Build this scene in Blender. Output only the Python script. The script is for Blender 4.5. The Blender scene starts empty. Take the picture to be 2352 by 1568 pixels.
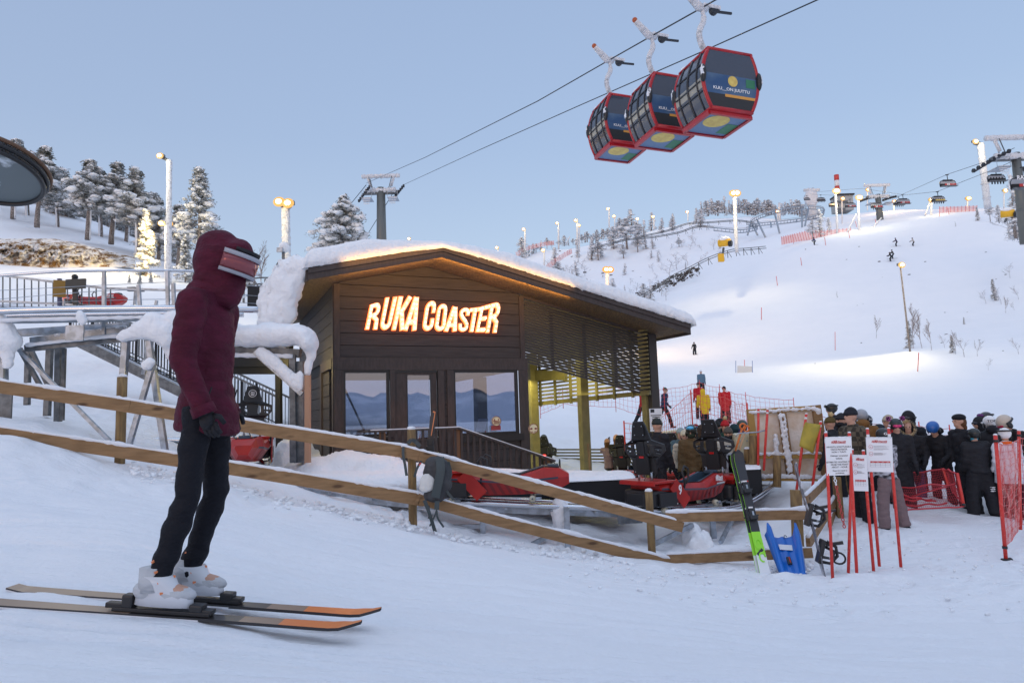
import bpy, bmesh, math, random
import numpy as np
from mathutils import Vector, Matrix, noise
PI=math.pi; R=math.radians
random.seed(7)
sc=bpy.context.scene; col=sc.collection
# ---------------- camera : every measured point goes through here
W,H=2352.0,1568.0; F=1568.0
HZ0=960.0; ROLL=-0.033
pitch=math.atan((HZ0-H/2)/F); roll=math.atan(-ROLL)
fw=Vector((0,math.cos(pitch),math.sin(pitch))); R0=Vector((1,0,0)); U0=Vector((0,-math.sin(pitch),math.cos(pitch)))
RT=R0*math.cos(roll)-U0*math.sin(roll); UP=U0*math.cos(roll)+R0*math.sin(roll)
def ray(x,y):
    d=fw+RT*((x-W/2)/F)+UP*((H/2-y)/F)
    return d/d.y
def P(x,y,d): return ray(x,y)*d
def proj(p):
    p=Vector(p); f=p.dot(fw)
    return (W/2+F*p.dot(RT)/f, H/2-F*p.dot(UP)/f)
cam=bpy.data.cameras.new('camera'); camo=bpy.data.objects.new('camera',cam); col.objects.link(camo)
cam.sensor_width=36; cam.lens=24; cam.clip_start=.05; cam.clip_end=6000
m=Matrix((RT,UP,-fw)).transposed().to_4x4(); camo.matrix_world=m
sc.camera=camo
# ---------------- materials
def mat(name,c,rough=.6,metal=0,bump=0,bscale=20,noise_amt=0,nscale=8,c2=None,emit=None,estr=0,spec=.5,stretch=None,bdist=.02,trans=0,alpha=1,mixlo=.4,mixhi=.6):
    m=bpy.data.materials.new(name); m.use_nodes=True; nt=m.node_tree; b=nt.nodes['Principled BSDF']
    b.inputs['Base Color'].default_value=(*c,1); b.inputs['Roughness'].default_value=rough; b.inputs['Metallic'].default_value=metal
    b.inputs['Specular IOR Level'].default_value=spec
    if emit: b.inputs['Emission Color'].default_value=(*emit,1); b.inputs['Emission Strength'].default_value=estr
    if trans: b.inputs['Transmission Weight'].default_value=trans
    if alpha<1: b.inputs['Alpha'].default_value=alpha
    tc=nt.nodes.new('ShaderNodeTexCoord'); src=tc.outputs['Object']
    if stretch:
        mp=nt.nodes.new('ShaderNodeMapping'); mp.inputs['Scale'].default_value=stretch; nt.links.new(src,mp.inputs[0]); src=mp.outputs[0]
    if c2:
        n=nt.nodes.new('ShaderNodeTexNoise'); n.inputs['Scale'].default_value=nscale; n.inputs['Detail'].default_value=6; nt.links.new(src,n.inputs['Vector'])
        mr=nt.nodes.new('ShaderNodeMapRange'); mr.inputs[1].default_value=mixlo; mr.inputs[2].default_value=mixhi; nt.links.new(n.outputs[0],mr.inputs[0])
        mx=nt.nodes.new('ShaderNodeMix'); mx.data_type='RGBA'; mx.inputs[6].default_value=(*c,1); mx.inputs[7].default_value=(*c2,1)
        nt.links.new(mr.outputs[0],mx.inputs[0]); nt.links.new(mx.outputs[2],b.inputs['Base Color'])
    if bump:
        n=nt.nodes.new('ShaderNodeTexNoise'); n.inputs['Scale'].default_value=bscale; n.inputs['Detail'].default_value=5; nt.links.new(src,n.inputs['Vector'])
        bp=nt.nodes.new('ShaderNodeBump'); bp.inputs['Strength'].default_value=bump; bp.inputs['Distance'].default_value=bdist
        nt.links.new(n.outputs[0],bp.inputs['Height']); nt.links.new(bp.outputs[0],b.inputs['Normal'])
    return m
SNOW=mat('snow',(.84,.855,.88),.8,0,.85,11,bdist=.05,spec=.15)
SNOWF=mat('snow_frost',(.80,.82,.86),.9,0,.9,60,bdist=.02,spec=.1)
WOOD=mat('fence_timber',(.30,.18,.085),.75,0,.4,30,c2=(.20,.115,.05),nscale=3,stretch=(1,8,8),mixlo=.35,mixhi=.7)
def knots(m):
    nt=m.node_tree; L=nt.links; b=nt.nodes['Principled BSDF']; src=b.inputs['Base Color'].links[0].from_socket
    tc=nt.nodes.new('ShaderNodeTexCoord'); mp=nt.nodes.new('ShaderNodeMapping'); mp.inputs['Scale'].default_value=(2.2,2.2,6.5); L.new(tc.outputs['Object'],mp.inputs[0])
    v=nt.nodes.new('ShaderNodeTexVoronoi'); v.inputs['Scale'].default_value=1.0; L.new(mp.outputs[0],v.inputs[0]); r=nt.nodes.new('ShaderNodeMapRange'); r.inputs[1].default_value=.09; r.inputs[2].default_value=.20; L.new(v.outputs['Distance'],r.inputs[0])
    x=nt.nodes.new('ShaderNodeMix'); x.data_type='RGBA'; x.inputs[6].default_value=(.09,.045,.02,1); L.new(r.outputs[0],x.inputs[0]); L.new(src,x.inputs[7]); L.new(x.outputs[2],b.inputs['Base Color'])
knots(WOOD)
WOODP=mat('post_timber',(.27,.18,.075),.8,0,.4,30,c2=(.17,.11,.05),nscale=4,stretch=(6,6,1))
WOODD=mat('dark_timber',(.07,.045,.03),.8,0,.3,30,c2=(.045,.03,.02),nscale=5)
BROWN=mat('brown_cladding',(.062,.052,.050),.7,0,.6,50,c2=(.042,.036,.035),nscale=2.2,stretch=(1.2,1.2,16),bdist=.012,mixlo=.35,mixhi=.65)
BROWN2=mat('brown_trim',(.060,.044,.040),.65,0,.3,60,c2=(.045,.034,.03),nscale=3,stretch=(9,9,2),bdist=.01)
SOFF=mat('soffit_timber',(.17,.105,.05),.7,0,.4,30,c2=(.10,.065,.035),nscale=4,stretch=(9,2,2))
SLAT=mat('slat_paint',(.042,.036,.034),.6)
OLIVE=mat('olive_paint',(.20,.175,.075),.6,c2=(.16,.14,.06),nscale=6)
GALV=mat('galvanised_steel',(.40,.45,.52),.45,.7,.15,25,c2=(.28,.31,.34),nscale=9)
GALVD=mat('dull_steel',(.16,.175,.19),.5,.5,.2,25,c2=(.10,.11,.12),nscale=9)
RAIL=mat('polished_rail',(.62,.64,.68),.22,1,.05,12)
BLK=mat('black_plastic',(.014,.015,.018),.45)
BLKM=mat('black_matt',(.012,.013,.016),.8,0,.3,90,bdist=.005)
RUB=mat('rubber',(.02,.02,.02),.8)
RED=mat('sled_red',(.42,.018,.014),.3,0,c2=(.34,.014,.012),nscale=5)
REDD=mat('sled_dark_red',(.20,.012,.012),.35)
NAVY=mat('sled_navy',(.035,.06,.09),.35)
ORG=mat('sled_orange',(.60,.09,.03),.35)
WHT=mat('white_paint',(.75,.76,.78),.5)
POLER=mat('gate_pole_red',(.62,.035,.025),.45,0,c2=(.72,.14,.11),nscale=30,mixlo=.55,mixhi=.75)
NETR=mat('net_orange_red',(.62,.07,.05),.6)
NETP=mat('net_frosted',(.72,.42,.38),.8)
CONC=mat('concrete',(.42,.42,.42),.8)
BARK=mat('bark',(.085,.06,.045),.9,0,.5,30,c2=(.34,.31,.30),nscale=6,stretch=(5,5,1))
def twosided_leaf(name,c,c2):
    return mat(name,c,.8,c2=c2,nscale=.9,spec=.15)
NEED=mat('needles_dark',(.060,.065,.050),.85,c2=(.36,.37,.37),nscale=1.6,spec=.1,mixlo=.34,mixhi=.56)
NEEDF=twosided_leaf('needles_frosted',(.30,.31,.33),(.62,.64,.68))
TWIG=mat('twigs_frosted',(.34,.33,.34),.9,c2=(.62,.62,.65),nscale=2)
ROCK=mat('rock_snowy',(.22,.13,.06),.9,0,.8,6,c2=(.09,.05,.03),nscale=3)
SKINM=mat('skin',(.50,.29,.21),.55)
def glow(name,c,s):
    return mat(name,(.02,.02,.02),.5,emit=c,estr=s)
# ---------------- mesh collector
class MB:
    def __init__(s): s.v=[]; s.f=[]; s.mi=[]; s.mats=[]; s.cur=0; s.smooth=[]; s.sm=False
    def use(s,m,smooth=None):
        if m not in s.mats: s.mats.append(m)
        s.cur=s.mats.index(m)
        if smooth is not None: s.sm=smooth
        return s
    def add(s,vs,fs,M=None):
        o=len(s.v)
        for p in vs:
            p=Vector(p)
            if M is not None: p=M@p
            s.v.append((p.x,p.y,p.z))
        for f in fs: s.f.append(tuple(i+o for i in f)); s.mi.append(s.cur); s.smooth.append(s.sm)
        return s
    def box(s,c,d,M=None,rz=0,taper=1,bev=0):
        x,y,z=d[0]/2,d[1]/2,d[2]/2; t=taper
        if bev:
            b=min(bev,x*.45,y*.45,z*.45); vs=[];
            bm=bmesh.new(); bmesh.ops.create_cube(bm,size=1)
            for v in bm.verts: v.co=Vector((v.co.x*d[0],v.co.y*d[1],v.co.z*d[2]))
            bmesh.ops.bevel(bm,geom=list(bm.edges),offset=b,segments=2,affect='EDGES',profile=.6)
            bm.verts.index_update(); vs=[v.co.copy() for v in bm.verts]; fs=[[v.index for v in f.verts] for f in bm.faces]; bm.free()
        else:
            vs=[Vector((sx*x*(t if sz>0 else 1),sy*y*(t if sz>0 else 1),sz*z)) for sx,sy,sz in ((-1,-1,-1),(1,-1,-1),(1,1,-1),(-1,1,-1),(-1,-1,1),(1,-1,1),(1,1,1),(-1,1,1))]
            fs=[(0,3,2,1),(4,5,6,7),(0,1,5,4),(1,2,6,5),(2,3,7,6),(3,0,4,7)]
        T=Matrix.Translation(Vector(c))@Matrix.Rotation(rz,4,'Z')
        if M is not None: T=M@T
        return s.add(vs,fs,T)
    def tube(s,pts,r,n=8,cap=True,M=None,flat=1.0,up=None):
        pts=[Vector(p) for p in pts]; k=len(pts); rs=r if hasattr(r,'__len__') else [r]*k
        vs=[];fs=[]; ref=None
        for i,p in enumerate(pts):
            t=(pts[min(i+1,k-1)]-pts[max(i-1,0)])
            t=t.normalized() if t.length>1e-9 else Vector((0,0,1))
            if ref is None:
                ref=up.copy() if up is not None else (Vector((0,0,1)) if abs(t.z)<.9 else Vector((1,0,0)))
            a=ref.cross(t); 
            if a.length<1e-5: a=Vector((1,0,0)).cross(t)
            a.normalize(); b=t.cross(a).normalized(); ref=b
            for j in range(n):
                an=2*PI*j/n+PI/n; vs.append(p+(a*math.cos(an)+b*math.sin(an)*flat)*rs[i])
        for i in range(k-1):
            for j in range(n):
                j2=(j+1)%n; fs.append((i*n+j,i*n+j2,(i+1)*n+j2,(i+1)*n+j))
        if cap: fs.append(tuple(range(n))[::-1]); fs.append(tuple((k-1)*n+j for j in range(n)))
        return s.add(vs,fs,M)
    def beam(s,a,b,w,h,up=Vector((0,0,1)),M=None):
        """rectangular bar from a to b, w sideways, h along up"""
        a=Vector(a);b=Vector(b);t=(b-a).normalized(); sd=t.cross(up)
        if sd.length<1e-4: sd=t.cross(Vector((0,1,0)))
        sd.normalize(); u=sd.cross(t).normalized()
        vs=[p+sd*sx*w/2+u*sz*h/2 for p in (a,b) for sx,sz in ((-1,-1),(1,-1),(1,1),(-1,1))]
        return s.add(vs,[(0,1,2,3),(7,6,5,4),(0,4,5,1),(1,5,6,2),(2,6,7,3),(3,7,4,0)],M)
    def prism(s,poly,thick,M=None):
        """poly in local XZ, extruded along Y"""
        n=len(poly); vs=[(x,-thick/2,z) for x,z in poly]+[(x,thick/2,z) for x,z in poly]
        fs=[tuple(range(n)),tuple(range(2*n-1,n-1,-1))]+[(i,i+n,(i+1)%n+n,(i+1)%n) for i in range(n)]
        return s.add(vs,fs,M)
    def ell(s,c,r,M=None,seg=10,rings=7,jit=0,seed=0,freq=3):
        r=r if hasattr(r,'__len__') else (r,r,r); vs=[];fs=[]
        def pt(th,ph):
            d=Vector((math.sin(th)*math.cos(ph),math.sin(th)*math.sin(ph),math.cos(th)))
            k=1+(jit*noise.noise(d*freq+Vector((seed*3.1,seed*1.7,seed))) if jit else 0)
            return Vector((c[0]+d.x*r[0]*k,c[1]+d.y*r[1]*k,c[2]+d.z*r[2]*k))
        vs.append(pt(0,0))
        for i in range(1,rings):
            for j in range(seg): vs.append(pt(PI*i/rings,2*PI*j/seg))
        vs.append(pt(PI,0)); L=len(vs)-1
        for j in range(seg): fs.append((0,1+j,1+(j+1)%seg)); fs.append((L,L-seg+(j+1)%seg,L-seg+j))
        for i in range(rings-2):
            for j in range(seg):
                a=1+i*seg+j;b=1+i*seg+(j+1)%seg; fs.append((a,a+seg,b+seg,b))
        return s.add(vs,fs,M)
    def loft(s,secs,n=14,M=None,cap=True):
        """secs: (cx,cy,cz,rx,ry[,power]) horizontal superellipse sections"""
        vs=[];fs=[];k=len(secs)
        for q in secs:
            cx,cy,cz,rx,ry=q[:5]; pw=q[5] if len(q)>5 else 1
            for j in range(n):
                a=2*PI*j/n; ca,sa=math.cos(a),math.sin(a)
                vs.append((cx+rx*math.copysign(abs(ca)**pw,ca),cy+ry*math.copysign(abs(sa)**pw,sa),cz))
        for i in range(k-1):
            for j in range(n):
                j2=(j+1)%n; fs.append((i*n+j,i*n+j2,(i+1)*n+j2,(i+1)*n+j))
        if cap: fs.append(tuple(range(n))[::-1]); fs.append(tuple((k-1)*n+j for j in range(n)))
        return s.add(vs,fs,M)
    def mesh(s,name,off=Vector((0,0,0))):
        me=bpy.data.meshes.new(name); me.from_pydata([(x-off.x,y-off.y,z-off.z) for x,y,z in s.v],[],s.f)
        for m in s.mats: me.materials.append(m)
        me.polygons.foreach_set('material_index',s.mi); me.polygons.foreach_set('use_smooth',s.smooth)
        me.update(); return me
    def obj(s,name,m=None,parent=None,world=True,**kw):
        if m is not None and not s.mats: s.mats=[m]
        off=Vector((0,0,0))
        if world:
            q=parent
            while q is not None: off+=q.location; q=q.parent
        o=bpy.data.objects.new(name,s.mesh(name,off)); col.objects.link(o); o.parent=parent
        tag(o,**kw); return o
def tag(o,label=None,cat=None,group=None,kind=None):
    if label: o['label']=label
    if cat: o['category']=cat
    if group: o['group']=group
    if kind: o['kind']=kind
    return o
def thing(name,label,cat,loc=(0,0,0),rz=0,group=None):
    o=bpy.data.objects.new(name,None); col.objects.link(o); o.location=loc; o.rotation_euler=(0,0,rz); o.empty_display_size=.2
    return tag(o,label,cat,group)
def single(mb,name,label,cat,base,m=None,group=None):
    """one-mesh thing with its origin at base (world coords geometry)"""
    if m is not None and not mb.mats: mb.mats=[m]
    o=bpy.data.objects.new(name,mb.mesh(name,Vector(base))); o.location=base; col.objects.link(o)
    return tag(o,label,cat,group)
KIDS={}
def dup(o,loc=None,rz=None,label=None,parent=None,scale=None,group=None):
    c=o.copy(); col.objects.link(c)
    if parent is not None: c.parent=parent
    if loc is not None: c.location=loc
    if rz is not None: c.rotation_euler=(0,0,rz)
    if scale is not None: c.scale=(scale,scale,scale) if not hasattr(scale,'__len__') else scale
    if label: c['label']=label
    if group: c['group']=group
    for ch in o.children: dup(ch,parent=c)
    return c
def bake(mb,name,voxel,smooth=4,sub=0,decim=None):
    """fuse a collector's overlapping shapes into one continuous skin"""
    me=mb.mesh(name); o=bpy.data.objects.new('tmp',me); col.objects.link(o)
    r=o.modifiers.new('r','REMESH'); r.mode='VOXEL'; r.voxel_size=voxel; r.use_smooth_shade=True
    if smooth:
        q=o.modifiers.new('s','SMOOTH'); q.iterations=smooth; q.factor=.6
    if decim:
        q=o.modifiers.new('d','DECIMATE'); q.ratio=decim
    dg=bpy.context.evaluated_depsgraph_get(); ev=o.evaluated_get(dg)
    me2=bpy.data.meshes.new_from_object(ev); me2.name=name
    bpy.data.objects.remove(o); bpy.data.meshes.remove(me)
    me2.materials.clear()
    for m in mb.mats[:1]: me2.materials.append(m)
    me2.polygons.foreach_set('use_smooth',[True]*len(me2.polygons)); me2.polygons.foreach_set('material_index',[0]*len(me2.polygons))
    return me2
def baked(mb,name,m,parent,voxel,smooth=4,world=True,disp=0,dfreq=3,**kw):
    if not mb.mats: mb.mats=[m]
    me=bake(mb,name,voxel,smooth)
    off=Vector((0,0,0))
    if world:
        q=parent
        while q is not None: off+=q.location; q=q.parent
    for v in me.vertices:
        if disp: v.co+=v.normal*disp*(noise.noise(v.co*dfreq)+.5*noise.noise(v.co*dfreq*2.3))
        v.co-=off
    me.update()
    o=bpy.data.objects.new(name,me); col.objects.link(o); o.parent=parent; tag(o,**kw); return o
def baked_thing(mb,name,m,base,voxel,label,cat,smooth=4,disp=0,dfreq=3,group=None,kind=None):
    if not mb.mats: mb.mats=[m]
    me=bake(mb,name,voxel,smooth); off=Vector(base)
    for v in me.vertices:
        if disp: v.co+=v.normal*disp*(noise.noise(v.co*dfreq)+.5*noise.noise(v.co*dfreq*2.3))
        v.co-=off
    me.update(); o=bpy.data.objects.new(name,me); o.location=off; col.objects.link(o); return tag(o,label,cat,group,kind)
# text -> flat or extruded mesh, local XY plane of M (X right, Y up)
def text_mesh(body,size,M,m,name,parent=None,ext=0.0,bold=0.0,sx=1.0,shear=0.0,align='CENTER',warp=None,world=True,**kw):
    cu=bpy.data.curves.new('t','FONT'); cu.body=body; cu.size=size; cu.align_x=align; cu.extrude=ext; cu.offset=bold; cu.shear=shear; cu.resolution_u=4
    o=bpy.data.objects.new('t',cu); col.objects.link(o)
    dg=bpy.context.evaluated_depsgraph_get(); me=bpy.data.meshes.new_from_object(o.evaluated_get(dg)); bpy.data.objects.remove(o)
    off=Vector((0,0,0))
    if world:
        q=parent
        while q is not None: off+=q.location; q=q.parent
    for v in me.vertices:
        p=Vector((v.co.x*sx,v.co.y,v.co.z))
        if warp: p=warp(p)
        v.co=M@p-off
    me.materials.clear(); me.materials.append(m); me.name=name; me.update()
    o=bpy.data.objects.new(name,me); col.objects.link(o); o.parent=parent; tag(o,**kw); return o
def frame(o,xd,yd):
    """matrix with origin o, X axis xd, Y axis (up-ish) yd, Z = normal"""
    x=Vector(xd).normalized(); z=x.cross(Vector(yd)).normalized(); y=z.cross(x)
    M=Matrix((x,y,z)).transposed().to_4x4(); M.translation=Vector(o); return M
# ---------------- terrain: smooth surface through surveyed points (azimuth, log distance) -> elevation tangent
CT=[ # x, y, d
(0,1568,2.3),(600,1568,2.5),(1176,1568,2.9),(1760,1568,3.2),(2352,1568,3.6),
(-150,1400,3.2),(0,1398,3.3),(450,1410,3.4),(870,1465,3.5),(1176,1350,5),(1500,1350,6),(1900,1450,5),(2352,1400,5.8),
(300,1200,5),(-100,1200,4.8),(0,1080,7),(0,1010,8.2),(-200,990,9),(278,1085,8),(600,1150,8.3),(945,1208,8.9),(1200,1262,9.0),(1490,1292,9.2),(1561,1305,9.3),(1700,1306,8.9),(1850,1295,8.75),
(1968,1330,7.3),(1760,1330,7.6),(2300,1285,8),(1176,1300,6.2),
(-100,950,11),(100,975,10.6),(300,1035,10.4),(560,1090,9.6),(800,1160,9.8),(1100,1225,10.2),(1400,1240,10.6),(1650,1240,10.6),(1400,1180,12.5),(1700,1200,12),
(2020,1212,10.3),(2250,1180,11.3),(1900,1150,11.5),(2100,1125,12.3),(2352,1120,12.5),(1850,1080,14),(2100,1045,15.5),(2352,1040,15.5),
(560,1085,11.5),(700,1090,11.8),(640,1040,14),(700,1060,13.4),(900,1085,13),(1200,1125,13.2),(1500,1160,13.8),(1400,1112,17),(1280,1092,17.5),(1250,1083,20),(1500,1095,18.5),(1600,1090,18),
(1000,1020,18),(1300,1005,25),(1500,1000,26),(1617,982,30.5),(1500,965,32),(1300,955,32),(1900,980,26),(2100,960,26),(2352,955,26),
(2352,900,38),(2100,900,46),(1600,905,45),(1250,900,50),(1595,815,94),(2000,812,72),(2352,860,48),(2090,805,60),(2352,800,58),
(1700,700,115),(2060,567,128),(2352,700,86),(2200,600,112),(1860,562,138),
(2352,520,122),(2200,487,150),(2080,500,160),(1960,520,160),(1860,548,152),(1760,582,150),(1640,640,140),(1540,690,132),(1300,760,125),(1100,780,120),
(1500,650,185),(1620,600,180),(1700,560,190),(1400,640,190),(1250,660,190),(1750,520,220),
(1720,497,262),(1600,503,262),(1500,528,258),(1380,553,255),(1250,575,250),(1150,592,245),(1000,605,240),
(1850,505,240),(1950,497,235),(2060,477,228),(2140,500,228),(2250,500,230),(2352,500,228),
(1300,700,330),(1700,640,360),(2060,620,360),(2352,600,360),(1000,730,330),
(-150,480,75),(0,508,74),(100,538,72),(200,562,68),(330,605,62),(430,640,58),(540,660,55),(650,672,60),(800,690,66),
(0,600,57),(120,612,56),(250,614,54),(0,640,46),(150,650,44),(300,655,43),(450,668,42),(600,680,44),
(0,720,33),(250,720,32),(500,740,30),(100,850,21),(300,850,21),(500,860,21),(0,930,15.5),(250,940,15.5),(450,960,15.5),(600,930,20),(600,990,15.5),(620,800,28),(750,800,32),(800,900,24),
(0,440,105),(150,475,105),(350,560,100),(600,660,100),(-150,400,105),(0,560,190),(350,640,190),(700,740,190),(950,740,100),(950,800,60),
]
cv=[]
for x,y,d in CT:
    p=P(x,y,d); r=math.hypot(p.x,p.y); cv.append((math.degrees(math.atan2(p.x,p.y))/12.0, math.log(r)*3.0, p.z/r))
cv=np.array(cv)
def rbf_fit(c):
    n=len(c); A=np.linalg.norm(c[:,None,:2]-c[None,:,:2],axis=2); K=A+np.eye(n)*-0.02
    Pm=np.c_[np.ones(n),c[:,:2]]
    M=np.zeros((n+3,n+3)); M[:n,:n]=K; M[:n,n:]=Pm; M[n:,:n]=Pm.T
    return np.linalg.solve(M,np.r_[c[:,2],np.zeros(3)])
wts=rbf_fit(cv)
def elev(th,lr):
    """th degrees, lr ln r -> tangent"""
    th=np.clip(th,-47,47); q=np.stack([th/12.0,np.clip(lr,math.log(1.6),math.log(420))*3.0],-1); sh=q.shape[:-1]; q=q.reshape(-1,2)
    out=np.zeros(len(q))
    for i in range(0,len(q),20000):
        s=q[i:i+20000]; D=np.linalg.norm(s[:,None]-cv[None,:,:2],axis=2); out[i:i+20000]=D@wts[:-3]+wts[-3]+s@wts[-2:]
    return out.reshape(sh)
def hz(X,Y):
    r=math.hypot(X,Y); th=math.degrees(math.atan2(X,Y)); t=float(elev(np.array([th]),np.array([math.log(max(r,.5))]))[0])
    if r<1.6: return t*1.6
    return t*r
# grid
tf=np.concatenate([np.linspace(-180,-62,14)[:-1],np.linspace(-62,-41,16)[:-1],np.linspace(-41,41,620),np.linspace(41,62,16)[1:],np.linspace(62,180,14)[1:]])
lr=np.concatenate([np.linspace(math.log(.35),math.log(1.7),10)[:-1],np.linspace(math.log(1.7),math.log(16),330)[:-1],np.linspace(math.log(16),math.log(300),330)[:-1],np.linspace(math.log(300),math.log(2500),24)])
TH,LR=np.meshgrid(tf,lr); RR=np.exp(LR); T=elev(TH,LR); Z=T*np.maximum(RR,1.6)
back=np.clip((np.abs(TH)-60)/60,0,1); Z=Z*(1-back)+(-1.25*np.minimum(1,RR/20)-.0*RR)*back
far=np.clip((RR-330)/500,0,1); Z=Z*(1-far)+(-12)*far
X=RR*np.sin(np.radians(TH)); Y=RR*np.cos(np.radians(TH))
# value-noise bumps
def vnoise(x,y,s):
    rs=np.random.RandomState(s); g=rs.rand(64,64)
    xi=np.floor(x).astype(int); yi=np.floor(y).astype(int); fx=x-xi; fy=y-yi; fx=fx*fx*(3-2*fx); fy=fy*fy*(3-2*fy)
    a=g[xi%64,yi%64];b=g[(xi+1)%64,yi%64];c=g[xi%64,(yi+1)%64];d=g[(xi+1)%64,(yi+1)%64]
    return (a*(1-fx)+b*fx)*(1-fy)+(c*(1-fx)+d*fx)*fy-.5
fence_y=np.interp(np.degrees(np.arctan2(X,Y)),[-40,-30,-8,5,14,30],[8.1,8.0,8.9,9.0,8.4,7.9])
rough=1/(1+np.exp(-(RR-fence_y*1.02)*3)); rough*=np.clip((45-RR)/20,0.25,1)
pl=1/(1+np.exp(-(TH-19)*1.2))*(1/(1+np.exp((RR-14)*1.5))); rough=rough*(1-pl)+.3*pl*np.clip(rough+.3,0,1)
Z+=rough*(vnoise(X*1.1,Y*1.1,1)*.16+vnoise(X*2.7,Y*2.7,2)*.09+vnoise(X*6.5,Y*6.5,3)*.045)
Z+=(1-rough)*(vnoise(X*.7+Y*.1,Y*1.6,4)*.035+vnoise(X*1.3,Y*6,5)*.012+vnoise(X*9,Y*14,6)*.012+vnoise(X*2.2+Y*.4,Y*3.7,12)*.03)
edge=np.exp(-((RR-fence_y*1.0)/.35)**2); Z+=edge*(vnoise(X*3.1,Y*3.1,7)*.14+vnoise(X*8,Y*8,8)*.06+.02)
Z+=np.clip((RR-60)/60,0,1)*(vnoise(X*.12,Y*.12,9)*1.2+vnoise(X*.4,Y*.4,10)*.35)*np.clip((TH<9)+.15,0,1)
# ski tracks near
for k,(a,b,amp) in enumerate([(3.02,.012,.02),(3.18,.02,.02),(4.3,-.03,.012),(4.9,.01,.012),(2.6,.02,.012),(5.6,-.02,.01),(3.9,.05,.014),(4.55,.03,.014),(6.2,-.05,.014),(6.8,.04,.014),(2.85,-.03,.014),(5.2,.08,.010)]):
    Z-=1.7*amp*np.exp(-((Y-a-b*X-.02*np.sin(X*1.3+k))/.035)**2)*(RR<9)
_r=np.random.RandomState(3)
for k in range(150):
    fx,fy=(_r.uniform(2.2,7.5),_r.uniform(5.2,12)) if k<110 else (_r.uniform(-2,3),_r.uniform(9.6,10.6))
    aa=_r.uniform(0,3.14); dx_,dy_=X-fx,Y-fy; u_=dx_*math.cos(aa)+dy_*math.sin(aa); v_=-dx_*math.sin(aa)+dy_*math.cos(aa); q_=(u_/.14)**2+(v_/.07)**2
    Z-=.030*np.exp(-q_**2)-.012*np.exp(-(np.sqrt(q_)-1.35)**2*5)
nr,nc=Z.shape
vs=np.stack([X,Y,Z],-1).reshape(-1,3)
idx=np.arange(nr*nc).reshape(nr,nc); fs=np.stack([idx[:-1,:-1],idx[:-1,1:],idx[1:,1:],idx[1:,:-1]],-1).reshape(-1,4)[:, ::1]
me=bpy.data.meshes.new('snow_ground'); me.vertices.add(len(vs)); me.vertices.foreach_set('co',vs.ravel())
me.loops.add(fs.size); me.loops.foreach_set('vertex_index',fs.ravel().astype(np.int32)); me.polygons.add(len(fs)); me.polygons.foreach_set('loop_start',(np.arange(len(fs))*4).astype(np.int32)); 
me.update(calc_edges=True); me.validate(); me.polygons.foreach_set('use_smooth',[True]*len(me.polygons))
g=bpy.data.objects.new('snow_ground',me); col.objects.link(g); g['kind']='structure'
def ground_mat():
    m=bpy.data.materials.new('ground_snow'); m.use_nodes=True; nt=m.node_tree; b=nt.nodes['Principled BSDF']; L=nt.links
    b.inputs['Roughness'].default_value=.8; b.inputs['Specular IOR Level'].default_value=.15
    tc=nt.nodes.new('ShaderNodeTexCoord')
    n=nt.nodes.new('ShaderNodeTexNoise'); n.inputs['Scale'].default_value=.35; n.inputs['Detail'].default_value=6; L.new(tc.outputs['Object'],n.inputs[0])
    mx=nt.nodes.new('ShaderNodeMix'); mx.data_type='RGBA'; mx.inputs[6].default_value=(.80,.82,.86,1); mx.inputs[7].default_value=(.86,.87,.90,1); L.new(n.outputs[0],mx.inputs[0]); L.new(mx.outputs[2],b.inputs['Base Color'])
    mp=nt.nodes.new('ShaderNodeMapping'); mp.inputs['Scale'].default_value=(.6,3.2,3); mp.inputs['Rotation'].default_value=(0,0,-.06); L.new(tc.outputs['Object'],mp.inputs[0])
    n1=nt.nodes.new('ShaderNodeTexNoise'); n1.inputs['Scale'].default_value=2.2; n1.inputs['Detail'].default_value=8; n1.inputs['Roughness'].default_value=.65; L.new(mp.outputs[0],n1.inputs[0])
    n2=nt.nodes.new('ShaderNodeTexNoise'); n2.inputs['Scale'].default_value=28; n2.inputs['Detail'].default_value=6; L.new(tc.outputs['Object'],n2.inputs[0])
    ad=nt.nodes.new('ShaderNodeMath'); ad.operation='MULTIPLY_ADD'; ad.inputs[1].default_value=.22; L.new(n2.outputs[0],ad.inputs[0]); L.new(n1.outputs[0],ad.inputs[2])
    bp=nt.nodes.new('ShaderNodeBump'); bp.inputs['Strength'].default_value=.7; bp.inputs['Distance'].default_value=.10; L.new(ad.outputs[0],bp.inputs['Height']); L.new(bp.outputs[0],b.inputs['Normal'])
    return m
me.materials.append(ground_mat())
lrl=np.linspace(math.log(1.8),math.log(400),900)
def hit(x,y,dmin=2,dmax=400,nth=0):
    """first ground point seen through pixel x,y"""
    d=ray(x,y); h=math.hypot(d.x,d.y); th=math.degrees(math.atan2(d.x,d.y)); t=d.z/h
    e=elev(np.full(len(lrl),th),lrl); a=e>=t
    for i in range(1,len(lrl)):
        if math.exp(lrl[i])/h<dmin: continue
        if a[i] and not a[i-1]:
            return d*(math.exp(lrl[i])/h)
    # skyline: highest
    ok=(np.exp(lrl)/h>dmin)&(np.exp(lrl)/h<dmax); i=int(np.argmax(np.where(ok,e,-9))); r=math.exp(lrl[i]); return Vector((d.x/h*r,d.y/h*r,e[i]*r))
def gp(x,d):
    """ground point under column x at depth d"""
    q=P(x,960,d); z=hz(q.x,q.y)
    for _ in range(4):
        lo=q; px=proj((q.x,q.y,z)); q=Vector((q.x+(x-px[0])/F*d,q.y,0)); z=hz(q.x,q.y)
    return Vector((q.x,q.y,z))
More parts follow.
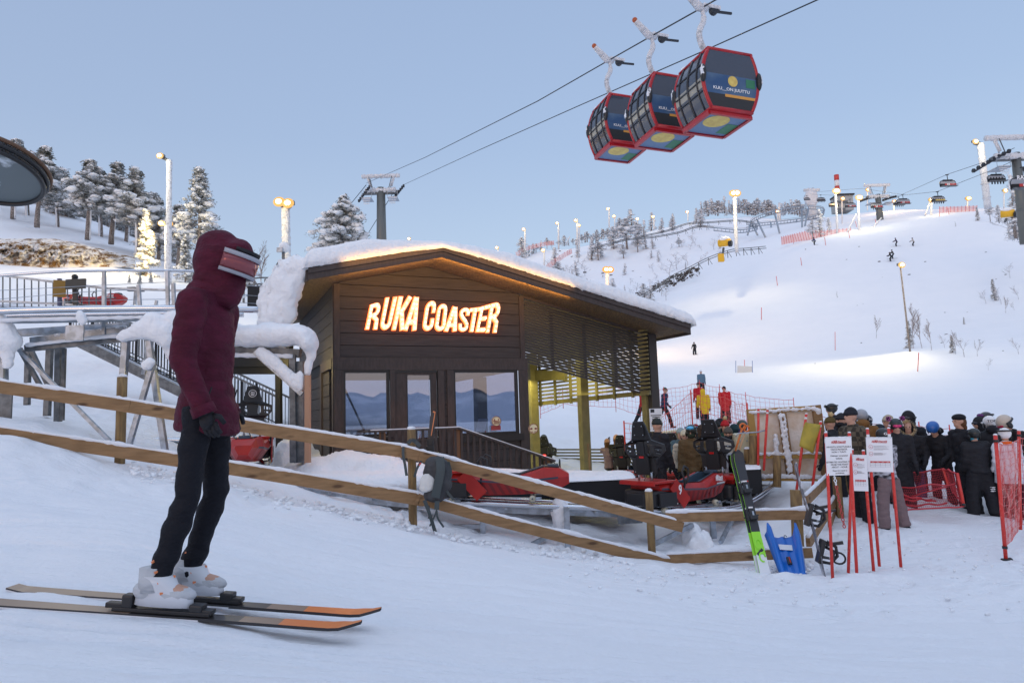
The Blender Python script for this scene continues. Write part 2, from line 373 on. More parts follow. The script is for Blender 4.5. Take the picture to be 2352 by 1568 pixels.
# ---------------- world and dusk light
w=bpy.data.worlds.new('World'); sc.world=w; w.use_nodes=True; nt=w.node_tree; bg=nt.nodes['Background']
SUNAZ=R(205); SUNEL=R(3.0)
sky=nt.nodes.new('ShaderNodeTexSky'); sky.sky_type='NISHITA'; sky.sun_disc=False; sky.sun_elevation=SUNEL; sky.sun_rotation=SUNAZ; sky.ozone_density=2.0; sky.dust_density=1.2; sky.air_density=1.0
SKYMODE=1
L=nt.links
tc=nt.nodes.new('ShaderNodeTexCoord'); sp=nt.nodes.new('ShaderNodeSeparateXYZ'); L.new(tc.outputs['Generated'],sp.inputs[0])
cr=nt.nodes.new('ShaderNodeValToRGB'); cr.color_ramp.elements[0].position=0; cr.color_ramp.elements[0].color=(.51,.55,.66,1)
cr.color_ramp.elements[1].position=.95; cr.color_ramp.elements[1].color=(.84,.97,1.24,1)
e=cr.color_ramp.elements.new(.60); e.color=(.31,.395,.58,1)
e=cr.color_ramp.elements.new(.78); e.color=(.78,.90,1.15,1)
e=cr.color_ramp.elements.new(.16); e.color=(.43,.495,.645,1)
e=cr.color_ramp.elements.new(.38); e.color=(.34,.42,.60,1)
L.new(sp.outputs[2],cr.inputs[0])
# warm afterglow on the far side of the sky (behind the camera)
back=nt.nodes.new('ShaderNodeMapRange'); back.inputs[1].default_value=.1; back.inputs[2].default_value=-.9; L.new(sp.outputs[1],back.inputs[0])
low=nt.nodes.new('ShaderNodeMapRange'); low.inputs[1].default_value=.45; low.inputs[2].default_value=.0; L.new(sp.outputs[2],low.inputs[0])
mu=nt.nodes.new('ShaderNodeMath'); mu.operation='MULTIPLY'; L.new(back.outputs[0],mu.inputs[0]); L.new(low.outputs[0],mu.inputs[1])
mx=nt.nodes.new('ShaderNodeMix'); mx.data_type='RGBA'; cn=nt.nodes.new('ShaderNodeTexNoise'); cn.inputs['Scale'].default_value=2.2; cn.inputs['Detail'].default_value=7; cmp_=nt.nodes.new('ShaderNodeMapping'); cmp_.inputs['Scale'].default_value=(1,1,9); L.new(tc.outputs['Generated'],cmp_.inputs[0]); L.new(cmp_.outputs[0],cn.inputs[0])
cm=nt.nodes.new('ShaderNodeMapRange'); cm.inputs[1].default_value=.35; cm.inputs[2].default_value=.65; cm.inputs[3].default_value=.35; cm.inputs[4].default_value=1.3; L.new(cn.outputs[0],cm.inputs[0]); m3=nt.nodes.new('ShaderNodeMath'); m3.operation='MULTIPLY'; m3.use_clamp=True; L.new(mu.outputs[0],m3.inputs[0]); L.new(cm.outputs[0],m3.inputs[1]); L.new(m3.outputs[0],mx.inputs[0]); L.new(cr.outputs[0],mx.inputs[6]); mx.inputs[7].default_value=(1.15,.86,.80,1)
# blend with the physical sky
sm=nt.nodes.new('ShaderNodeMix'); sm.data_type='RGBA'; sm.blend_type='MIX'; sm.inputs[0].default_value=.12
sk=nt.nodes.new('ShaderNodeVectorMath'); sk.operation='SCALE'; sk.inputs['Scale'].default_value=.9; L.new(sky.outputs[0],sk.inputs[0])
L.new(mx.outputs[2],sm.inputs[6]); L.new(sk.outputs[0],sm.inputs[7])
L.new(sm.outputs[2],bg.inputs[0]); bg.inputs[1].default_value=1.0
sl=bpy.data.lights.new('dusk_sun','SUN'); sl.energy=.28; sl.angle=R(30); sl.color=(1.0,.72,.58)
so=bpy.data.objects.new('dusk_sun',sl); col.objects.link(so)
sd=Vector((-math.sin(R(25))*math.cos(R(10)),-math.cos(R(25))*math.cos(R(10)),math.sin(R(10)))); so.rotation_euler=sd.to_track_quat('Z','Y').to_euler()
sc.view_settings.view_transform='Standard'; sc.view_settings.look='None'; sc.view_settings.exposure=0.13; sc.view_settings.gamma=1
sc.render.engine='CYCLES'; sc.cycles.use_denoising=True; sc.cycles.max_bounces=6

# far wooded hills behind the camera (seen only mirrored in the glass)
vs=[];fs=[];n=260
for i in range(n+1):
    a=R(100+160*i/n); r=900; h=36+22*noise.noise(Vector((i*.13,3,0)))+9*noise.noise(Vector((i*.5,9,0)))+8*noise.noise(Vector((i*1.7,9,0)))
    for rr,zz in ((r-160,-14),(r-40,h*.7),(r,h),(r+300,-14)): vs.append((rr*math.sin(a),rr*math.cos(a),zz))
for i in range(n):
    for j in range(3): k=i*4+j; fs.append((k,k+1,k+5,k+4))
q=MB().use(mat('far_forest',(.10,.12,.16),.9,c2=(.40,.42,.47),nscale=.02,mixlo=.5,mixhi=.62,stretch=(1,1,3)),True); q.add(vs,fs); o=q.obj('far_hills'); o['kind']='structure'

# crumbs of broken snow along the fence foot and the trampled area
q=MB().use(SNOW,True); rr=random.Random(8)
for i in range(900):
    if i<600: x=rr.uniform(300,1850); d=np.interp(x,[300,945,1490,1850],[8.3,8.75,8.9,8.3])+rr.gauss(0,.28)
    else: x=rr.uniform(1300,2340); d=rr.uniform(5.5,10.5)
    g=P(x,1100,d); z=hz(g.x,g.y); s_=rr.uniform(.010,.035) if i<600 else rr.uniform(.006,.018)
    q.ell((g.x,g.y,z+.02),(s_*1.3,s_,s_*.8),seg=6,rings=4,jit=.6,seed=i)
o=q.obj('snow_crumbs'); o['kind']='stuff'; o['label']='crumbs of broken snow scattered along the foot of the timber fence'
# ---------------- station hut
_v=ray(4661,845); A=Vector((_v.x,_v.y,0)).normalized(); B=Vector((-A.y,A.x,0)); ZU=Vector((0,0,1))
O0=P(767,960,13.0); O0=Vector((O0.x,O0.y,0)); ZF=-1.35
def fac(x,y,t=0.0):
    d=ray(x,y); k=(O0+B*t).dot(B)/d.dot(B); p=d*k; return ((p-O0).dot(A),p.z)
def hw(s,t,z): return O0+A*s+B*t+ZU*z
HM=Matrix((A,B,ZU)).transposed().to_4x4(); HM.translation=O0     # hut space (s,t,z)
def hbox(mb,s0,s1,t0,t1,z0,z1): return mb.box(((s0+s1)/2,(t0+t1)/2,(z0+z1)/2),(abs(s1-s0),abs(t1-t0),abs(z1-z0)),M=HM)
SR=fac(1203,750)[0]       # right end of the clad facade
hut=thing('station_hut','dark brown timber hut with thick snow on its gable roof','building',hw(SR/2,2,ZF))
zt1=fac(830,850)[1]; zb1=fac(830,1004)[1]; zband=fac(1000,822)[1]
w1=(fac(790,900)[0],fac(888,900)[0]); dr=(fac(907,900)[0],fac(1003,900)[0]); w2=(fac(1042,900)[0],fac(1184,900)[0]); SR2=fac(1212,900)[0]
# roof geometry: front edge plane at t=-OV
OV=.95
eL=fac(710,639,-OV); eA=fac(1015,588,-OV); eR=fac(1582,763,-OV)
def rz_(s):   # underside of roof height at s
    if s<eA[0]: k=(s-eL[0])/(eA[0]-eL[0]); return eL[1]+(eA[1]-eL[1])*k
    k=(s-eA[0])/(eR[0]-eA[0]); return eA[1]+(eR[1]-eA[1])*k
zlow=ZF-.5; TH_=.16; DEP=5.2
# facade wall with openings, made of boards
def boards(mb,s0,s1,z0,z1,t,front=-1,pitchb=None,clip=True):
    pb=pitchb or BP; k0=int(math.floor((z0-zband)/pb)); k=k0
    while zband+k*pb<z1:
        a=max(z0,zband+k*pb+.006); b=min(z1,zband+(k+1)*pb-.006)
        if b-a>.01:
            # clip to roof slope: polygon
            pts=[(s0,a),(s1,a)]
            if clip:
                n=24; top=[]
                for i in range(n+1):
                    s=s1+(s0-s1)*i/n; top.append((s,max(a,min(b,rz_(s)-.01))))
                if max(p[1] for p in top)-a<.01: k+=1; continue
                pts+=top
            else: pts+=[(s1,b),(s0,b)]
            mb.prism(pts,.03,M=HM@Matrix.Translation((0,t,0)))
        k+=1
z_a=fac(1000,774)[1]; z_b=fac(1000,823)[1]
BP=abs(fac(830,700)[1]-fac(830,727.5)[1])
w=MB().use(BROWN)
boards(w,.1,SR-.1,zband,4,0)
boards(w,.1,SR2,zlow,zb1-.08,0,clip=False)
boards(w,dr[1]+.12,w2[0]-.12,zb1-.08,zt1,0,clip=False)
w.use(BLKM); 
w.prism([(.05,zt1+.02),(SR-.05,zt1+.02),(SR-.05,rz_(SR)-.03),(eA[0],rz_(eA[0])-.03),(.05,rz_(.05)-.03)],.03,M=HM@Matrix.Translation((0,.06,0)))
hbox(w,.05,dr[0]-.03,.04,.09,zlow,zb1-.05); hbox(w,dr[1]+.05,SR2,.04,.09,zlow,zb1-.05); hbox(w,dr[1]+.03,w2[0]-.03,.04,.09,zb1-.05,zt1)
fw_=w.obj('front_wall',parent=hut)
# left side wall
w=MB().use(BROWN)
SLm=.0
def side(mb,t0,t1,z0,z1,s):
    k=int(math.floor((z0-zband)/BP))
    while zband+k*BP<z1:
        a=max(z0,zband+k*BP+.006); b=min(z1,zband+(k+1)*BP-.006)
        if b-a>.01: hbox(mb,s-.015,s+.015,t0,t1,a,b)
        k+=1
zls=fac(760,0,0)[1]
side(w,.08,DEP,zband-.0,rz_(0)-.02,0.02)
side(w,.55,DEP,zlow,zband-.22,0.02); side(w,.08,.55,zlow,ZF+.25,.02)
w.use(BLKM); hbox(w,.05,.08,.6,DEP,zlow,rz_(0)-.05); hbox(w,.05,.08,.1,.6,zband,rz_(0)-.05); hbox(w,.05,SR,DEP-.05,DEP,zlow,ZF+.9)
hbox(w,.05,.8,DEP-.05,DEP,ZF,3); 
w.obj('side_wall',parent=hut)
w=MB().use(BROWN); side(w,.1,DEP,zlow,ZF+.75,SR2-.06); side(w,.1,DEP,zt1,rz_(SR)-.1,SR-.03); hbox(w,SR-.25,SR2-.05,2.2,2.5,ZF,zt1); w.obj('rear_side_wall',parent=hut)
# trims: separate boards standing 2-3 cm proud
tr=MB().use(BROWN2)
def tb(s0,s1,z0,z1,p=.03,t=-.0): hbox(tr,s0,s1,-.018-p,-.016,z0,z1)
tb(0,.11,zband,rz_(.05)-.03,.02); tb(SR-.11,SR,zband,rz_(SR-.05)-.03,.02)
tb(-.03,SR2,zt1,zband,.035)
tb(0,.14,zlow,zt1-.002,.03); tb(.145,w1[0]-.01,zlow,zt1-.002,.02)
tb(w1[1]+.06,dr[0]-.01,zlow,zt1-.002,.03)
tb(dr[1]+.02,dr[1]+.15,zlow,zt1-.002,.03); tb(w2[0]-.15,w2[0]-.005,zlow,zt1-.002,.03)
tb(w2[1]+.07,w2[1]+.2,zlow,zt1-.002,.03); tb(w2[1]+.205,SR2,zlow,zt1-.002,.02)
hbox(tr,-.02,.012,-.016,.14,zlow,rz_(0)-.03)
hbox(tr,-.03,.03,.1,1.5,zband-.20,zband-.001)
hbox(tr,-.03,.03,1.35,1.55,zlow,zband-.2)
tr.obj('trim',parent=hut)
GLASS=bpy.data.materials.new('window_glass'); GLASS.use_nodes=True; _nt=GLASS.node_tree; _b=_nt.nodes['Principled BSDF']
_g=_nt.nodes.new('ShaderNodeBsdfGlossy'); _g.inputs['Roughness'].default_value=.015; _g.inputs['Color'].default_value=(.95,.95,1,1)
_t=_nt.nodes.new('ShaderNodeBsdfTransparent'); _t.inputs[0].default_value=(.5,.55,.65,1); _fr=_nt.nodes.new('ShaderNodeMixShader'); _fr.inputs[0].default_value=.17
_nt.links.new(_t.outputs[0],_fr.inputs[1]); _nt.links.new(_g.outputs[0],_fr.inputs[2]); _nt.links.new(_fr.outputs[0],_nt.nodes['Material Output'].inputs[0])
FRM=mat('window_frame_black',(.018,.015,.014),.4)
def window(s0,s1,z0,z1,name='window',door=False):
    f=MB().use(FRM); d=.05
    hbox(f,s0-.06,s1+.06,-.012,.10,z1-.001,z1+.06) if False else None
    hbox(f,s0,s0+d,-.01,.08,z0,z1); hbox(f,s1-d,s1,-.01,.08,z0,z1); hbox(f,s0+d,s1-d,-.01,.08,z1-d,z1); hbox(f,s0+d,s1-d,-.01,.08,z0,z0+d)
    fo=f.obj(name,parent=hut)
    gl=MB().use(GLASS); hbox(gl,s0+d-.01,s1-d+.01,.03,.04,z0+d-.01,z1-d+.01); gl.obj('pane',parent=fo)
    return fo
wA=window(w1[0]-.02,w1[1]+.06,zb1,zt1); sill=MB().use(FRM); hbox(sill,w1[0]-.06,w1[1]+.1,-.09,-.011,zb1-.05,zb1-.002); sill.obj('sill',parent=wA)
zb2=fac(1184,995)[1]
wB=window(w2[0]-.01,w2[1]+.06,zb2,zt1); sill=MB().use(FRM); hbox(sill,w2[0]-.04,w2[1]+.12,-.10,-.011,zb2-.14,zb2-.002); sill.obj('sill',parent=wB)
# door
f=MB().use(BROWN2); dz1=zt1-.05; gz1=fac(960,861)[1]; g0,g1=fac(934,900)[0],fac(995-5,900)[0]
hbox(f,dr[0],g0,.0,.05,ZF,dz1); hbox(f,g1,dr[1],.0,.05,ZF,dz1); hbox(f,g0,g1,.0,.05,gz1,dz1); hbox(f,g0,g1,.0,.05,ZF,zb1-.1)
door=f.obj('door',parent=hut)
f=MB().use(FRM); hbox(f,dr[0]-.04,dr[1]+.04,-.02,.0,dz1,dz1+.045); hbox(f,g0,g0+.02,-.006,.0,zb1-.1,gz1); hbox(f,g1-.02,g1,-.006,.0,zb1-.1,gz1); f.obj('door_frame',parent=door)
f=MB().use(GLASS); hbox(f,g0+.02,g1-.02,.02,.03,zb1-.1,gz1); f.obj('pane',parent=door)
f=MB().use(GALV); hbox(f,g1+.05,g1+.09,-.05,-.001,ZF+.95,ZF+1.10); f.tube([hw(g1+.07,-.05,ZF+1.03),hw(g1-.06,-.06,ZF+1.03)],.009,6); f.obj('door_handle',parent=door)
# floor, inner things seen through the glass
w=MB().use(WOODD); hbox(w,.05,SR2,.1,DEP,ZF-.1,ZF); w.obj('floor',parent=hut)
w=MB().use(SOFF); hbox(w,.1,SR-.1,.12,DEP-.1,zt1+.12,zt1+.15); w.obj('inner_ceiling',parent=hut)
# counter inside with boxes
w=MB().use(WHT); hbox(w,w1[0]+.15,w1[0]+.95,.5,1.0,ZF+.5,ZF+.95); c=w
single(c,'storage_box','white box behind the left window of the hut','box',hw(w1[0]+.5,.7,ZF))
w=MB().use(WOODP); w.tube([hw(w1[0]+.08,.35,zb1+.95),hw(w1[0]+.5,.3,zb1)],.022,6); single(w,'broom_handle','wooden pole leaning inside the left hut window','pole',hw(w1[0]+.5,.3,zb1))
# roof: soffit boards + fascia + snow
def roofpt(s,t,up=0): return hw(s,t,rz_(s)+up)
r=MB().use(SOFF)
def slab(mb,s0,s1,t0,t1,u0,u1):
    vs=[roofpt(s,t,u) for u in (u0,u1) for s,t in ((s0,t0),(s1,t0),(s1,t1),(s0,t1))]
    mb.add(vs,[(0,3,2,1),(4,5,6,7),(0,1,5,4),(1,2,6,5),(2,3,7,6),(3,0,4,7)])
nb=30
TB=DEP+.4
for i in range(int((TB+OV)/.12)):
    t0=-OV+.04+i*.12
    slab(r,eL[0]+.02,eA[0],t0,t0+.112,0,.03); slab(r,eA[0],eR[0]-.02,t0,t0+.112,0,.03)
r.obj('soffit',parent=hut)
r=MB().use(BROWN2); slab(r,eL[0],eA[0],-OV+.02,TB,.035,TH_); slab(r,eA[0],eR[0],-OV+.02,TB,.035,TH_)
r.obj('roof_deck',parent=hut)
for s0,s1 in ((eL[0]-.02,eA[0]),(eA[0],eR[0]+.02)):
    r=MB().use(BROWN2); slab(r,s0,s1,-OV-.03,-OV,-.03,.10); slab(r,s0,s1,-OV-.06,-OV-.032,.085,TH_+.04); r.obj('fascia',parent=hut)
r=MB().use(BROWN2); slab(r,eL[0]-.06,eL[0]-.02,-OV,TB,-.04,TH_); r.obj('eave_board',parent=hut)
r=MB().use(BROWN2); slab(r,eR[0]+.02,eR[0]+.06,-OV,TB,-.04,TH_); r.obj('eave_board',parent=hut)
# snow slab on roof
def roof_snow():
    ns,ntt=420,34; vs=[];fs=[]
    s0,s1=eL[0]-.12,eR[0]+.16; t0,t1=-OV-.10,TB+.05
    def top(s,t,q):
        e=min((s-s0)/.25,(s1-s)/.30,(t-t0)/.16,(t1-t)/.3); e=max(0,min(1,e)); k=math.sqrt(1-(1-e)**2)
        q_=(s-eA[0])/(eR[0]-eA[0]); base=.18+.20*min(1,(eA[0]-s)/1.5) if s<eA[0] else .18+.15*min(1,q_*4)-.02*q_
        sm=math.exp(-((s-eA[0])/.5)**2)*.04
        n=.045*noise.noise(Vector((s*1.1,t*1.1,3)))+.014*noise.noise(Vector((s*4,t*4,1)))+.005*noise.noise(Vector((s*16,t*16,1)))
        return rz_(s)-sm+TH_+.02+(base+n)*k
    for j in range(ntt+1):
        q=j/ntt; t=t0+(t1-t0)*(q**1.7)
        for i in range(ns+1):
            s=s0+(s1-s0)*i/ns
            jt=.05*noise.noise(Vector((s*1.6,0,7)))+.03*noise.noise(Vector((s*6,2,7))) if j<6 else 0
            vs.append(hw(s,t+jt*(1-j/6) if j<6 else t,top(s,t,q)))
    n0=len(vs)
    for i in range(ns+1):   # front drop: bulging face then in
        s=s0+(s1-s0)*i/ns; jt=.05*noise.noise(Vector((s*1.6,0,7)))+.03*noise.noise(Vector((s*6,2,7)))
        rg=.03*noise.noise(Vector((s*9,2,9)))+.02*noise.noise(Vector((s*30,2,9)))
        vs.append(hw(s,t0+jt+.05,rz_(s)+TH_+.03+rg))
        vs.append(hw(s,t0+.2,rz_(s)+TH_+.005))
    for j in range(ntt):
        for i in range(ns):
            a=j*(ns+1)+i; fs.append((a,a+1,a+ns+2,a+ns+1))
    for i in range(ns):
        a=n0+2*i; fs.append((i,a,a+2,i+1)); fs.append((a,a+1,a+3,a+2))
    mb=MB().use(SNOW,True); mb.add(vs,fs); return mb
rs=roof_snow().obj('roof_snow',parent=hut)
for v in rs.data.vertices:
    pass
# sliding snow curtain at the left eave
def D3(x,y,d): return P(x,y,d)
c=MB().use(SNOW)
dE=12.1
pts=[(642,655,.30),(655,640,.26),(668,665,.30),(640,690,.30),(655,700,.28),(625,685,.26),(632,715,.30),(615,725,.24),(612,745,.22),(648,735,.2),(635,745,.2),(680,645,.22),(690,640,.16),(670,690,.17),(676,715,.10),(662,730,.16),(668,752,.07),(650,760,.1),(610,765,.2),(600,785,.2),(630,775,.22),(640,790,.15),(655,775,.07),(690,625,.2),(660,622,.28),(640,640,.2),(700,612,.22),(680,612,.26),(648,632,.28),(632,655,.26),(618,672,.22),(610,700,.20),(604,720,.16),(600,738,.12),(622,760,.24),(640,765,.22),(606,790,.14),(650,640,.3)]
for i,(x,y,rr) in enumerate(pts):
    for k in range(3):
        c.ell(P(x,y+2,dE-.1+.45*k),(rr*.62,rr*.75,rr*.85),seg=10,rings=7)
baked_thing(c,'snow_curtain',SNOW,P(630,800,dE),.045,'huge lumpy curtain of snow sliding off the left eave of the hut','snow',smooth=3,disp=.09,dfreq=3.5)
# ---- louvre screen right of the facade, slats follow the roof slope
scr=thing('slatted_screen','dark slatted screen under the roof right of the hut wall, slats sloping with the roof','screen',hw(SR+1,0,ZF))
sC=fac(1500,850)[0]; sCe=fac(1503,850)[0]
b0=fac(1205,870)[1]; b1=fac(1505,970)[1]; b0=fac(1208,829)[1]; b1=fac(1495,907)[1]
slope=(eR[1]-eA[1])/(eR[0]-eA[0])
nsl=0
t_=.06
sS=SR+.02
topz=fac(1208,690)[1]; botz=b0; slope2=(b1-b0)/(fac(1495,907)[0]-sS)
n=23
sl=MB().use(SLAT)
for i in range(n):
    k=i/(n-1); za=topz+(botz-topz)*k; sp_=slope+(slope2-slope)*k
    sl.beam(hw(sS,t_,za),hw(sCe+.05,t_,za+sp_*(sCe+.05-sS)),.03,.044)
sl.use(BROWN2); sl.beam(hw(sS,t_-.02,topz+.13),hw(sCe+.05,t_-.02,topz+.13+slope*(sCe+.05-sS)),.05,.16)
sl.obj('slats',parent=scr)
for x in (1318,1448-64,1448):
    pass
for x in (1216.5+0*1,1345,1467):
    s=fac(x if x>1217 else 1320-0,850)[0]
for x in (1273,1348,1418):
    s,z=fac(x,800); up=rz_(s)-.2; lo=b0+slope2*(s-sS)
    q=MB().use(SLAT); hbox(q,s-.03,s+.03,t_+.02,t_+.07,lo,up); q.obj('batten',parent=scr)
sC0,sC1=fac(1491,850)[0],fac(1507,850)[0]
c=MB().use(SLAT); hbox(c,sC0,sC1+.02,-.05,.14,ZF-.8,rz_(sC0)-.03); single(c,'corner_post','tall dark corner post at the right end of the slatted screen','post',hw(sC0,0,ZF))
# back screen: olive, horizontal slats, from the near right post to the far left
PL=P(1222,960,18.6); PR=P(1497,960,15.75); PL.z=PR.z=0
bs=thing('rear_slatted_screen','olive green slatted screen at the back of the open station, lit from inside','screen',(PL+PR)/2+ZU*ZF)
zb=P(1497,912,15.75).z; ztp=2.0
sl=MB().use(OLIVE)
BA=(PR-PL).normalized(); zl=P(1228,930,18.6).z; zr=P(1497,903,15.75).z
for i in range(22):
    sl.beam(PL+ZU*(zl+.05+i*.095),PR+ZU*(zr+.05+i*.095),.03,.048)
sl.beam(PL+ZU*zl,PR+ZU*zr,.06,.06)
sl.obj('slats',parent=bs)
for k in (.10,.24,.38,.60,.74,.88):
    q=MB().use(OLIVE); p=PL.lerp(PR,k)+BA.cross(ZU)*(.04); z0=zl+(zr-zl)*k; q.beam(p+ZU*(z0-.06),p+ZU*(z0+2.1),.05,.06,up=BA); q.obj('batten',parent=bs)
for i,(x,w_,d) in enumerate(((1226,.22,18.2),(1341,.21,16.6),(1489,.2,16.2))):
    p=P(x,960,d); q=MB().use(OLIVE); q.box((p.x,p.y,(1.7+ZF-.6)/2),(w_,w_,1.7-ZF+.6),rz=math.atan2(A.y,A.x),bev=.01)
    single(q,'station_post',['olive square post just right of the hut wall','thick olive square post in the middle of the open station','yellow lit post behind the dark corner post'][i],'post',(p.x,p.y,ZF),group='posts of the open station')
bm_=MB().use(OLIVE); p1=P(1207,842,16.8); p2=P(1500,842,14.5); 
bm_.beam(P(1207,862,18.4),P(1300,862,17.6),.16,.26); single(bm_,'tie_beam','olive beam resting on the station posts','beam',PR+ZU*2)
# low slatted fence behind the sleds
lf=thing('low_slatted_fence','low yellow green slatted fence behind the sleds in the station','fence',P(1400,1060,14.6))
a_=P(1262,1040,22); b_=P(1560,1050,19.5)
q=MB().use(OLIVE)
for i in range(8):
    z=P(1262,1032,22).z-i*.095; q.beam(Vector((a_.x,a_.y,z)),Vector((b_.x,b_.y,z)),.03,.05)
q.obj('slats',parent=lf)
for k in (0.05,.30,.62,.97):
    p=a_.lerp(b_,k); q=MB().use(OLIVE); q.beam(Vector((p.x,p.y-.04,ZF-.5)),Vector((p.x,p.y-.04,P(1262,1032,22).z+.06)),.06,.06,up=A); q.obj('fence_post',parent=lf)
# ---- sign
SIGN=bpy.data.materials.new('sign_face'); SIGN.use_nodes=True; _nt=SIGN.node_tree; _b=_nt.nodes['Principled BSDF']
_tc=_nt.nodes.new('ShaderNodeTexCoord'); _n=_nt.nodes.new('ShaderNodeTexNoise'); _n.inputs['Scale'].default_value=9; _n.inputs['Detail'].default_value=4; _nt.links.new(_tc.outputs['Object'],_n.inputs[0])
_c=_nt.nodes.new('ShaderNodeValToRGB'); _c.color_ramp.elements[0].position=.30; _c.color_ramp.elements[0].color=(.95,.40,.17,1); _c.color_ramp.elements[1].position=.55; _c.color_ramp.elements[1].color=(1,.74,.46,1)
_nt.links.new(_n.outputs[0],_c.inputs[0]); _nt.links.new(_c.outputs[0],_b.inputs['Emission Color']); _b.inputs['Emission Strength'].default_value=1.15; _b.inputs['Base Color'].default_value=(.6,.3,.2,1)
SEDGE=glow('sign_edge',(1,.16,.03),3.0); BULB=glow('sign_bulb',(1,.90,.62),7)
sign=thing('illuminated_sign','glowing marquee letters reading RUKA COASTER on the brown hut wall','sign',hw(1.7,-.1,1))

def arc(cx,cy,rx,ry,a0,a1,n=9):
    return [(cx+rx*math.cos(R(a0+(a1-a0)*i/n)),cy+ry*math.sin(R(a0+(a1-a0)*i/n))) for i in range(n+1)]
SV,SH=.145,.075   # half stroke widths (of letter width / height)
STROKES={
'R':[[(SV,0),(SV,1)],[(SV,1-SH),(.5,1-SH)]+arc(.5,.735,.5-SV,.265-SH,90,-90,8)[1:]+[(SV,.47+SH*.6)],[(.48,.50),(1-SV,.34),(1-SV,0)]],
'U':[[(SV,1),(SV,.22)]+arc(.5,.22,.5-SV,.22-SH,180,360,8)[1:]+[(1-SV,1)]],
'K':[[(SV,0),(SV,1)],[(.36,.45),(1-SV,1)],[(.40,.62),(1-SV,0)]],
'A':[[(SV*.9,0),(.5-.04,1)],[(1-SV*.9,0),(.5+.04,1)],[(.26,.25),(.74,.25)]],
'C':[[(1-SV,.60),(1-SV,.76)]+arc(.5,.78,.5-SV,.22-SH,0,180,8)[1:]+arc(.5,.22,.5-SV,.22-SH,180,360,8)+[(1-SV,.40)]],
'O':[[(1-SV,.5),(1-SV,.76)]+arc(.5,.78,.5-SV,.22-SH,0,180,8)[1:]+arc(.5,.22,.5-SV,.22-SH,180,360,8)+[(1-SV,.5)]],
'S':[[(1-SV,.68),(1-SV,.78)]+arc(.5,.80,.5-SV,.20-SH,0,180,7)[1:]+[(SV,.72),(.35,.58),(.65,.44),(1-SV,.30)]+arc(.5,.20,.5-SV,.20-SH,0,-180,7)+[(SV,.33)]],
'T':[[(.5,0),(.5,.9)],[(0,1-SH*1.2),(1,1-SH*1.2)]],
'E':[[(SV,0),(SV,1)],[(SV,1-SH),(1,1-SH)],[(SV,.5),(.86,.5)],[(SV,SH),(1,SH)]]}
def strokes(mb,ch,mp,t0,t1,grow=0,bulb=None,thin=1):
    """mp(u,v,t)->point. strokes laid as bands with real thickness, each 1.5 mm off the next"""
    for k,pl in enumerate(STROKES[ch]):
        n=len(pl); L=[];Rr=[]
        hw_,hh=SV*thin+grow,SH*thin+grow*.42
        for i in range(n):
            p0=pl[max(0,i-1)]; p1=pl[min(n-1,i+1)]; dx,dy=(p1[0]-p0[0])*.42,(p1[1]-p0[1]); l=math.hypot(dx,dy); nx,ny=-dy/l,dx/l
            q=pl[i]
            if i in (0,n-1) and grow:
                sg=-1 if i==0 else 1; q=(q[0]+sg*dx/l*grow,q[1]+sg*dy/l*grow*.42)
            L.append((q[0]+nx*hw_,q[1]+ny*hh)); Rr.append((q[0]-nx*hw_,q[1]-ny*hh))
        o=k*.0015; vs=[]
        for a_,b_ in zip(L,Rr): vs+=[mp(a_[0],a_[1],t0-o),mp(b_[0],b_[1],t0-o),mp(a_[0],a_[1],t1-o),mp(b_[0],b_[1],t1-o)]
        fs=[]
        for i in range(n-1):
            c=4*i; fs+=[(c,c+1,c+5,c+4),(c+2,c+6,c+7,c+3),(c,c+4,c+6,c+2),(c+1,c+3,c+7,c+5)]
        fs+=[(0,2,3,1),(4*n-4,4*n-3,4*n-1,4*n-2)]
        mb.add(vs,fs)
        if bulb:
            cur=mb.cur; mb.use(bulb); tot=[0]
            for i in range(1,n): tot.append(tot[-1]+math.hypot((pl[i][0]-pl[i-1][0])*.42,pl[i][1]-pl[i-1][1]))
            m_=max(1,int(tot[-1]/.155)); 
            for j in range(m_+1):
                g=tot[-1]*(.06+.88*j/m_); i=max(q for q in range(n) if tot[q]<=g+1e-9); i=min(i,n-2); f=(g-tot[i])/(tot[i+1]-tot[i]+1e-9)
                u=pl[i][0]+(pl[i+1][0]-pl[i][0])*f; v=pl[i][1]+(pl[i+1][1]-pl[i][1])*f
                mb.ell(mp(u,v,t1-.012),.0115,seg=6,rings=4)
            mb.cur=cur
WORD=[('R',706,806,745,838,815,625,597),('U',818,905,865,963,818,570,562),('K',915,1018,968,1083,820,560,562),('A',1006,1112,1062,1160,823,560,572),
 ('C',1153,1240,1188,1273,825,600,590),('O',1248,1335,1280,1360,828,620,616),('A',1326,1428,1366,1462,830,634,650),('S',1435,1515,1453,1535,832,650,646),('T',1496,1590,1530,1622,834,650,640),('E',1573,1645,1615,1692,836,640,620),('R',1652,1742,1692,1778,840,617,600)]
def zx(z): return 631.6+z*.293
def zy(z): return 516.8+z*.293
for ch,lb,rb,lt,rt,yb,tl,tr_ in WORD:
    def mp(u,v,t,lb=lb,rb=rb,lt=lt,rt=rt,yb=yb,tl=tl,tr_=tr_):
        x0=lb+(lt-lb)*v; x1=rb+(rt-rb)*v; x=x0+(x1-x0)*(.05+.90*u); yt=tl+(tr_-tl)*u; y=yb+(yt-yb)*v
        s,z=fac(zx(x),zy(y),-.09); return hw(s,t,z)
    e=MB().use(SEDGE); strokes(e,ch,mp,-.03,-.075,grow=.035); lo=e.obj('letter',parent=sign)
    e=MB().use(SIGN); strokes(e,ch,mp,-.077,-.095,bulb=BULB); e.obj('letter_face',parent=lo)
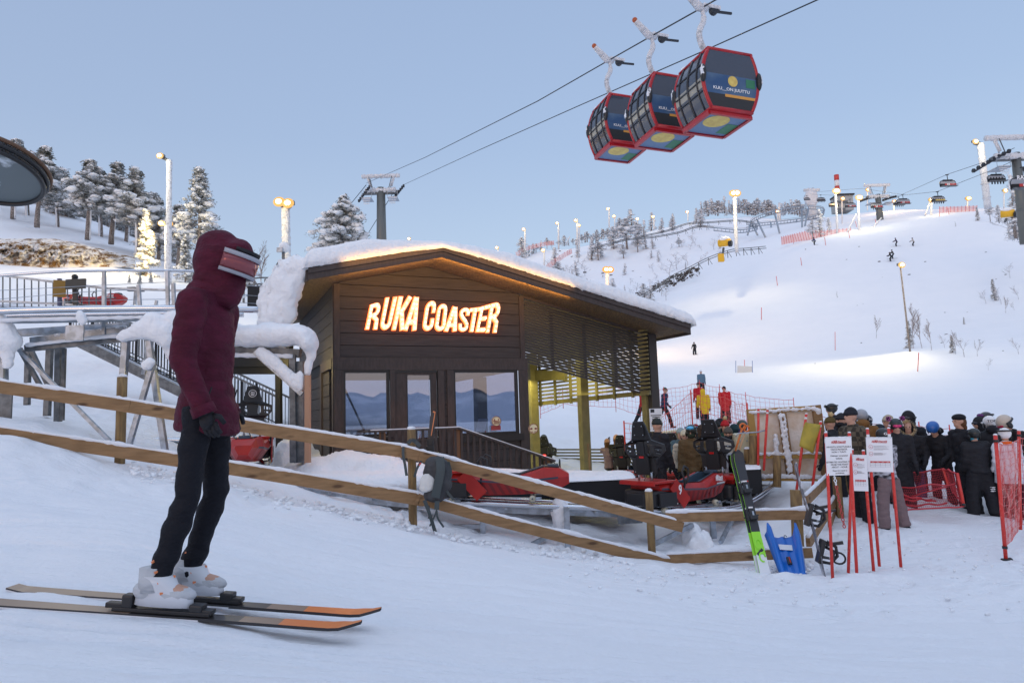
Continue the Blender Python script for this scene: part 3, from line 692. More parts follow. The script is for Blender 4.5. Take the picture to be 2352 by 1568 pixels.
def logo(mb,M,w,h,t=.004,thin=1):
    """small red word mark on a notice, M: plane with X right, Y up, Z out"""
    for ch,lb,rb,lt,rt,yb,tl,tr_ in WORD:
        def mp(u,v,t_):
            x0=lb+(lt-lb)*v; x1=rb+(rt-rb)*v; x=x0+(x1-x0)*(.05+.90*u); yt=tl+(tr_-tl)*u; y=yb+(yt-yb)*v
            return M@Vector(((x-1242)/1072*w,-(y-700)/280*h,-t_))
        strokes(mb,ch,mp,0,-t,thin=thin)
# ---- lights that belong to the hut
def area(name,loc,rot_to,sx,sy,e,c):
    l=bpy.data.lights.new(name,'AREA'); l.shape='RECTANGLE'; l.size=sx; l.size_y=sy; l.energy=e; l.color=c
    o=bpy.data.objects.new(name,l); col.objects.link(o); o.location=loc; z=-(Vector(rot_to)).normalized(); x=A; y=z.cross(x).normalized(); x=y.cross(z)
    M=Matrix((x,y,z)).transposed().to_4x4(); M.translation=loc; o.matrix_world=M; return o
def point(name,loc,e,c,r=.1):
    l=bpy.data.lights.new(name,'POINT'); l.energy=e; l.color=c; l.shadow_soft_size=r
    o=bpy.data.objects.new(name,l); col.objects.link(o); o.location=loc; return o
# led strip behind the fascia, following the gable
for s0,s1 in ((eL[0]+.6,eA[0]),(eA[0],eR[0]-3.0)):
    m_=(s0+s1)/2; up=(roofpt(s1,0)-roofpt(s0,0)).normalized(); Ls=(roofpt(s1,0)-roofpt(s0,0)).length
    for nm,loc,dr_,en,wd in (('soffit_led',roofpt(m_,-OV+.04,-.07),(B*1+ZU*.55),16,.03),('snow_edge_led',roofpt(m_,-OV-.17,TH_-.03),(B*1+ZU*.5),2.6,.02)):
        l=bpy.data.lights.new(nm,'AREA'); l.shape='RECTANGLE'; l.size=Ls; l.size_y=wd; l.energy=en; l.color=(1,.50,.13)
        o=bpy.data.objects.new(nm,l); col.objects.link(o); z=-(Vector(dr_)).normalized(); x=up; y=z.cross(x).normalized(); z=x.cross(y).normalized()
        M_=Matrix((x,y,z)).transposed().to_4x4(); M_.translation=loc; o.matrix_world=M_
area('sign_glow',hw(1.75,-.45,.95),(-B*1-ZU*.9),2.4,.5,16,(1,.45,.25))
area('station_light',hw(SR+2.2,1.4,1.35),(0,0,-1),3.5,1.0,52,(1,.88,.30))
area('station_uplight',hw(SR+2.0,1.5,.5),(0,0,1),3,1,22,(1,.85,.28))
area('station_light_rear',hw(SR+.8,2.8,.9),(B*.4-ZU),1.5,.5,32,(1,.88,.30))
point('side_lamp',hw(-.75,.9,1.2),26,(1,.75,.25),.06)
area('room_light',hw(1.7,1.8,zt1+.1),(0,0,-1),1.5,.6,10,(.8,.9,1))
# ---- porch railing
rl=thing('porch_railing','brown wooden porch railing stepping down to the right in front of the hut door','railing',P(1000,1075,12.0))
tP=-1.05
rs0=fac(852,988,tP)[0]; rs1=fac(1052,984,tP)[0]; rs2=fac(1273,1060,tP)[0]
zt_=fac(1000,985,tP)[1]; z2=fac(1273,1058,tP)[1]
q=MB().use(BROWN2); q.beam(hw(rs0,tP,zt_),hw(rs1,tP,zt_),.12,.035); q.beam(hw(rs1,tP,zt_),hw(rs2,tP,z2),.12,.035); q.obj('handrail',parent=rl)
q=MB().use(SNOWF); q.beam(hw(rs0,tP,zt_+.025),hw(rs1,tP,zt_+.025),.11,.018); q.beam(hw(rs1,tP,zt_+.025),hw(rs2,tP,z2+.025),.11,.018); q.obj('snow_cap',parent=rl)
s=rs0+.08
while s<rs2:
    zz=zt_ if s<rs1 else zt_+(z2-zt_)*(s-rs1)/(rs2-rs1)
    q=MB().use(BROWN2); hbox(q,s-.022,s+.022,tP-.012,tP+.012,zz-.62,zz-.015); q.obj('baluster',parent=rl); s+=.125
for s,zz in ((rs0+.22,zt_),(rs1+.0,zt_),(rs2-.12,z2+.03)):
    q=MB().use(mat('orange_post',(.20,.10,.05),.7)); hbox(q,s-.05,s+.05,tP+.02,tP+.12,zz-.75,zz-.02); q.obj('newel_post',parent=rl)
q=MB().use(BROWN2); 
q.beam(hw(rs0,tP,zt_),hw(rs0,-.1,zt_),.1,.035); q.obj('return_rail',parent=rl)
# signs with pictograms
SIGNY=mat('sign_cream',(.78,.70,.45),.5); MAROON=mat('maroon_ink',(.22,.03,.025),.5)
def disc_sign(p,rad,label,seed,M=None):
    M=M or frame(p,A,ZU); t=thing('round_sign',label,'sign',p); 
    q=MB().use(SIGNY); n=28; q.prism([(rad*math.cos(2*PI*i/n),rad*math.sin(2*PI*i/n)) for i in range(n)],.01,M=M@Matrix.Rotation(-PI/2,4,'X')@Matrix.Identity(4)); q.obj('plate',parent=t)
    q=MB().use(MAROON); q.tube([M@Vector((rad*.94*math.cos(2*PI*i/n),rad*.94*math.sin(2*PI*i/n),.008)) for i in range(n+1)],rad*.06,5); q.obj('ring',parent=t)
    q=MB().use(MAROON)
    if seed==0:
        for sx in (-1,1):
            q.box((sx*rad*.42,.02*0,.008),(rad*.34,rad*.34,.006),M=M); q.box((sx*rad*.70,0,.008),(rad*.25,rad*.2,.006),M=M)
            q.beam(M@Vector((sx*rad*.5,-rad*.6,.008)),M@Vector((sx*rad*.12,-rad*.6,.008)),.012,.012)
    else:
        for k in range(5): q.beam(M@Vector((-rad*.5+k*rad*.25,-rad*.05,.008)),M@Vector((-rad*.45+k*rad*.25,-rad*.6,.008)),.010,.010)
        q.beam(M@Vector((-rad*.7,.1*rad,.008)),M@Vector((rad*.7,-.1*rad,.008)),.014,.014)
        for sx in (-1,1): q.box((sx*rad*.42,rad*.3,.008),(rad*.2,rad*.3,.006),M=M)
    q.obj('pictogram',parent=t); return t
disc_sign(P(1225,984,13.6),.10,'round cream sign with red seat belt pictogram on the post right of the hut',0)
p=hw(fac(1139.5,967)[0],-.012,fac(1139,967)[1]); disc_sign(p,.105,'round cream sign with sled distance pictogram on the right hut window',1)
q=MB().use(mat('red_placard',(.35,.05,.05),.5)); c0=fac(1128,977); c1=fac(1150,987); hbox(q,c0[0],c1[0],-.004,.002,c1[1],c0[1]); single(q,'red_placard','small red placard under the round sign on the hut window','sign',hw(c0[0],0,c1[1]))
q=MB().use(WHT); c0=fac(1100,962); c1=fac(1122,989); 
q.add([hw(c0[0]+.03,.12,c0[1]),hw(c1[0]+.03,.12,c0[1]),hw(c1[0]-.05,.06,c1[1]),hw(c0[0]-.05,.06,c1[1])],[(3,2,1,0)]); q.use(MAROON)
for k in range(7):
    u=.15+.1*k; a_=hw(c0[0]+.05-.08*u,.115-.06*u,c0[1]+(c1[1]-c0[1])*u); b_=hw(c1[0]+.01-.08*u,.115-.06*u,c0[1]+(c1[1]-c0[1])*u); q.beam(a_,b_,.004,.006)
single(q,'notice_board','tilted notice sheet with red lines inside the right hut window','notice',hw(c0[0],.1,c1[1]))
# ---------------- fence
def ppt(l): return [P(*q) for q in l]
TOPR=[(-60,866,8.5),(0,874,8.5),(305,920,8.55),(632,976,8.8),(936,1025,9.0)]
TOPR2=[(925,1023,9.0),(965,1034,9.0),(1148,1083,9.1),(1563,1196,9.3)]
BOTR=[(-60,970,8.45),(0,980,8.45),(425,1044,8.55),(632,1077,8.8),(975,1134,9.0)]
BOTR2=[(960,1129,9.0),(967,1132.6,9.0),(1148,1182.6,9.1),(1561,1286,9.3)]
RR3=[(1527,1176,9.28),(1856,1168.5,8.75)]; RR4=[(1530,1271.5,9.25),(1861.5,1255.5,8.7)]
fence=thing('timber_fence','long two rail timber fence with snow on its rails, falling to the right','fence',P(945,1205,9))
def rail(pts,h,front,seed):
    q=MB().use(WOOD); pp=[P(x,y,d)+Vector((0,-front,0)) for x,y,d in pts]
    for a,b in zip(pp[:-1],pp[1:]): 
        q.beam(a-ZU*h/2,b-ZU*h/2,.045,h)
    o=q.obj('rail',parent=fence)
    # snow ridge on top, uneven
    s=MB().use(SNOWF,True); path=[]
    for a,b in zip(pp[:-1],pp[1:]):
        n=max(2,int((b-a).length/.05)); path+=[a.lerp(b,i/n) for i in range(n)]
    path.append(pp[-1]); rs=[]; p2=[]
    for i,p in enumerate(path):
        k=.6+.9*noise.noise(Vector((i*.13,seed,0)))+.35*noise.noise(Vector((i*.9,seed,5))); rs.append(max(.010,.026*k+.010)); p2.append(p+ZU*rs[-1]*.45+Vector((0,.008*noise.noise(Vector((i*.5,seed,9))),0)))
    s.tube(p2,rs,7,flat=.9); s.obj('snow_cap',parent=o); return o
rail(TOPR,.150,.05,1); rail(TOPR2,.130,.10,2); rail(BOTR,.150,.05,3); rail(BOTR2,.130,.10,4); rail(RR3,.118,.05,5); rail(RR4,.118,.05,6)
def fpost(x,yt,yb,d,r):
    a=P(x,yt,d); b=P(x,yb+25,d); b=Vector((a.x,a.y,b.z)); q=MB().use(WOODP,True); n=8
    q.tube([b.lerp(a,i/n) for i in range(n+1)],[r*(1+.03*noise.noise(Vector((i,x,0)))) for i in range(n+1)],14)
    o=q.obj('fence_post',parent=fence); s=MB().use(SNOWF,True); s.ell(a+ZU*.012,(r*1.05,r*1.05,.03),jit=.3,seed=x); s.obj('snow_cap',parent=o)
fpost(281,866,1085,8.65,.060); fpost(945,986,1205,9.1,.055); fpost(1490,1128,1265,9.35,.052)
q=MB().use(WOODP); a=P(1828,1125,8.85); b=P(1832,1250,8.85); q.beam(b-ZU*.1,a,.11,.11,up=Vector((0,1,0))); q.obj('fence_post',parent=fence)
# receding fence section to the right
f2=thing('receding_fence','timber fence section with snowy rails running back behind the notices','fence',P(1920,1180,10.5))
for (a,b) in (((1850,1150,9.1),(1903,1098,11.2)),((1856,1247,8.9),(1928,1133,11.4)),((1905,1200,10.2),(1932,1125,12.6))):
    q=MB().use(WOOD); A_,B_=P(*a),P(*b); q.beam(A_,B_,.05,.13); o=q.obj('rail',parent=f2); q=MB().use(SNOWF,True)
    q.tube([A_.lerp(B_,i/20)+ZU*.075 for i in range(21)],[.028+.012*noise.noise(Vector((i*.7,a[0],1))) for i in range(21)],7); q.obj('snow_cap',parent=o)
for x,yt,yb,d in ((1921,1095,1178,10.9),(1944,1090,1160,12)):
    q=MB().use(WOODP); a=P(x,yt,d); q.box((a.x,a.y,a.z-.45),(.1,.1,.9)); q.obj('fence_post',parent=f2)
# red and white chain
ch=thing('plastic_chain','red and white plastic chain hanging behind the waiting time notice','chain',P(1920,1100,9.9))
pts=[P(1917+k*22/15,1096+k*112/15,9.8-.05*k) for k in range(16)]
MR,MW=mat('chain_red',(.5,.03,.03),.4),mat('chain_white',(.8,.8,.8),.4)
qq=MB()
for i,p in enumerate(pts):
    qq.use(MR if i>2 else MW); n=10; w=.018; t=(pts[min(i+1,15)]-pts[max(i-1,0)]).normalized(); sd=(Vector((1,0,0)) if i%2 else Vector((0,1,0)))
    qq.tube([p+t*.032*math.cos(2*PI*j/n)+sd*w*math.sin(2*PI*j/n) for j in range(n+1)],.006,5,cap=False)
qq.obj('links',parent=ch)
# ---------------- sleds
from mathutils.geometry import tessellate_polygon
def plate(mb,outer,holes,thick,M,warp=None):
    """flat outline (y,z) with holes, thickness along local x"""
    polys=[[Vector((0,y,z)) for y,z in outer]]+[[Vector((0,y,z)) for y,z in h] for h in holes]
    tri=tessellate_polygon([[Vector((p.y,p.z,0)) for p in pl] for pl in polys]); flat=[p for pl in polys for p in pl]; n=len(flat)
    f=lambda p,x: (Vector((x+(warp(p.y,p.z) if warp else 0),p.y,p.z)))
    vs=[f(p,-thick/2) for p in flat]+[f(p,thick/2) for p in flat]; fs=[]
    for t in tri: fs.append(tuple(t)); fs.append(tuple(i+n for i in t[::-1]))
    o=0
    for pl in polys:
        m_=len(pl)
        for i in range(m_): j=(i+1)%m_; fs.append((o+i,o+j,o+j+n,o+i+n))
        o+=m_
    mb.add(vs,fs,M)
def sym(h): return h+[(-y,z) for y,z in h[::-1]]
SEATO=sym([(.185,0),(.20,.22),(.26,.26),(.335,.335),(.325,.43),(.16,.52),(.105,.745),(.08,.80)])
def build_sled(label,loc,rz,num=None,logo_=False,seat=True,group='coaster sleds',light=False,headlogo=False,yaw=0):
    t=thing('coaster_sled',label,'sled',loc,rz,group)
    I=Matrix.Identity(4)
    # body: long faceted shell, forward = +X
    st=[(-.62,.30,.06,.30,.36),(-.30,.33,.05,.28,.37),(.0,.33,.04,.25,.33),(.42,.31,.04,.22,.31),(.80,.27,.05,.26,.42),(1.02,.20,.10,.27,.40),(1.16,.12,.17,.27,.31)]
    q=MB().use(RED); vs=[];fs=[]
    for x,w,z0,zm,z1 in st:
        vs+=[(x,-w*.55,z0),(x,-w,zm),(x,-w*.86,z1),(x,-w*.45,z1),(x,w*.45,z1),(x,w*.86,z1),(x,w,zm),(x,w*.55,z0)]
    for i in range(len(st)-1):
        for j in range(8):
            if j==3 and 0<i<5: continue
            a=i*8+j;b=i*8+(j+1)%8; fs.append((a,b,b+8,a+8))
    fs+=[tuple(range(7,-1,-1)),tuple(len(vs)-8+j for j in range(8))]; q.add(vs,fs); body=q.obj('body',parent=t,world=False)
    # cockpit liner
    q=MB().use(NAVY); vs=[];fs=[]
    for x,w,z0,zm,z1 in st[1:6]:
        vs+=[(x,-w*.455,z1+.012),(x,-w*.40,z1-.10),(x,w*.40,z1-.10),(x,w*.455,z1+.012),(x,w*.60,z1+.014),(x,-w*.60,z1+.014)]
    for i in range(4):
        for j in range(3): a=i*6+j; fs.append((a,a+1,a+7,a+6))
        for a,b in ((3,4),(5,0)): fs.append((i*6+a,i*6+b,i*6+b+6,i*6+a+6))
    q.add(vs,fs); q.box((.93,0,.43),(.16,.16,.05),bev=.02); q.obj('cockpit_liner',parent=body,world=False)
    # side trim stripe and dark diagonal bands lying on the shell
    def sidept(x,k,sd,out=.004):
        for i in range(len(st)-1):
            if st[i][0]<=x<=st[i+1][0]:
                f=(x-st[i][0])/(st[i+1][0]-st[i][0]); a=[st[i][m]+(st[i+1][m]-st[i][m])*f for m in range(1,5)]; break
        w,z0,zm,z1=a; y=w*.55+(w-w*.55)*k; z=z0+(zm-z0)*k
        return Vector((x,sd*(y+out),z-out*.3))
    for sd in (-1,1):
        q=MB().use(NAVY)
        xs=[-.58,-.3,0,.42,.8,1.0]
        for a,b in zip(xs[:-1],xs[1:]):
            q.add([sidept(a,.92,sd),sidept(b,.92,sd),sidept(b,1.0,sd)+Vector((0,0,.012)),sidept(a,1.0,sd)+Vector((0,0,.012))],[(0,1,2,3) if sd<0 else (3,2,1,0)])
        q.use(REDD)
        for k in range(11):
            x=-.28+k*.115
            if x>.95: break
            q.add([sidept(x,.06,sd),sidept(x+.05,.06,sd),sidept(min(x-.03,1.0),.86,sd),sidept(x-.08,.86,sd)],[(0,1,2,3) if sd<0 else (3,2,1,0)])
        q.obj('side_trim',parent=body,world=False)
    # rear deck and chassis
    q=MB().use(BLK); q.box((-.52,0,.16),(.52,.60,.24),bev=.05); q.box((-.50,-.33,.14),(.36,.05,.20),bev=.02); q.box((-.50,.33,.14),(.36,.05,.20),bev=.02); q.box((-.80,0,.15),(.08,.36,.18),bev=.03); q.obj('chassis',parent=t,world=False)
    q=MB().use(RED); q.box((-.55,0,.395),(.46,.70,.035),bev=.015); q.box((-.79,0,.375),(.03,.70,.05),bev=.01)
    for sd in (-1,1): q.beam((-.38,sd*.34,.36),(-.10,sd*.345,.05),.02,.20)
    q.obj('rear_deck',parent=t,world=False)
    for sx in (-.55,.62):
        for sd in (-1,1):
            q=MB().use(mat('wheel_cream',(.5,.48,.36),.5) if False else WHEEL,True); q.tube([(sx,sd*.27,-.01),(sx,sd*.33,-.01)],.045,14); q.use(GALVD); q.tube([(sx,sd*.2,-.01),(sx,sd*.345,-.01)],.014,8); q.use(GALV); q.box((sx+.07,sd*.29,-.01),(.12,.03,.035)); q.obj('wheel',parent=t,world=False)
    for sd in (-1,1):
        q=MB().use(BLK,True); q.tube([(-.12,sd*.30,.20),(-.10,sd*.33,.36),(-.16,sd*.33,.52),(-.10,sd*.33,.60),(-.02,sd*.33,.56),(-.02,sd*.33,.42),(-.08,sd*.33,.34)],.017,8); q.obj('brake_lever',parent=t,world=False)
    if seat:
        M=Matrix.Translation((-.60,0,.50))@Matrix.Rotation(R(yaw),4,'Z')@Matrix.Rotation(R(-10),4,'Y')
        wp=lambda y,z: .55*max(0,abs(y)-.10)**1.15*(1 if z>.05 else .5)
        q=MB().use(BLK)
        H1=[(.145,.27),(.205,.33),(.195,.40),(.120,.44)]
        H2=[(.085,.30),(.118,.33),(.115,.42),(.085,.45),(.068,.40)]
        H2=[(.085,.31),(.105,.28),(.138,.34),(.130,.44),(.088,.465)]
        H3=[(.19,.375),(.295,.355),(.292,.40),(.19,.44)]; H4=[(.20,.315),(.262,.295),(.285,.325),(.20,.352)]
        holes=[h for h in (H2,H3,H4)]; holes+= [[(-y,z) for y,z in h] for h in holes]
        plate(q,SEATO,holes,.035,M,wp)
        q.box((0,0,.39),(.02,.10,.22),M=M@Matrix.Translation((-.025,0,0)),bev=.008)
        so_=q.obj('seat_back',parent=t,world=False)
        q=MB().use(BLKM); 
        plate(q,sym([(.10,.0),(.105,.24),(.07,.30)]),[],.03,M@Matrix.Translation((-.030,0,0))); q.obj('backrest_panel',parent=so_,world=False)
        q=MB().use(BLKM); plate(q,sym([(.075,.58),(.085,.70),(.062,.76)]),[],.02,M@Matrix.Translation((-.030,0,0))); q.obj('head_plate',parent=so_,world=False); q=MB()
        q.use(GALV,True)
        for y,z in ((.06,.735),(-.06,.735),(.068,.605),(-.068,.605),(.14,.04),(-.14,.04),(.13,.50),(-.13,.50),(.25,.36),(-.25,.36)): q.ell((-.040+wp(y,z),y,z),.009,M=M,seg=6,rings=4)
        q.obj('bolts',parent=so_,world=False)
        q=MB().use(RED_L if light else REFL); q.box((-.050,0,.27),(.012,.075,.032),M=M,bev=.004); q.obj('reflector_or_halo',parent=so_,world=False)
        for sd in (-1,1):
            q=MB().use(GALV,True); q.tube([(-.60,sd*.13,.40),(-.60,sd*.13,.53)],.018,8); q.obj('seat_support',parent=t,world=False)
        q=MB().use(BLKM); q.beam(M@Vector((-.035,-.16,.30)),(-.45,-.28,.42),.03,.006); q.beam(M@Vector((-.04,-.06,.02)),(-.66,-.02,.40),.035,.006); q.obj('belt_strap',parent=t,world=False)
        if headlogo:
            q=MB().use(WHT); MM=M@Matrix.Translation((.05,0,.66)); n=24
            q.tube([MM@Vector((0,.062*math.cos(2*PI*i/n),.062*math.sin(2*PI*i/n))) for i in range(n+1)],.005,5)
            for y in (-.022,0,.022): q.beam(MM@Vector((0,y,-.03)),MM@Vector((0,y,.034)),.010,.010)
            q.beam(MM@Vector((0,-.022,-.03)),MM@Vector((0,.022,-.03)),.008,.01)
            q.obj('round_emblem',parent=so_,world=False)
            q=MB().use(BLK); q.box((.036,0,.66),(.02,.15,.2),M=M,bev=.01); q.obj('headrest',parent=so_,world=False)
    if num:
        MM=frame(Vector((-.24,-.352,.20)),(1,0,0),(0.3,0,1)); text_mesh(num,.19,MM,WHT,'number',body,ext=.001,bold=.006,sx=.75,world=False)
    if logo_:
        q=MB().use(WHT); MM=frame(Vector((.80,-.262,.352)),(1,.24,-.05),(0,.10,1)); logo(q,MM,.26,.10,.002,thin=1.1); q.obj('word_mark',parent=body,world=False)
        q=MB().use(mat('white_tape',(.55,.6,.62),.2)); q.box((.82,-.272,.275),(.26,.006,.02),rz=.2); q.obj('reflective_tape',parent=body,world=False)
    return t
WHEEL=mat('wheel_cream',(.50,.47,.36),.5); REFL=mat('reflector_red',(.45,.01,.01),.2); RED_L=glow('tail_light',(1,.03,.02),6)
SZ=-.0
def sledpos(x,y,d): return P(x,y,d)
S1=build_sled('red coaster sled number 9 with tall black seat, nearest in the station',P(1548,1157,10.8),R(36),'9',True,yaw=17)
S2=build_sled('red coaster sled with black seat, directly behind sled number 9',P(1672,1140,12.5),R(56))
S2.scale=(1.08,1.08,1.08)
S3=build_sled('black seated sled in the second row between the two nearest seats',P(1566,1121,16),R(64),group='coaster sleds')
S4=build_sled('black seated sled beside the low slatted fence, left of sled number 9',P(1447,1115,17.5),R(66))
S5=build_sled('small distant sled with lit red tail light beside the porch railing',P(1262,1103,20),R(78),light=True)
S6=build_sled('red sled with striped side passing behind the grey backpack, no seat raised',P(1128,1140,10.3),R(-3),seat=False)
S7=build_sled('red sled with round white emblem on its headrest behind the skier',P(572,1062,11.3),R(287),headlogo=True)
S8=build_sled('red sled number 20 on the raised track at far left',P(205,709,21),R(-3),'20',True,seat=False)
# snow on sled backs
# ---------------- station track
def track(name,label,path,gauge,r,samples=60,box=True,group=None):
    """two rails and a spine along path (list of world points)"""
    pts=catmull(path,samples); t=thing(name,label,'track',pts[0],group=group); L=[];Rr=[]
    for i,p in enumerate(pts):
        d=(pts[min(i+1,len(pts)-1)]-pts[max(i-1,0)]); d.z=0; d.normalize(); s=Vector((-d.y,d.x,0)); L.append(p+s*gauge/2); Rr.append(p-s*gauge/2)
    for l in (L,Rr):
        q=MB().use(RAIL,True); q.tube(l,r,10); q.obj('rail',parent=t)
    q=MB().use(GALV)
    for i in range(len(pts)-1):
        if box: q.beam(pts[i]-ZU*r*2.6,pts[i+1]-ZU*r*2.6,gauge*.28,r*2)
        if i%3==0: k_=MB().use(GALV); k_.beam(L[i]-ZU*r*1.5,Rr[i]-ZU*r*1.5,.04,.03); k_.obj('cross_tie',parent=t)
    if box: q.obj('spine',parent=t)
    return t,pts,L,Rr
def catmull(P_,n):
    P_=[Vector(p) for p in P_]; Q=[P_[0]*2-P_[1]]+P_+[P_[-1]*2-P_[-2]]; out=[]; m_=len(P_)-1
    for k in range(n+1):
        u=k/n*m_; i=min(int(u),m_-1); f=u-i; a,b,c,d=Q[i:i+4]
        out.append(.5*((2*b)+(c-a)*f+(2*a-5*b+4*c-d)*f*f+(3*b-a-3*c+d)*f**3))
    return out
tk,_,_,_=track('station_track','polished twin rail track running below the sleds toward the right','' and [] or [P(560,1075,10.3),P(700,1108,10.3),P(900,1138,10.35),P(1128,1152,10.35),P(1350,1161,10.4),P(1545,1167,10.7),P(1670,1158,11.5),P(1745,1112,12.4),P(1755,1090,14),P(1700,1082,16)],.50,.04)
tk2,_,_,_=track('rear_station_track','second twin rail track under the sleds at the back of the station',[P(1230,1102,21.5),P(1262,1108,20),P(1350,1114,18.6),P(1450,1121,17.5),P(1510,1125,16.7),P(1566,1129,16),P(1640,1135,15)],.45,.035)
def strut(name,label,segs,m=GALV,group=None,cat='support'):
    t=thing(name,label,cat,segs[0][1],group=group)
    for a,b,w,h,nm in segs:
        q=MB().use(m); q.beam(a,b,w,h,up=Vector((0,-1,.01))); q.obj(nm,parent=t)
    return t
for i,(x,yt,yb,d) in enumerate(((905,1150,1185,10.5),(1110,1190,1240,10.2),(1305,1165,1255,10.0),(1500,1165,1240,10.4),(1640,1165,1235,11.0),(820,1135,1160,10.4))):
    a=P(x,yt,d); b=P(x,yb+12,d); segs=[(b,Vector((b.x,b.y,a.z)),.08,.08,'leg')]
    if i==1: segs.append((P(1000,1208,10.3),P(1106,1208,10.2),.06,.06,'crossbar'))
    if i==3: segs+= [(P(1500,1250,9.9),P(1590,1205,10.4),.06,.06,'brace')]
    if i==4: segs+= [(P(1655,1245,10.2),P(1680,1195,10.9),.05,.05,'brace')]
    if i==2: segs+= [(P(1215,1252,9.9),P(1262,1230,10.1),.06,.06,'brace')]
    strut('track_support',['steel track support left of the backpack','steel track support with crossbar right of the backpack','snow covered steel track support under the long black box','steel track support under sled number 9 with slanted brace','steel track support right of sled number 9','short steel support stub left of the fence post'][i],segs,group='supports of the station track')
for x,y,w,h,d,l in ((916,1173,46,34,10.4,'grey bracket plate left of the fence post'),(1447,1188,56,26,10.2,'grey bracket plate hanging under the station track'),(780,1150,40,26,10.3,'dark bracket plate poking from the snow at left')):
    p=P(x,y,d); q=MB().use(GALVD); q.box(p,(w/1568*d,.04,h/1568*d),bev=.02,rz=.1); single(q,'bracket_plate',l,'bracket',p,group='bracket plates')
for i,(x,y,d,rx) in enumerate(((1285,1170,10.2,.14),(1590,1230,10.5,.16),(1610,1265,10.2,.22),(1470,1150,10.5,.1))):
    q=MB().use(SNOW,True); p=P(x,y,d); q.ell(p,(rx,rx,rx*1.25),jit=.35,seed=i,seg=16,rings=12); q.ell(p-ZU*rx*1.2,(rx*.9,rx,rx),jit=.35,seed=i+4,seg=16,rings=12); 
    if i==2: q.ell(p+Vector((.15,0,-.4)),(.35,.3,.25),jit=.3,seed=9,seg=16,rings=10)
    baked_thing(q,'snow_lump',SNOW,p,.03,['snow lump clinging to the support under the black box','snow lump on the strut right of the fence corner','large snow lump under the track right of the fence corner','small snow lump under the rear rail'][i],'snow',disp=.02,group='snow lumps on the track')
# long black padded block with snow top
def block(cs,h,label,name,snow=.06):
    t=thing(name,label,'block',cs[0]); q=MB().use(BLKM); n=4; q.add(cs+[c-ZU*h for c in cs],[(3,2,1,0),(4,5,6,7),(0,1,5,4),(1,2,6,5),(2,3,7,6),(3,0,4,7)]); q.obj('padding',parent=t)
    s=MB().use(SNOW,True); N=28; vs=[];fs=[]
    for j in range(N//2+1):
        for i in range(N+1):
            u,v=i/N,j/(N//2); p=cs[0].lerp(cs[1],u).lerp(cs[3].lerp(cs[2],u),v); e=min(u,1-u,v*.6,(1-v)*.6)*9; k=math.sqrt(max(0,1-(1-min(1,e))**2))
            vs.append(p+ZU*(k*(snow+.03*noise.noise(p*3))-.008+.0)+Vector((.02*noise.noise(p*5),-.015 if j==0 else 0,0)))
    for j in range(N//2):
        for i in range(N): a=j*(N+1)+i; fs.append((a,a+1,a+N+2,a+N+1))
    s.add(vs,fs); s.obj('snow_cap',parent=t); return t
block([P(1272,1107,11.0),P(1461,1098,11.2),P(1455,1086,12.5),P(1210,1083,12.6)],.40,'long black padded block with snow on top beside sled number 9','padded_block')
block([P(1088,1096,11.2),P(1262,1100,11.3),P(1262,1085,12.6),P(1100,1082,12.6)],.3,'low snow covered black block behind the striped red sled','padded_block',.08)
block([P(1690,1078,11.8),P(1748,1076,11.9),P(1745,1064,12.8),P(1690,1064,12.8)],.42,'short black padded block with snow cap behind the leaning skis','padded_block')
# snow heap in front of hut
s=MB().use(SNOW,True)
for x,y,d,r in ((740,1085,11.9,(.55,.5,.28)),(800,1078,12.0,(.6,.5,.32)),(870,1085,11.8,(.6,.45,.3)),(930,1095,11.6,(.5,.45,.25)),(690,1085,12.0,(.3,.4,.25)),(760,1110,11.2,(.9,.5,.2)),(880,1112,11.2,(.9,.5,.2)),(990,1105,11.4,(.7,.5,.2))):
    s.ell(P(x,y,d),r,seg=18,rings=12)
baked_thing(s,'snow_heap',SNOW,P(800,1110,11.6),.045,'pinkish snow heap in front of the hut left of the porch','snow',smooth=6,disp=.06,dfreq=2.2)
s=MB().use(SNOW,True)
for x,y,d,r in ((655,1065,12.6,(.22,.3,.45)),(668,1045,12.9,(.16,.2,.3)),(640,1075,12.7,(.2,.3,.3))): s.ell(P(x,y,d),r,seg=14,rings=10)
baked_thing(s,'snow_heap',SNOW,P(655,1080,12.6),.04,'grey snow pile standing between the sled with emblem and the steel column','snow',disp=.06,dfreq=4)
# ---------------- raised track at left
upt=thing('raised_track','raised polished coaster rails crossing the left of the picture at head height','track',P(200,990,10.6))
def pipe(pts,r,nm,parent,m=RAIL,n=12,samples=40):
    q=MB().use(m,True); q.tube(catmull([P(*a) for a in pts],samples),r,n); return q.obj(nm,parent=parent)
pipe([(-80,717,10.3),(150,710,10.4),(400,708,10.5),(593,711,10.8)],.052,'rail',upt)
pipe([(-80,730,10.6),(60,725,10.7),(250,722,10.8),(420,720,10.9),(560,722,11.2)],.045,'rail',upt)
q=MB().use(GALV)
pts=[P(-80,738,10.5),P(150,734,10.6),P(400,730,10.7),P(540,730,10.9)]
for a,b in zip(pts[:-1],pts[1:]): q.beam(a,b,.2,.07)
q.obj('spine',parent=upt)
pipe([(-80,740,10.35),(200,734,10.45),(420,731,10.5)],.012,'lower_cable',upt,GALVD)
lo=MB().use(SNOWF,True)
for k in range(3): pass
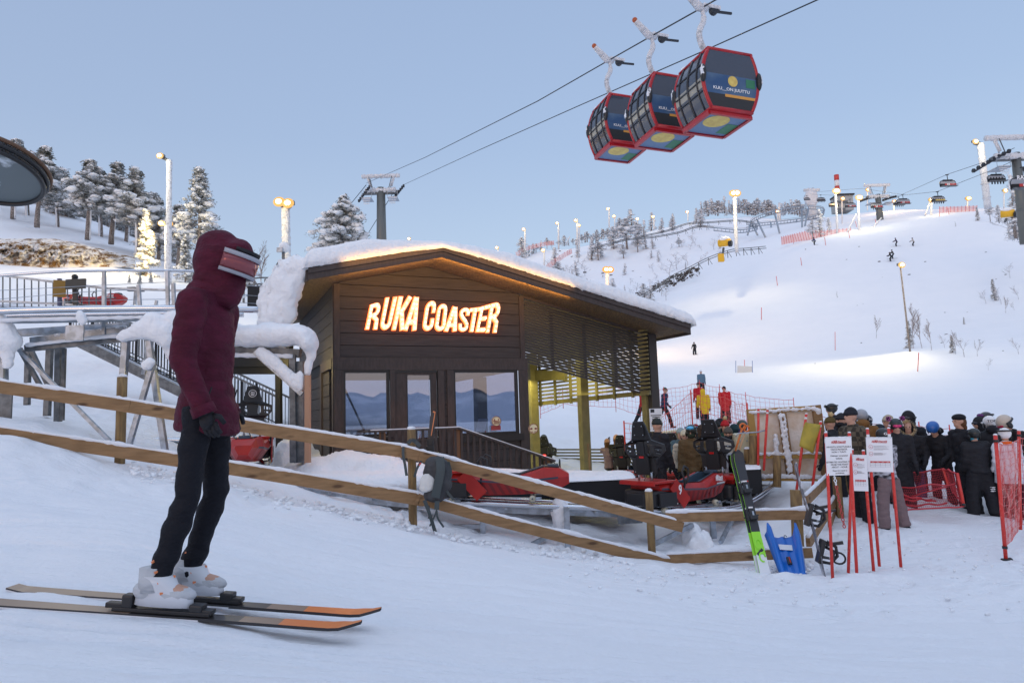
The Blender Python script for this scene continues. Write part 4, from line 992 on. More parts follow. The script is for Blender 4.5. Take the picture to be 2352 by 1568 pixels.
# big lattice beam beneath
bmz=[((75,783,10.9),(290,757,11.0),.16,.10),((60,800,10.7),(310,775,10.8),.10,.10),((-40,770,11.2),(300,748,11.3),.1,.12)]
for i,(a,b,w,h) in enumerate(bmz):
    q=MB().use(GALV if i!=1 else GALVD); q.beam(P(*a),P(*b),w,h); q.obj('girder',parent=upt)
for a,b,d,w in (((36,795),(252,1012),10.6,.055),((45,800),(95,890),11.0,.06),((70,800),(115,895),11.4,.06),((5,785),(5,960),10.7,.12),((290,777),(283,865),10.5,.09),((340,770),(380,1040),10.5,.08),((352,830),(290,1045),10.3,.07),((345,780),(330,860),10.8,.06),((135,790),(133,968),11.4,.09),((115,790),(108,955),11.9,.09),((65,800),(62,930),12.2,.08),((148,800),(143,965),11.2,.05)):
    q=MB().use(GALV if d<11 else GALVD); q.beam(P(a[0],a[1],d),P(b[0],b[1],d),w,w,up=Vector((0,1,0))); q.obj('leg' if abs(a[0]-b[0])<30 else 'brace',parent=upt)
for x,y,w,h,d in ((172,764,44,44,10.35),(8,940,40,90,10.5)):
    q=MB().use(GALV if y<900 else GALVD); p=P(x,y,d); q.box(p,(w/1568*d*.9,.03,h/1568*d*.8),rz=.1); q.obj('gusset_plate',parent=upt)
for a,b,ya,yb in ((239,239,623,769),(384,386,623,707),(318,322,655,712),(398,400,650,712)):
    q=MB().use(GALV); q.beam(P(a,ya,10.9),P(b,yb,10.9),.05,.05,up=Vector((0,1,0))); q.obj('railing_post',parent=upt)
pipe([(-80,638,10.5),(0,633,10.6),(120,625,10.7),(240,622,10.9),(440,622.5,11.3),(600,632,12.5)],.022,'handrail',upt)
for ya,yb,yc in ((670,655,640),(692,668,662),(702,690,680)):
    pipe([(-60,ya,10.6),(239,yb,10.9),(420,yc+8,11.3),(600,yc+18,12.4)],.005,'wire',upt,GALV,5)
# snow on it
def snowthing(name,label,pts,voxel=.035,disp=.03,dfreq=4,stretch=1):
    s=MB().use(SNOW,True)
    for i,(x,y,d,rx,ry) in enumerate(pts): s.ell(P(x,y,d),(rx,max(rx*.7,.06),ry),seg=14,rings=10)
    x,y,d=pts[0][:3]; return baked_thing(s,name,SNOW,P(x,y,d),voxel,label,'snow',disp=disp,dfreq=dfreq,group='snow clumps on the raised track')
snowthing('snow_clump','tall snow clump drooping at the left picture edge below the rails',[(0,745,10.4,.12,.2),(8,765,10.4,.20,.2),(15,785,10.4,.24,.16),(30,790,10.4,.14,.1),(18,815,10.4,.11,.18),(16,835,10.4,.09,.1),(-20,780,10.4,.25,.3)])
snowthing('snow_clump','small round snow ball hanging under the rail above the gusset plate',[(186,728,10.3,.085,.10),(190,736,10.3,.08,.09),(183,720,10.3,.05,.06)])
snowthing('snow_clump','wide snow clump on the support left of the skier',[(330,757,10.4,.22,.16),(300,768,10.4,.16,.10),(350,745,10.4,.2,.2),(365,762,10.4,.22,.17),(380,775,10.4,.16,.16),(285,775,10.4,.12,.07),(400,740,10.5,.2,.2),(395,770,10.5,.2,.25),(390,800,10.5,.1,.2)])
snowthing('snow_clump','round snow clump on the slanted leg above the timber fence',[(338,838,10.2,.10,.09),(345,832,10.2,.09,.08)])
for ln in ([(75,779,10.85),(180,766,10.9),(290,752,10.95)],[(60,794,10.6),(180,781,10.65),(300,770,10.7)],[(-40,738,10.3),(200,733,10.35),(330,730,10.4)]):
    pp=catmull([P(*a) for a in ln],50); q=MB().use(SNOWF,True); q.tube([p+ZU*.01 for p in pp],[.028+.018*noise.noise(Vector((i*.25,ln[0][1],0))) for i in range(len(pp))],8); q.obj('snow_cap',parent=upt)
# snow covered steel frame in front of the hut corner
fr=thing('snowy_steel_frame','steel frame with a fat snow load and slanted brace left of the hut','frame',P(690,1055,11.6))
q=MB().use(GALVD); q.beam(P(520,800,11.6),P(690,812,11.6),.16,.14); q.obj('beam',parent=fr)
q=MB().use(GALVD); q.beam(P(672,815,11.5),P(674,1062,11.5),.10,.08,up=Vector((0,1,0))); q.beam(P(687,830,11.6),P(689,1062,11.6),.16,.12,up=Vector((0,1,0))); q.obj('column',parent=fr)
q=MB().use(GALV); q.beam(P(585,808,11.4),P(694,905,11.4),.06,.08); q.obj('brace',parent=fr)
q=MB().use(mat('warm_pole_timber',(.42,.24,.15),.7)); q.beam(P(707,862,11.4),P(707,1062,11.4),.085,.085,up=Vector((0,1,0))); q.obj('timber_pole',parent=fr)
q=MB().use(SNOWF,True); q.tube([P(520+i*8,815+i*.15,11.45) for i in range(20)],[.04+.02*noise.noise(Vector((i*.6,1,1))) for i in range(20)],8); q.obj('snow_cap',parent=fr)
s=MB().use(SNOW,True)
for x,y,rx,ry in ((520,760,.25,.22),(540,770,.28,.20),(580,772,.30,.20),(620,770,.30,.22),(655,770,.28,.20),(680,768,.26,.18),(700,775,.20,.18),(712,790,.13,.16),(715,815,.09,.14),(708,840,.08,.12),(706,858,.07,.06),(500,735,.2,.2),(480,740,.2,.25)): s.ell(P(x,y,11.5),(rx,.32 if ry>.15 else .09,ry),seg=16,rings=12)
baked_thing(s,'snow_load',SNOW,P(620,790,11.5),.035,'fat rounded snow load on the steel frame with a tail hanging at right','snow',smooth=8,disp=.02,dfreq=3)
s=MB().use(SNOW,True)
for i in range(9):
    f=i/8; s.ell(P(600+82*f,812+72*f**1.1,11.4)+ZU*.02,(.10+.02*math.sin(i),.09,.10+.03*math.sin(f*3)),seg=12,rings=8)
s.ell(P(690,875,11.4),(.07,.09,.18),seg=12,rings=8)
baked_thing(s,'snow_load',SNOW,P(650,860,11.4),.03,'thick snow strip lying on the slanted brace of the steel frame','snow',disp=.015,dfreq=5)
# dark lean-to structure behind (opening frame)
q=MB().use(BLKM); 
for a,b,w in (((520,815),(668,815),.5),((520,845),(668,845),.25),((640,860),(642,1060),.16)): q.beam(P(a[0],a[1],14),P(b[0],b[1],14),w*.6,w,up=ZU if a[1]<860 and b[0]>645 else Vector((0,1,0)))
single(q,'dark_portal','dark timber portal behind the steel frame left of the hut','portal',P(640,1060,14))
q=MB().use(BLKM); q.box(P(590,684,17),(.44,.1,.6)); q.tube([P(606,663,17),P(606,740,17)],.03,6); single(q,'black_board','black board on a pole above the rails, right of the skier','board',P(590,700,17))
# stairs
def stairs():
    t=thing('steel_stairs','snowy steel stairs descending to the right behind the raised track','stairs',P(350,900,16))
    a,b=P(160,776,16.5),P(640,1010,15.5)
    for off in (0,.9):
        q=MB().use(GALVD); q.beam(a+Vector((0,off,0)),b+Vector((0,off,0)),.05,.22); q.obj('stringer',parent=t)
    q=MB().use(SNOWF); n=26
    for i in range(n): p=a.lerp(b,(i+.5)/n)+Vector((0,.45,.03)); q.box(p,(.24,.85,.07))
    q.obj('treads',parent=t)
    for off,h in ((0,.95),(.9,.95)):
        o=Vector((0,off,0)); q=MB().use(GALVD); q.beam(a+o+ZU*h,b+o+ZU*h,.05,.04); q.obj('handrail',parent=t); q=MB().use(BLKM)
        q.beam(a+o+ZU*.2,b+o+ZU*.2,.02,.02)
        m_=66
        for i in range(m_+1): p=a.lerp(b,i/m_)+o; q.beam(p+ZU*.2,p+ZU*h,.014 if i%11 else .045,.014 if i%11 else .045,up=Vector((0,1,0)))
        q.obj('railing_bars',parent=t)
stairs()
# railing and platform at far left
t=thing('platform_railing','thin barred steel railing at the upper left above the raised rails','railing',P(100,705,17))
q=MB().use(GALVD)
for i in range(17): 
    x=-10+i*16.5; yt=632+i*1.9; p=P(x,yt,16.5); b=P(x,705,16.5); q.beam(b,p,.022,.022,up=Vector((0,1,0)))
q.obj('bars',parent=t)
q=MB().use(GALV); q.beam(P(-40,627,16.5),P(240,662,16.5),.05,.05); q.beam(P(240,662,16.5),P(440,668,16.5),.05,.05); q.beam(P(-40,690,16.5),P(240,703,16.5),.05,.05); q.obj('top_rail',parent=t)
q=MB().use(mat('navy_post',(.05,.06,.13),.5)); q.beam(P(137,640,16),P(137,702,16),.07,.07,up=Vector((0,1,0))); q.obj('post',parent=t)
q=MB().use(mat('mustard_board',(.30,.17,.03),.6)); q.box(P(137,663,15.9),(.26,.03,.40),rz=.5); single(q,'mustard_sign','small mustard coloured board on the navy post at left','sign',P(137,670,15.9))
t=thing('dark_sign_board','dark blank sign board above the number 20 sled','sign',P(175,700,15.8)); q=MB().use(mat('slate_board',(.065,.06,.05),.7)); q.box(P(174,652,15.6),(.50,.03,.23),rz=-.1); q.obj('board',parent=t)
q=MB().use(BLK); q.beam(P(171,640,15.8),P(174,700,15.8),.10,.06,up=Vector((0,1,0))); q.ell(P(172,636,15.8),.07); q.obj('post',parent=t)
t=thing('signal_post','small post with a lit red signal lamp behind the sled number 20','signal',P(142,700,16.2)); q=MB().use(GALV); q.beam(P(146,680,16.2),P(147,703,16.2),.04,.04,up=Vector((0,1,0))); q.beam(P(136,682,16.2),P(158,684,16.2),.04,.04); q.obj('post',parent=t); q=MB().use(glow('signal_lamp',(1,.10,.03),8)); q.ell(P(138,682,16.1),.03); q.obj('lamp',parent=t)
for x,yt,yb,d,l in ((312,666,705,17,'small camera post behind the raised rails'),(360,690,705,17,'short rail end post behind the raised rails')):
    t=thing('camera_post',l,'post',P(x,yb,d)); q=MB().use(GALV); q.beam(P(x,yt,d),P(x-3,yb,d),.06,.06,up=Vector((0,1,0))); q.obj('post',parent=t)
    if x==312: q=MB().use(GALVD); q.box(P(x-9,yt-2,d),(.2,.1,.1)); q.box(P(x+12,yt,d),(.14,.08,.08)); q.obj('camera_head',parent=t)
track('upper_left_track','upper twin rails of the coaster carrying sled number 20',[P(-80,698,21.5),P(100,708,21.2),P(205,714,21),P(330,708,21.5),P(480,692,23),P(600,674,27)],.45,.03,box=False)
for y,x0,x1,d in ((952,60,400,15.5),(975,110,420,15)):
    q=MB().use(SNOWF,True); pp=[P(x0+(x1-x0)*i/40,y+3*i/40,d) for i in range(41)]; q.tube(pp,[.10+.03*noise.noise(Vector((i*.3,y,0))) for i in range(41)],8); single(q,'snowy_pipe','snow covered horizontal pipe behind the fence at left','pipe',P(x0,y+15,d),group='snowy pipes behind the fence')
pts=[P(375,1010,12.6),P(480,1012,12.6),P(560,1040,12)]
track('lower_left_track','low twin rails behind the skier leading to the sled with emblem',[P(360,1008,12.6),P(450,1012,12.6),P(530,1030,12.2),P(572,1066,11.3),P(590,1100,10.6)],.45,.035)
# big disc at upper left: underside of a drive wheel
t=thing('bull_wheel','dark round wheel housing hanging in at the upper left edge','wheel',P(20,400,14))
cw=P(-40,398,14); n=64; nrm=Vector((0,-.30,-1)).normalized()
ux=Vector((1,0,0)); uy=nrm.cross(ux).normalized(); ux=uy.cross(nrm)
def circ(r,h,k=1.0): return [cw+ux*r*math.cos(2*PI*i/n)+uy*r*math.sin(2*PI*i/n)-nrm*h for i in range(n+1)]
RW=1.16
q=MB().use(mat('wheel_disc',(.12,.15,.16),.5,c2=(.55,.60,.64),nscale=1.6,mixlo=.60,mixhi=.66)); pts=circ(RW*.93,.0)[:-1]; q.add([p for p in pts]+[p-nrm*.03 for p in pts],[tuple(range(n)),tuple(range(2*n-1,n-1,-1))]+[(i,n+i,n+(i+1)%n,(i+1)%n) for i in range(n)]); q.obj('disc',parent=t)
q=MB().use(BLK,True); q.tube(circ(RW*.95,-.03),.05,8,cap=False); q.tube(circ(RW*.99,.10),.05,8,cap=False); q.obj('rim',parent=t)
q=MB().use(mat('rusty_rim',(.13,.07,.04),.7),True); q.tube(circ(RW*1.02,.22),.045,8,cap=False); q.obj('outer_rim',parent=t)
q=MB().use(SNOW,True); pts=circ(RW*.98,.26)[:-1]; q.add(pts+[cw-nrm*.40],[(i,(i+1)%n,n) for i in range(n)]); q.obj('snow_cap',parent=t)
# ---------------- people
def clothm(name,c,rough=.85,c2=None,ns=14): return mat(name,c,.7,0,.8,11,c2=c2,nscale=ns,bdist=.035,spec=.18,stretch=(1,1,1.8))
CM={}
def CL(c,c2=None,ns=14):
    k=(tuple(c),tuple(c2) if c2 else None)
    if k not in CM: CM[k]=clothm('cloth',c,c2=c2,ns=ns)
    return CM[k]
BK=(.021,.022,.027)
def rotx(v,a): c,s=math.cos(a),math.sin(a); return Vector((v.x,v.y*c-v.z*s,v.z*c+v.y*s))
def skeleton(p):
    """p: pose dict. facing +Y, metres for 1.0 = height. returns joints (height 1)"""
    J={}; lean=R(p.get('lean',3)); hz_=.52
    down=Vector((0,0,-1))
    for s,n in ((-1,'l'),(1,'r')):
        th=R(p.get('thigh_'+n,2)); kn=R(p.get('knee_'+n,5)); ab=R(p.get('splay',4))
        d=rotx(down,th); d=Matrix.Rotation(-s*ab,3,'Y')@d
        hip=Vector((s*.052,0,hz_)); knee=hip+d*.245; d2=rotx(down,th-kn); d2=Matrix.Rotation(-s*ab*.5,3,'Y')@d2
        ank=knee+d2*.235; J['hip'+n]=hip; J['kne'+n]=knee; J['ank'+n]=ank
    low=min(J['ankl'].z,J['ankr'].z)-.045
    up=Vector((0,math.sin(lean),math.cos(lean)))
    J['pel']=Vector((0,0,hz_+.01)); J['wai']=J['pel']+up*.09; J['che']=J['pel']+up*.20; J['nec']=J['pel']+up*.305
    hl=R(p.get('nod',0)); hup=Vector((0,math.sin(lean*.5+hl),math.cos(lean*.5+hl))); J['hup']=hup
    J['hea']=J['nec']+hup*.095+Vector((0,.012,0)); J['up']=up
    for s,n in ((-1,'l'),(1,'r')):
        sh=J['pel']+up*.275+Vector((s*.105,0,0)); f=R(p.get('arm_'+n,5)); o=R(p.get('out',7)); e=R(p.get('elbow_'+n,18)); inn=R(p.get('in_'+n,0))
        d=rotx(down,f); d=Matrix.Rotation(-s*o,3,'Y')@d; el=sh+d*.165; d2=rotx(down,f+e); d2=Matrix.Rotation(-s*(o*.4)+s*inn,3,'Y')@d2; wr=el+d2*.145
        J['sho'+n]=sh; J['elb'+n]=el; J['wri'+n]=wr; J['hd'+n]=d2
    for k in J:
        if k not in('hup','up','hdl','hdr'): J[k]=J[k]-Vector((0,0,low))
    return J
MESHC={}
POSES={
'stand':dict(lean=3,arm_l=4,arm_r=6,elbow_l=22,elbow_r=18,thigh_l=3,thigh_r=-2,knee_l=5,knee_r=4),
'pocket':dict(lean=2,arm_l=-8,arm_r=-8,elbow_l=55,elbow_r=55,in_l=25,in_r=25,thigh_l=2,thigh_r=-4,out=16),
'down':dict(lean=10,nod=28,arm_l=15,arm_r=12,elbow_l=45,elbow_r=40,in_l=20,in_r=15),
'walk':dict(lean=9,arm_l=25,arm_r=-22,elbow_l=20,elbow_r=15,thigh_l=-22,thigh_r=24,knee_l=14,knee_r=10),
'wide':dict(lean=2,arm_l=4,arm_r=6,elbow_l=30,elbow_r=30,splay=8,thigh_l=3,thigh_r=-4),
'ski':dict(lean=20,nod=-8,arm_l=30,arm_r=30,elbow_l=45,elbow_r=45,out=20,thigh_l=32,thigh_r=28,knee_l=42,knee_r=38,splay=6),
'skistraight':dict(lean=4,arm_l=8,arm_r=8,elbow_l=30,elbow_r=30,out=18,thigh_l=6,thigh_r=4,knee_l=12,knee_r=8,splay=5),
'sit':dict(lean=-8,arm_l=35,arm_r=35,elbow_l=45,elbow_r=45,thigh_l=82,thigh_r=80,knee_l=30,knee_r=35,splay=6),
'wave':dict(lean=-5,arm_l=95,arm_r=30,elbow_l=60,elbow_r=45,thigh_l=82,thigh_r=80,knee_l=30,knee_r=35,splay=6)}
def limb(mb,a,b,r0,r1,n=5,seg=12,bulge=0):
    mb.tube([a.lerp(b,i/n) for i in range(n+1)],[r0+(r1-r0)*i/n+bulge*math.sin(PI*i/n) for i in range(n+1)],seg)
def baseparts(pose,h,wide,coat,leg,fine):
    key=(pose,round(h,2),wide,coat,leg,fine)
    if key in MESHC: return MESHC[key]
    J=skeleton(POSES[pose]); S={k:(v*h if k not in('hup','up','hdl','hdr') else v) for k,v in J.items()}; w=wide*h; vx=.016 if fine else .026
    out={}
    # body, one continuous skin
    b=MB().use(SKINM); up=S['up']
    limb(b,S['pel'],S['wai'],.058*w,.052*w); limb(b,S['wai'],S['nec']-up*.07*h,.052*w,.056*w); limb(b,S['nec']-up*.06*h,S['hea']-S['hup']*.04*h,.034*h,.032*h)
    for n in 'lr':
        limb(b,S['hip'+n],S['kne'+n],.042*w,.032*w); limb(b,S['kne'+n],S['ank'+n],.034*w,.022*w); b.ell(S['ank'+n]+Vector((0,.04*h,-.02*h)),(.028*h,.07*h,.022*h))
        limb(b,S['sho'+n],S['elb'+n],.030*w,.024*w); limb(b,S['elb'+n],S['wri'+n],.024*w,.017*w)
        b.ell(S['sho'+n]-Vector((0,0,.01*h)),.026*w)
    hM=Matrix.Translation(S['hea'])@S['hup'].to_track_quat('Z','Y').to_matrix().to_4x4()
    # make head frame face +Y
    z=S['hup']; x=Vector((1,0,0)); y=z.cross(x).normalized(); hM=Matrix((x,y,z)).transposed().to_4x4(); hM.translation=S['hea']
    b.ell((0,-.004*h,.006*h),(.043*h,.053*h,.060*h),M=hM,seg=16,rings=12); b.ell((0,.018*h,-.034*h),(.030*h,.032*h,.028*h),M=hM); b.ell((0,.052*h,-.008*h),(.0075*h,.014*h,.014*h),M=hM)
    b.ell((0,.042*h,-.032*h),(.015*h,.01*h,.006*h),M=hM)
    for s in (-1,1): b.ell((s*.044*h,-.004*h,-.004*h),(.006*h,.012*h,.016*h),M=hM)
    out['body']=bake(b,'body',.010 if fine else .014,3)
    out['hM']=hM; out['S']=S
    # jacket
    c=MB().use(SKINM); cl=.035*h if coat=='puffy' else .024*h
    pr=.080*w+cl*.45
    hem={'short':-.02,'puffy':-.03,'long':-.16,'mid':-.085,'coat':-.30}[coat]*h
    f=.8
    secs=[]
    def ring(c0,rx,ry): secs.append((c0,rx,ry))
    pts=[(S['pel']+up*hem,pr*1.14,pr*1.12),(S['pel']+up*hem*.4,pr*1.13,pr*1.08),(S['pel']+up*.03*h,pr*1.05,pr*.86),(S['wai'],pr*.98,pr*.82),(S['che'],pr*1.10,pr*.86),(S['che']+up*.06*h,pr*1.10,pr*.80),(S['nec']-up*.015*h,pr*.66,pr*.6),(S['nec']+up*.015*h,.050*h,.050*h)]
    vs=[];fs=[];N=18
    for c0,rx,ry in pts:
        for j in range(N):
            a=2*PI*j/N; vs.append(c0+Vector((math.cos(a)*rx,math.sin(a)*ry,0)))
    for i in range(len(pts)-1):
        for j in range(N): j2=(j+1)%N; fs.append((i*N+j,i*N+j2,(i+1)*N+j2,(i+1)*N+j))
    fs+=[tuple(range(N))[::-1],tuple((len(pts)-1)*N+j for j in range(N))]; c.add(vs,fs)
    for n in 'lr':
        s_=.032*w+cl*.42
        c.ell(S['sho'+n],s_*1.15,seg=12,rings=8); limb(c,S['sho'+n],S['elb'+n],s_*1.08,s_*.92,bulge=.003); c.ell(S['elb'+n],s_*.95,seg=12,rings=8); limb(c,S['elb'+n],S['wri'+n],s_*.92,s_*.72)
        c.ell(S['sho'+n].lerp(S['nec'],.45)+up*-.004*h,(.055*h,.045*h,.035*h))
    c.tube([S['nec']-up*.02*h,S['nec']+up*.03*h],[.055*h,.046*h],14)
    out['jacket']=bake(c,'jacket',vx,3)
    for v in out['jacket'].vertices: v.co+=v.normal*(.006 if fine else .012)*noise.noise(Vector((v.co.x*9,v.co.y*9,v.co.z*(24 if fine else 16))))*1.5
    # trousers
    c=MB().use(SKINM); lg={'slim':.0,'normal':.010,'baggy':.022}[leg]*h
    c.ell(S['pel']+Vector((0,0,-.01*h)),(.078*w+lg*.5,.066*w+lg*.3,.07*h),seg=14,rings=10)
    for n in 'lr':
        limb(c,S['hip'+n],S['kne'+n],(.051*w+lg*.7),.041*w+lg,bulge=.002); c.ell(S['kne'+n],.043*w+lg,seg=12,rings=8); limb(c,S['kne'+n],S['ank'+n]-Vector((0,0,.012*h)),.042*w+lg,.036*w+lg*1.15)
    out['trousers']=bake(c,'trousers',vx,3)
    for v in out['trousers'].vertices: v.co+=v.normal*.012*noise.noise(Vector((v.co.x*6,v.co.y*6,v.co.z*14)))*1.3
    MESHC[key]=out; return out
def addm(parent,name,me,m):
    me=me.copy(); me.name=name; me.materials.clear(); me.materials.append(m); o=bpy.data.objects.new(name,me); col.objects.link(o); o.parent=parent; return o
def person(label,loc,face,h=1.75,pose='stand',wide=1,coat='short',leg='normal',jk=BK,tr=BK,bt=BK,gl=BK,head='beanie',hc=BK,goggle=None,hair=None,extra=(),jk2=None,hood=False,group=None,fine=False,turn=0,sc_=1,floor=None,mask=None,facem=None):
    wide=wide*.88 if group else wide
    t=thing('person',label,'person',loc,R(face),group); b=baseparts(pose,round(h,2),round(wide,3),coat,leg,fine); S=b['S']; hM=b['hM']
    addm(t,'body',b['body'],SKINM)
    J=addm(t,'jacket',b['jacket'],CL(jk,jk2,10) if not isinstance(jk,bpy.types.Material) else jk); addm(t,'trousers',b['trousers'],CL(tr))
    for n,s in (('l',-1),('r',1)):
        q=MB().use(CL(bt),True); a=S['ank'+n]; q.ell(a+Vector((0,.042*h,-.024*h)),(.028*h,.074*h,.024*h),seg=12,rings=8); q.tube([a+Vector((0,-.005*h,-.02*h)),a+Vector((0,-.01*h,.04*h))],[.036*h,.034*h],12); q.ell(a+Vector((0,-.02*h,-.02*h)),(.032*h,.035*h,.026*h)); q.obj('boot',parent=t,world=False)
        # glove: palm, thumb and four bent fingers
        q=MB().use(CL(gl),True); w_=S['wri'+n]; d=S['hd'+n].normalized(); sd=Vector((s,0,0)); sd=(sd-d*sd.dot(d)).normalized(); fr_=d.cross(sd)*s
        if fr_.y<0: fr_=-fr_
        k=h*.01
        q.ell(w_+d*2.6*k,(2.0*k,2.0*k,3.0*k),seg=10,rings=7); q.tube([w_-d*2*k,w_+d*1.4*k],[2.3*k,1.9*k],10)
        for i in range(4):
            o=fr_*(1.5-i*1.0)*k; L_=(2.2,2.6,2.4,1.9)[i]*k
            p0=w_+d*4*k+o; p1=p0+d*L_; p2=p1+(d*.6-sd*.7)*L_*.8; q.tube([p0,p1,p2],[.72*k,.66*k,.5*k],7)
        p0=w_+d*2.2*k+fr_*1.7*k; q.tube([p0,p0+(d*.5+fr_*.8)*2*k,p0+(d*1.2+fr_*.7-sd*.3)*2.6*k],[.85*k,.75*k,.6*k],7)
        q.obj('glove',parent=t,world=False)
    if hood or head=='hood':
        q=MB().use(CL(jk,jk2,10) if not isinstance(jk,bpy.types.Material) else jk,True)
        if head=='hood': 
            q.ell((0,-.012*h,.004*h),(.062*h,.066*h,.076*h),M=hM,seg=18,rings=12); q.ell((0,-.02*h,-.05*h),(.06*h,.055*h,.05*h),M=hM)
        else: q.ell((0,-.065*h,-.065*h),(.065*h,.035*h,.045*h),M=hM)
        q.obj('hood',parent=t,world=False)
        if head=='hood':
            q=MB().use(facem or SKINM,True); q.ell((0,.020*h,-.006*h),(.040*h,.040*h,.050*h),M=hM,seg=14,rings=10); q.ell((0,.060*h,-.012*h),(.008*h,.012*h,.013*h),M=hM); q.obj('face',parent=t,world=False)
    if head=='fur':
        q=MB().use(CL(jk),True); q.ell((0,-.02*h,.0),(.062*h,.06*h,.072*h),M=hM,seg=16,rings=10); q.obj('hood',parent=t,world=False)
        q=MB().use(CL((.42,.30,.16),(.6,.48,.3),40)); rr=random.Random(3)
        for i in range(260):
            a=rr.uniform(0,2*PI); c0=Vector((.052*h*math.cos(a),.028*h+rr.uniform(-.02,.02)*h,.062*h*math.sin(a)-.01*h)); d=Vector((math.cos(a)+rr.uniform(-.6,.6),rr.uniform(-.3,1),math.sin(a)+rr.uniform(-.6,.6))).normalized(); e=d.cross(Vector((.3,.2,.9))).normalized()*.005*h
            q.add([hM@(c0-e),hM@(c0+e),hM@(c0+d*.035*h)],[(0,1,2)])
        q.obj('fur_trim',parent=t,world=False)
    if head in('beanie','pompom','beret'):
        q=MB().use(CL(hc),True)
        if head=='beret': q.ell((0,-.006*h,.032*h),(.056*h,.062*h,.036*h),M=hM,seg=16,rings=10)
        else:
            q.loft([(0,-.004*h,.008*h,.050*h,.059*h),(0,-.004*h,.030*h,.052*h,.060*h),(0,-.006*h,.031*h,.049*h,.057*h),(0,-.008*h,.055*h,.040*h,.048*h),(0,-.010*h,.070*h,.024*h,.028*h),(0,-.01*h,.078*h,.008*h,.01*h)],16,M=hM)
        o=q.obj('hat',parent=t,world=False)
        if head=='pompom':
            q=MB().use(CL((.5,.38,.2)),True); q.ell((0,-.02*h,.095*h),.026*h,M=hM,jit=.4); q.obj('pompom',parent=o,world=False)
    if head=='helmet':
        q=MB().use(mat('helmet_shell',hc,.3),True); q.ell((0,-.008*h,.018*h),(.061*h,.071*h,.062*h),M=hM,seg=20,rings=14); o=q.obj('helmet',parent=t,world=False)
        for s in (-1,1): q=MB().use(BLK,True); q.ell((s*.055*h,-.004*h,-.022*h),(.012*h,.024*h,.030*h),M=hM); q.obj('ear_pad',parent=o,world=False)
    if hair:
        q=MB().use(CL(hair),True); q.ell((0,-.022*h,-.012*h),(.049*h,.046*h,.062*h),M=hM,seg=14,rings=10); q.ell((0,-.04*h,-.06*h),(.04*h,.025*h,.04*h),M=hM); q.obj('hair',parent=t,world=False)
    if goggle:
        gup=goggle[1] if len(goggle)>1 else 0
        q=MB().use(mat('goggle_lens',goggle[0],.08,.3),True); zz=.004*h+gup*.040*h; yy=.050*h+gup*.016*h
        q.ell((0,yy-.004*h,zz),(.042*h,.020*h,.021*h),M=hM,seg=16,rings=10); o=q.obj('goggles',parent=t,world=False)
        q=MB().use(mat('goggle_strap',goggle[2] if len(goggle)>2 else BK,.6),True); q.tube([hM@Vector((.0630*h*math.cos(a),-.008*h+.0725*h*math.sin(a),zz+.004*h)) for a in [PI*.12-i*PI*1.24/20 for i in range(21)]],.009*h,6); q.obj('strap',parent=o,world=False)
    elif head!='hood':
        for s in (-1,1):
            q=MB().use(BLK); q.ell((s*.017*h,.0485*h,.004*h),(.006*h,.005*h,.004*h),M=hM,seg=6,rings=4); q.obj('eye',parent=t,world=False)
    if mask:
        q=MB().use(CL(mask),True); q.ell((0,.012*h,-.038*h),(.043*h,.048*h,.034*h),M=hM,seg=14,rings=10); q.obj('neck_warmer',parent=t,world=False)
    for e in extra: e(t,b,h)
    return t
def backpack_x(c=BK):
    def f(t,b,h):
        S=b['S']; q=MB().use(CL(c),True); p=S['che']-Vector((0,.13*h,.01*h)); q.ell(p,(.085*h,.055*h,.13*h),seg=14,rings=10); q.ell(p-Vector((0,.035*h,.03*h)),(.06*h,.035*h,.07*h)); q.obj('backpack',parent=t,world=False)
        q=MB().use(BLKM)
        for s in (-1,1): q.tube([S['che']+Vector((s*.06*h,-.09*h,.09*h)),S['che']+Vector((s*.07*h,.0,.115*h)),S['che']+Vector((s*.075*h,.095*h,.04*h)),S['che']+Vector((s*.08*h,.08*h,-.06*h))],.010*h,6)
        q.obj('shoulder_straps',parent=t,world=False)
    return f
def skis_x(L=.95,c=(.08,.08,.09),tip=0.15,w=.045,poles=False,board=False):
    def f(t,b,h):
        S=b['S']
        for n in 'lr':
            a=S['ank'+n]; q=MB().use(mat('ski_top',c,.35)); z=-.0+.01; Ls=L*h; pts=[]
            for i in range(15):
                u=-.5+i/14; zz=z+.05*h*max(0,(u-.40)/.1)**2*.5; pts.append((a.x,a.y+.05*h+u*Ls,zz+.006))
            vs=[];fs=[]
            for x,y,zz in pts:
                ww=w*(1 if abs((y-a.y-.05*h)/Ls)<.45 else .6); vs+=[(x-ww,y,zz),(x+ww,y,zz),(x+ww,y,zz+.012),(x-ww,y,zz+.012)]
            for i in range(14):
                for j in range(4): k=i*4; fs.append((k+j,k+(j+1)%4,k+4+(j+1)%4,k+4+j))
            fs+=[(3,2,1,0),(56,57,58,59)]; q.add(vs,fs); q.obj('ski',parent=t,world=False)
            if poles:
                q=MB().use(GALVD,True); w_=S['wri'+n]+S['hd'+n]*.04*h; q.tube([w_+Vector((0,0,.03*h)),w_+Vector((0,-.25*h,-(w_.z-.01)))],.008,6); q.obj('ski_pole',parent=t,world=False)
    return f
def stand_at(x,yfeet,d): return P(x,yfeet,d)
def pg(x,d,sink=.03):
    g=gp(x,d); return Vector((g.x,g.y,g.z-sink))
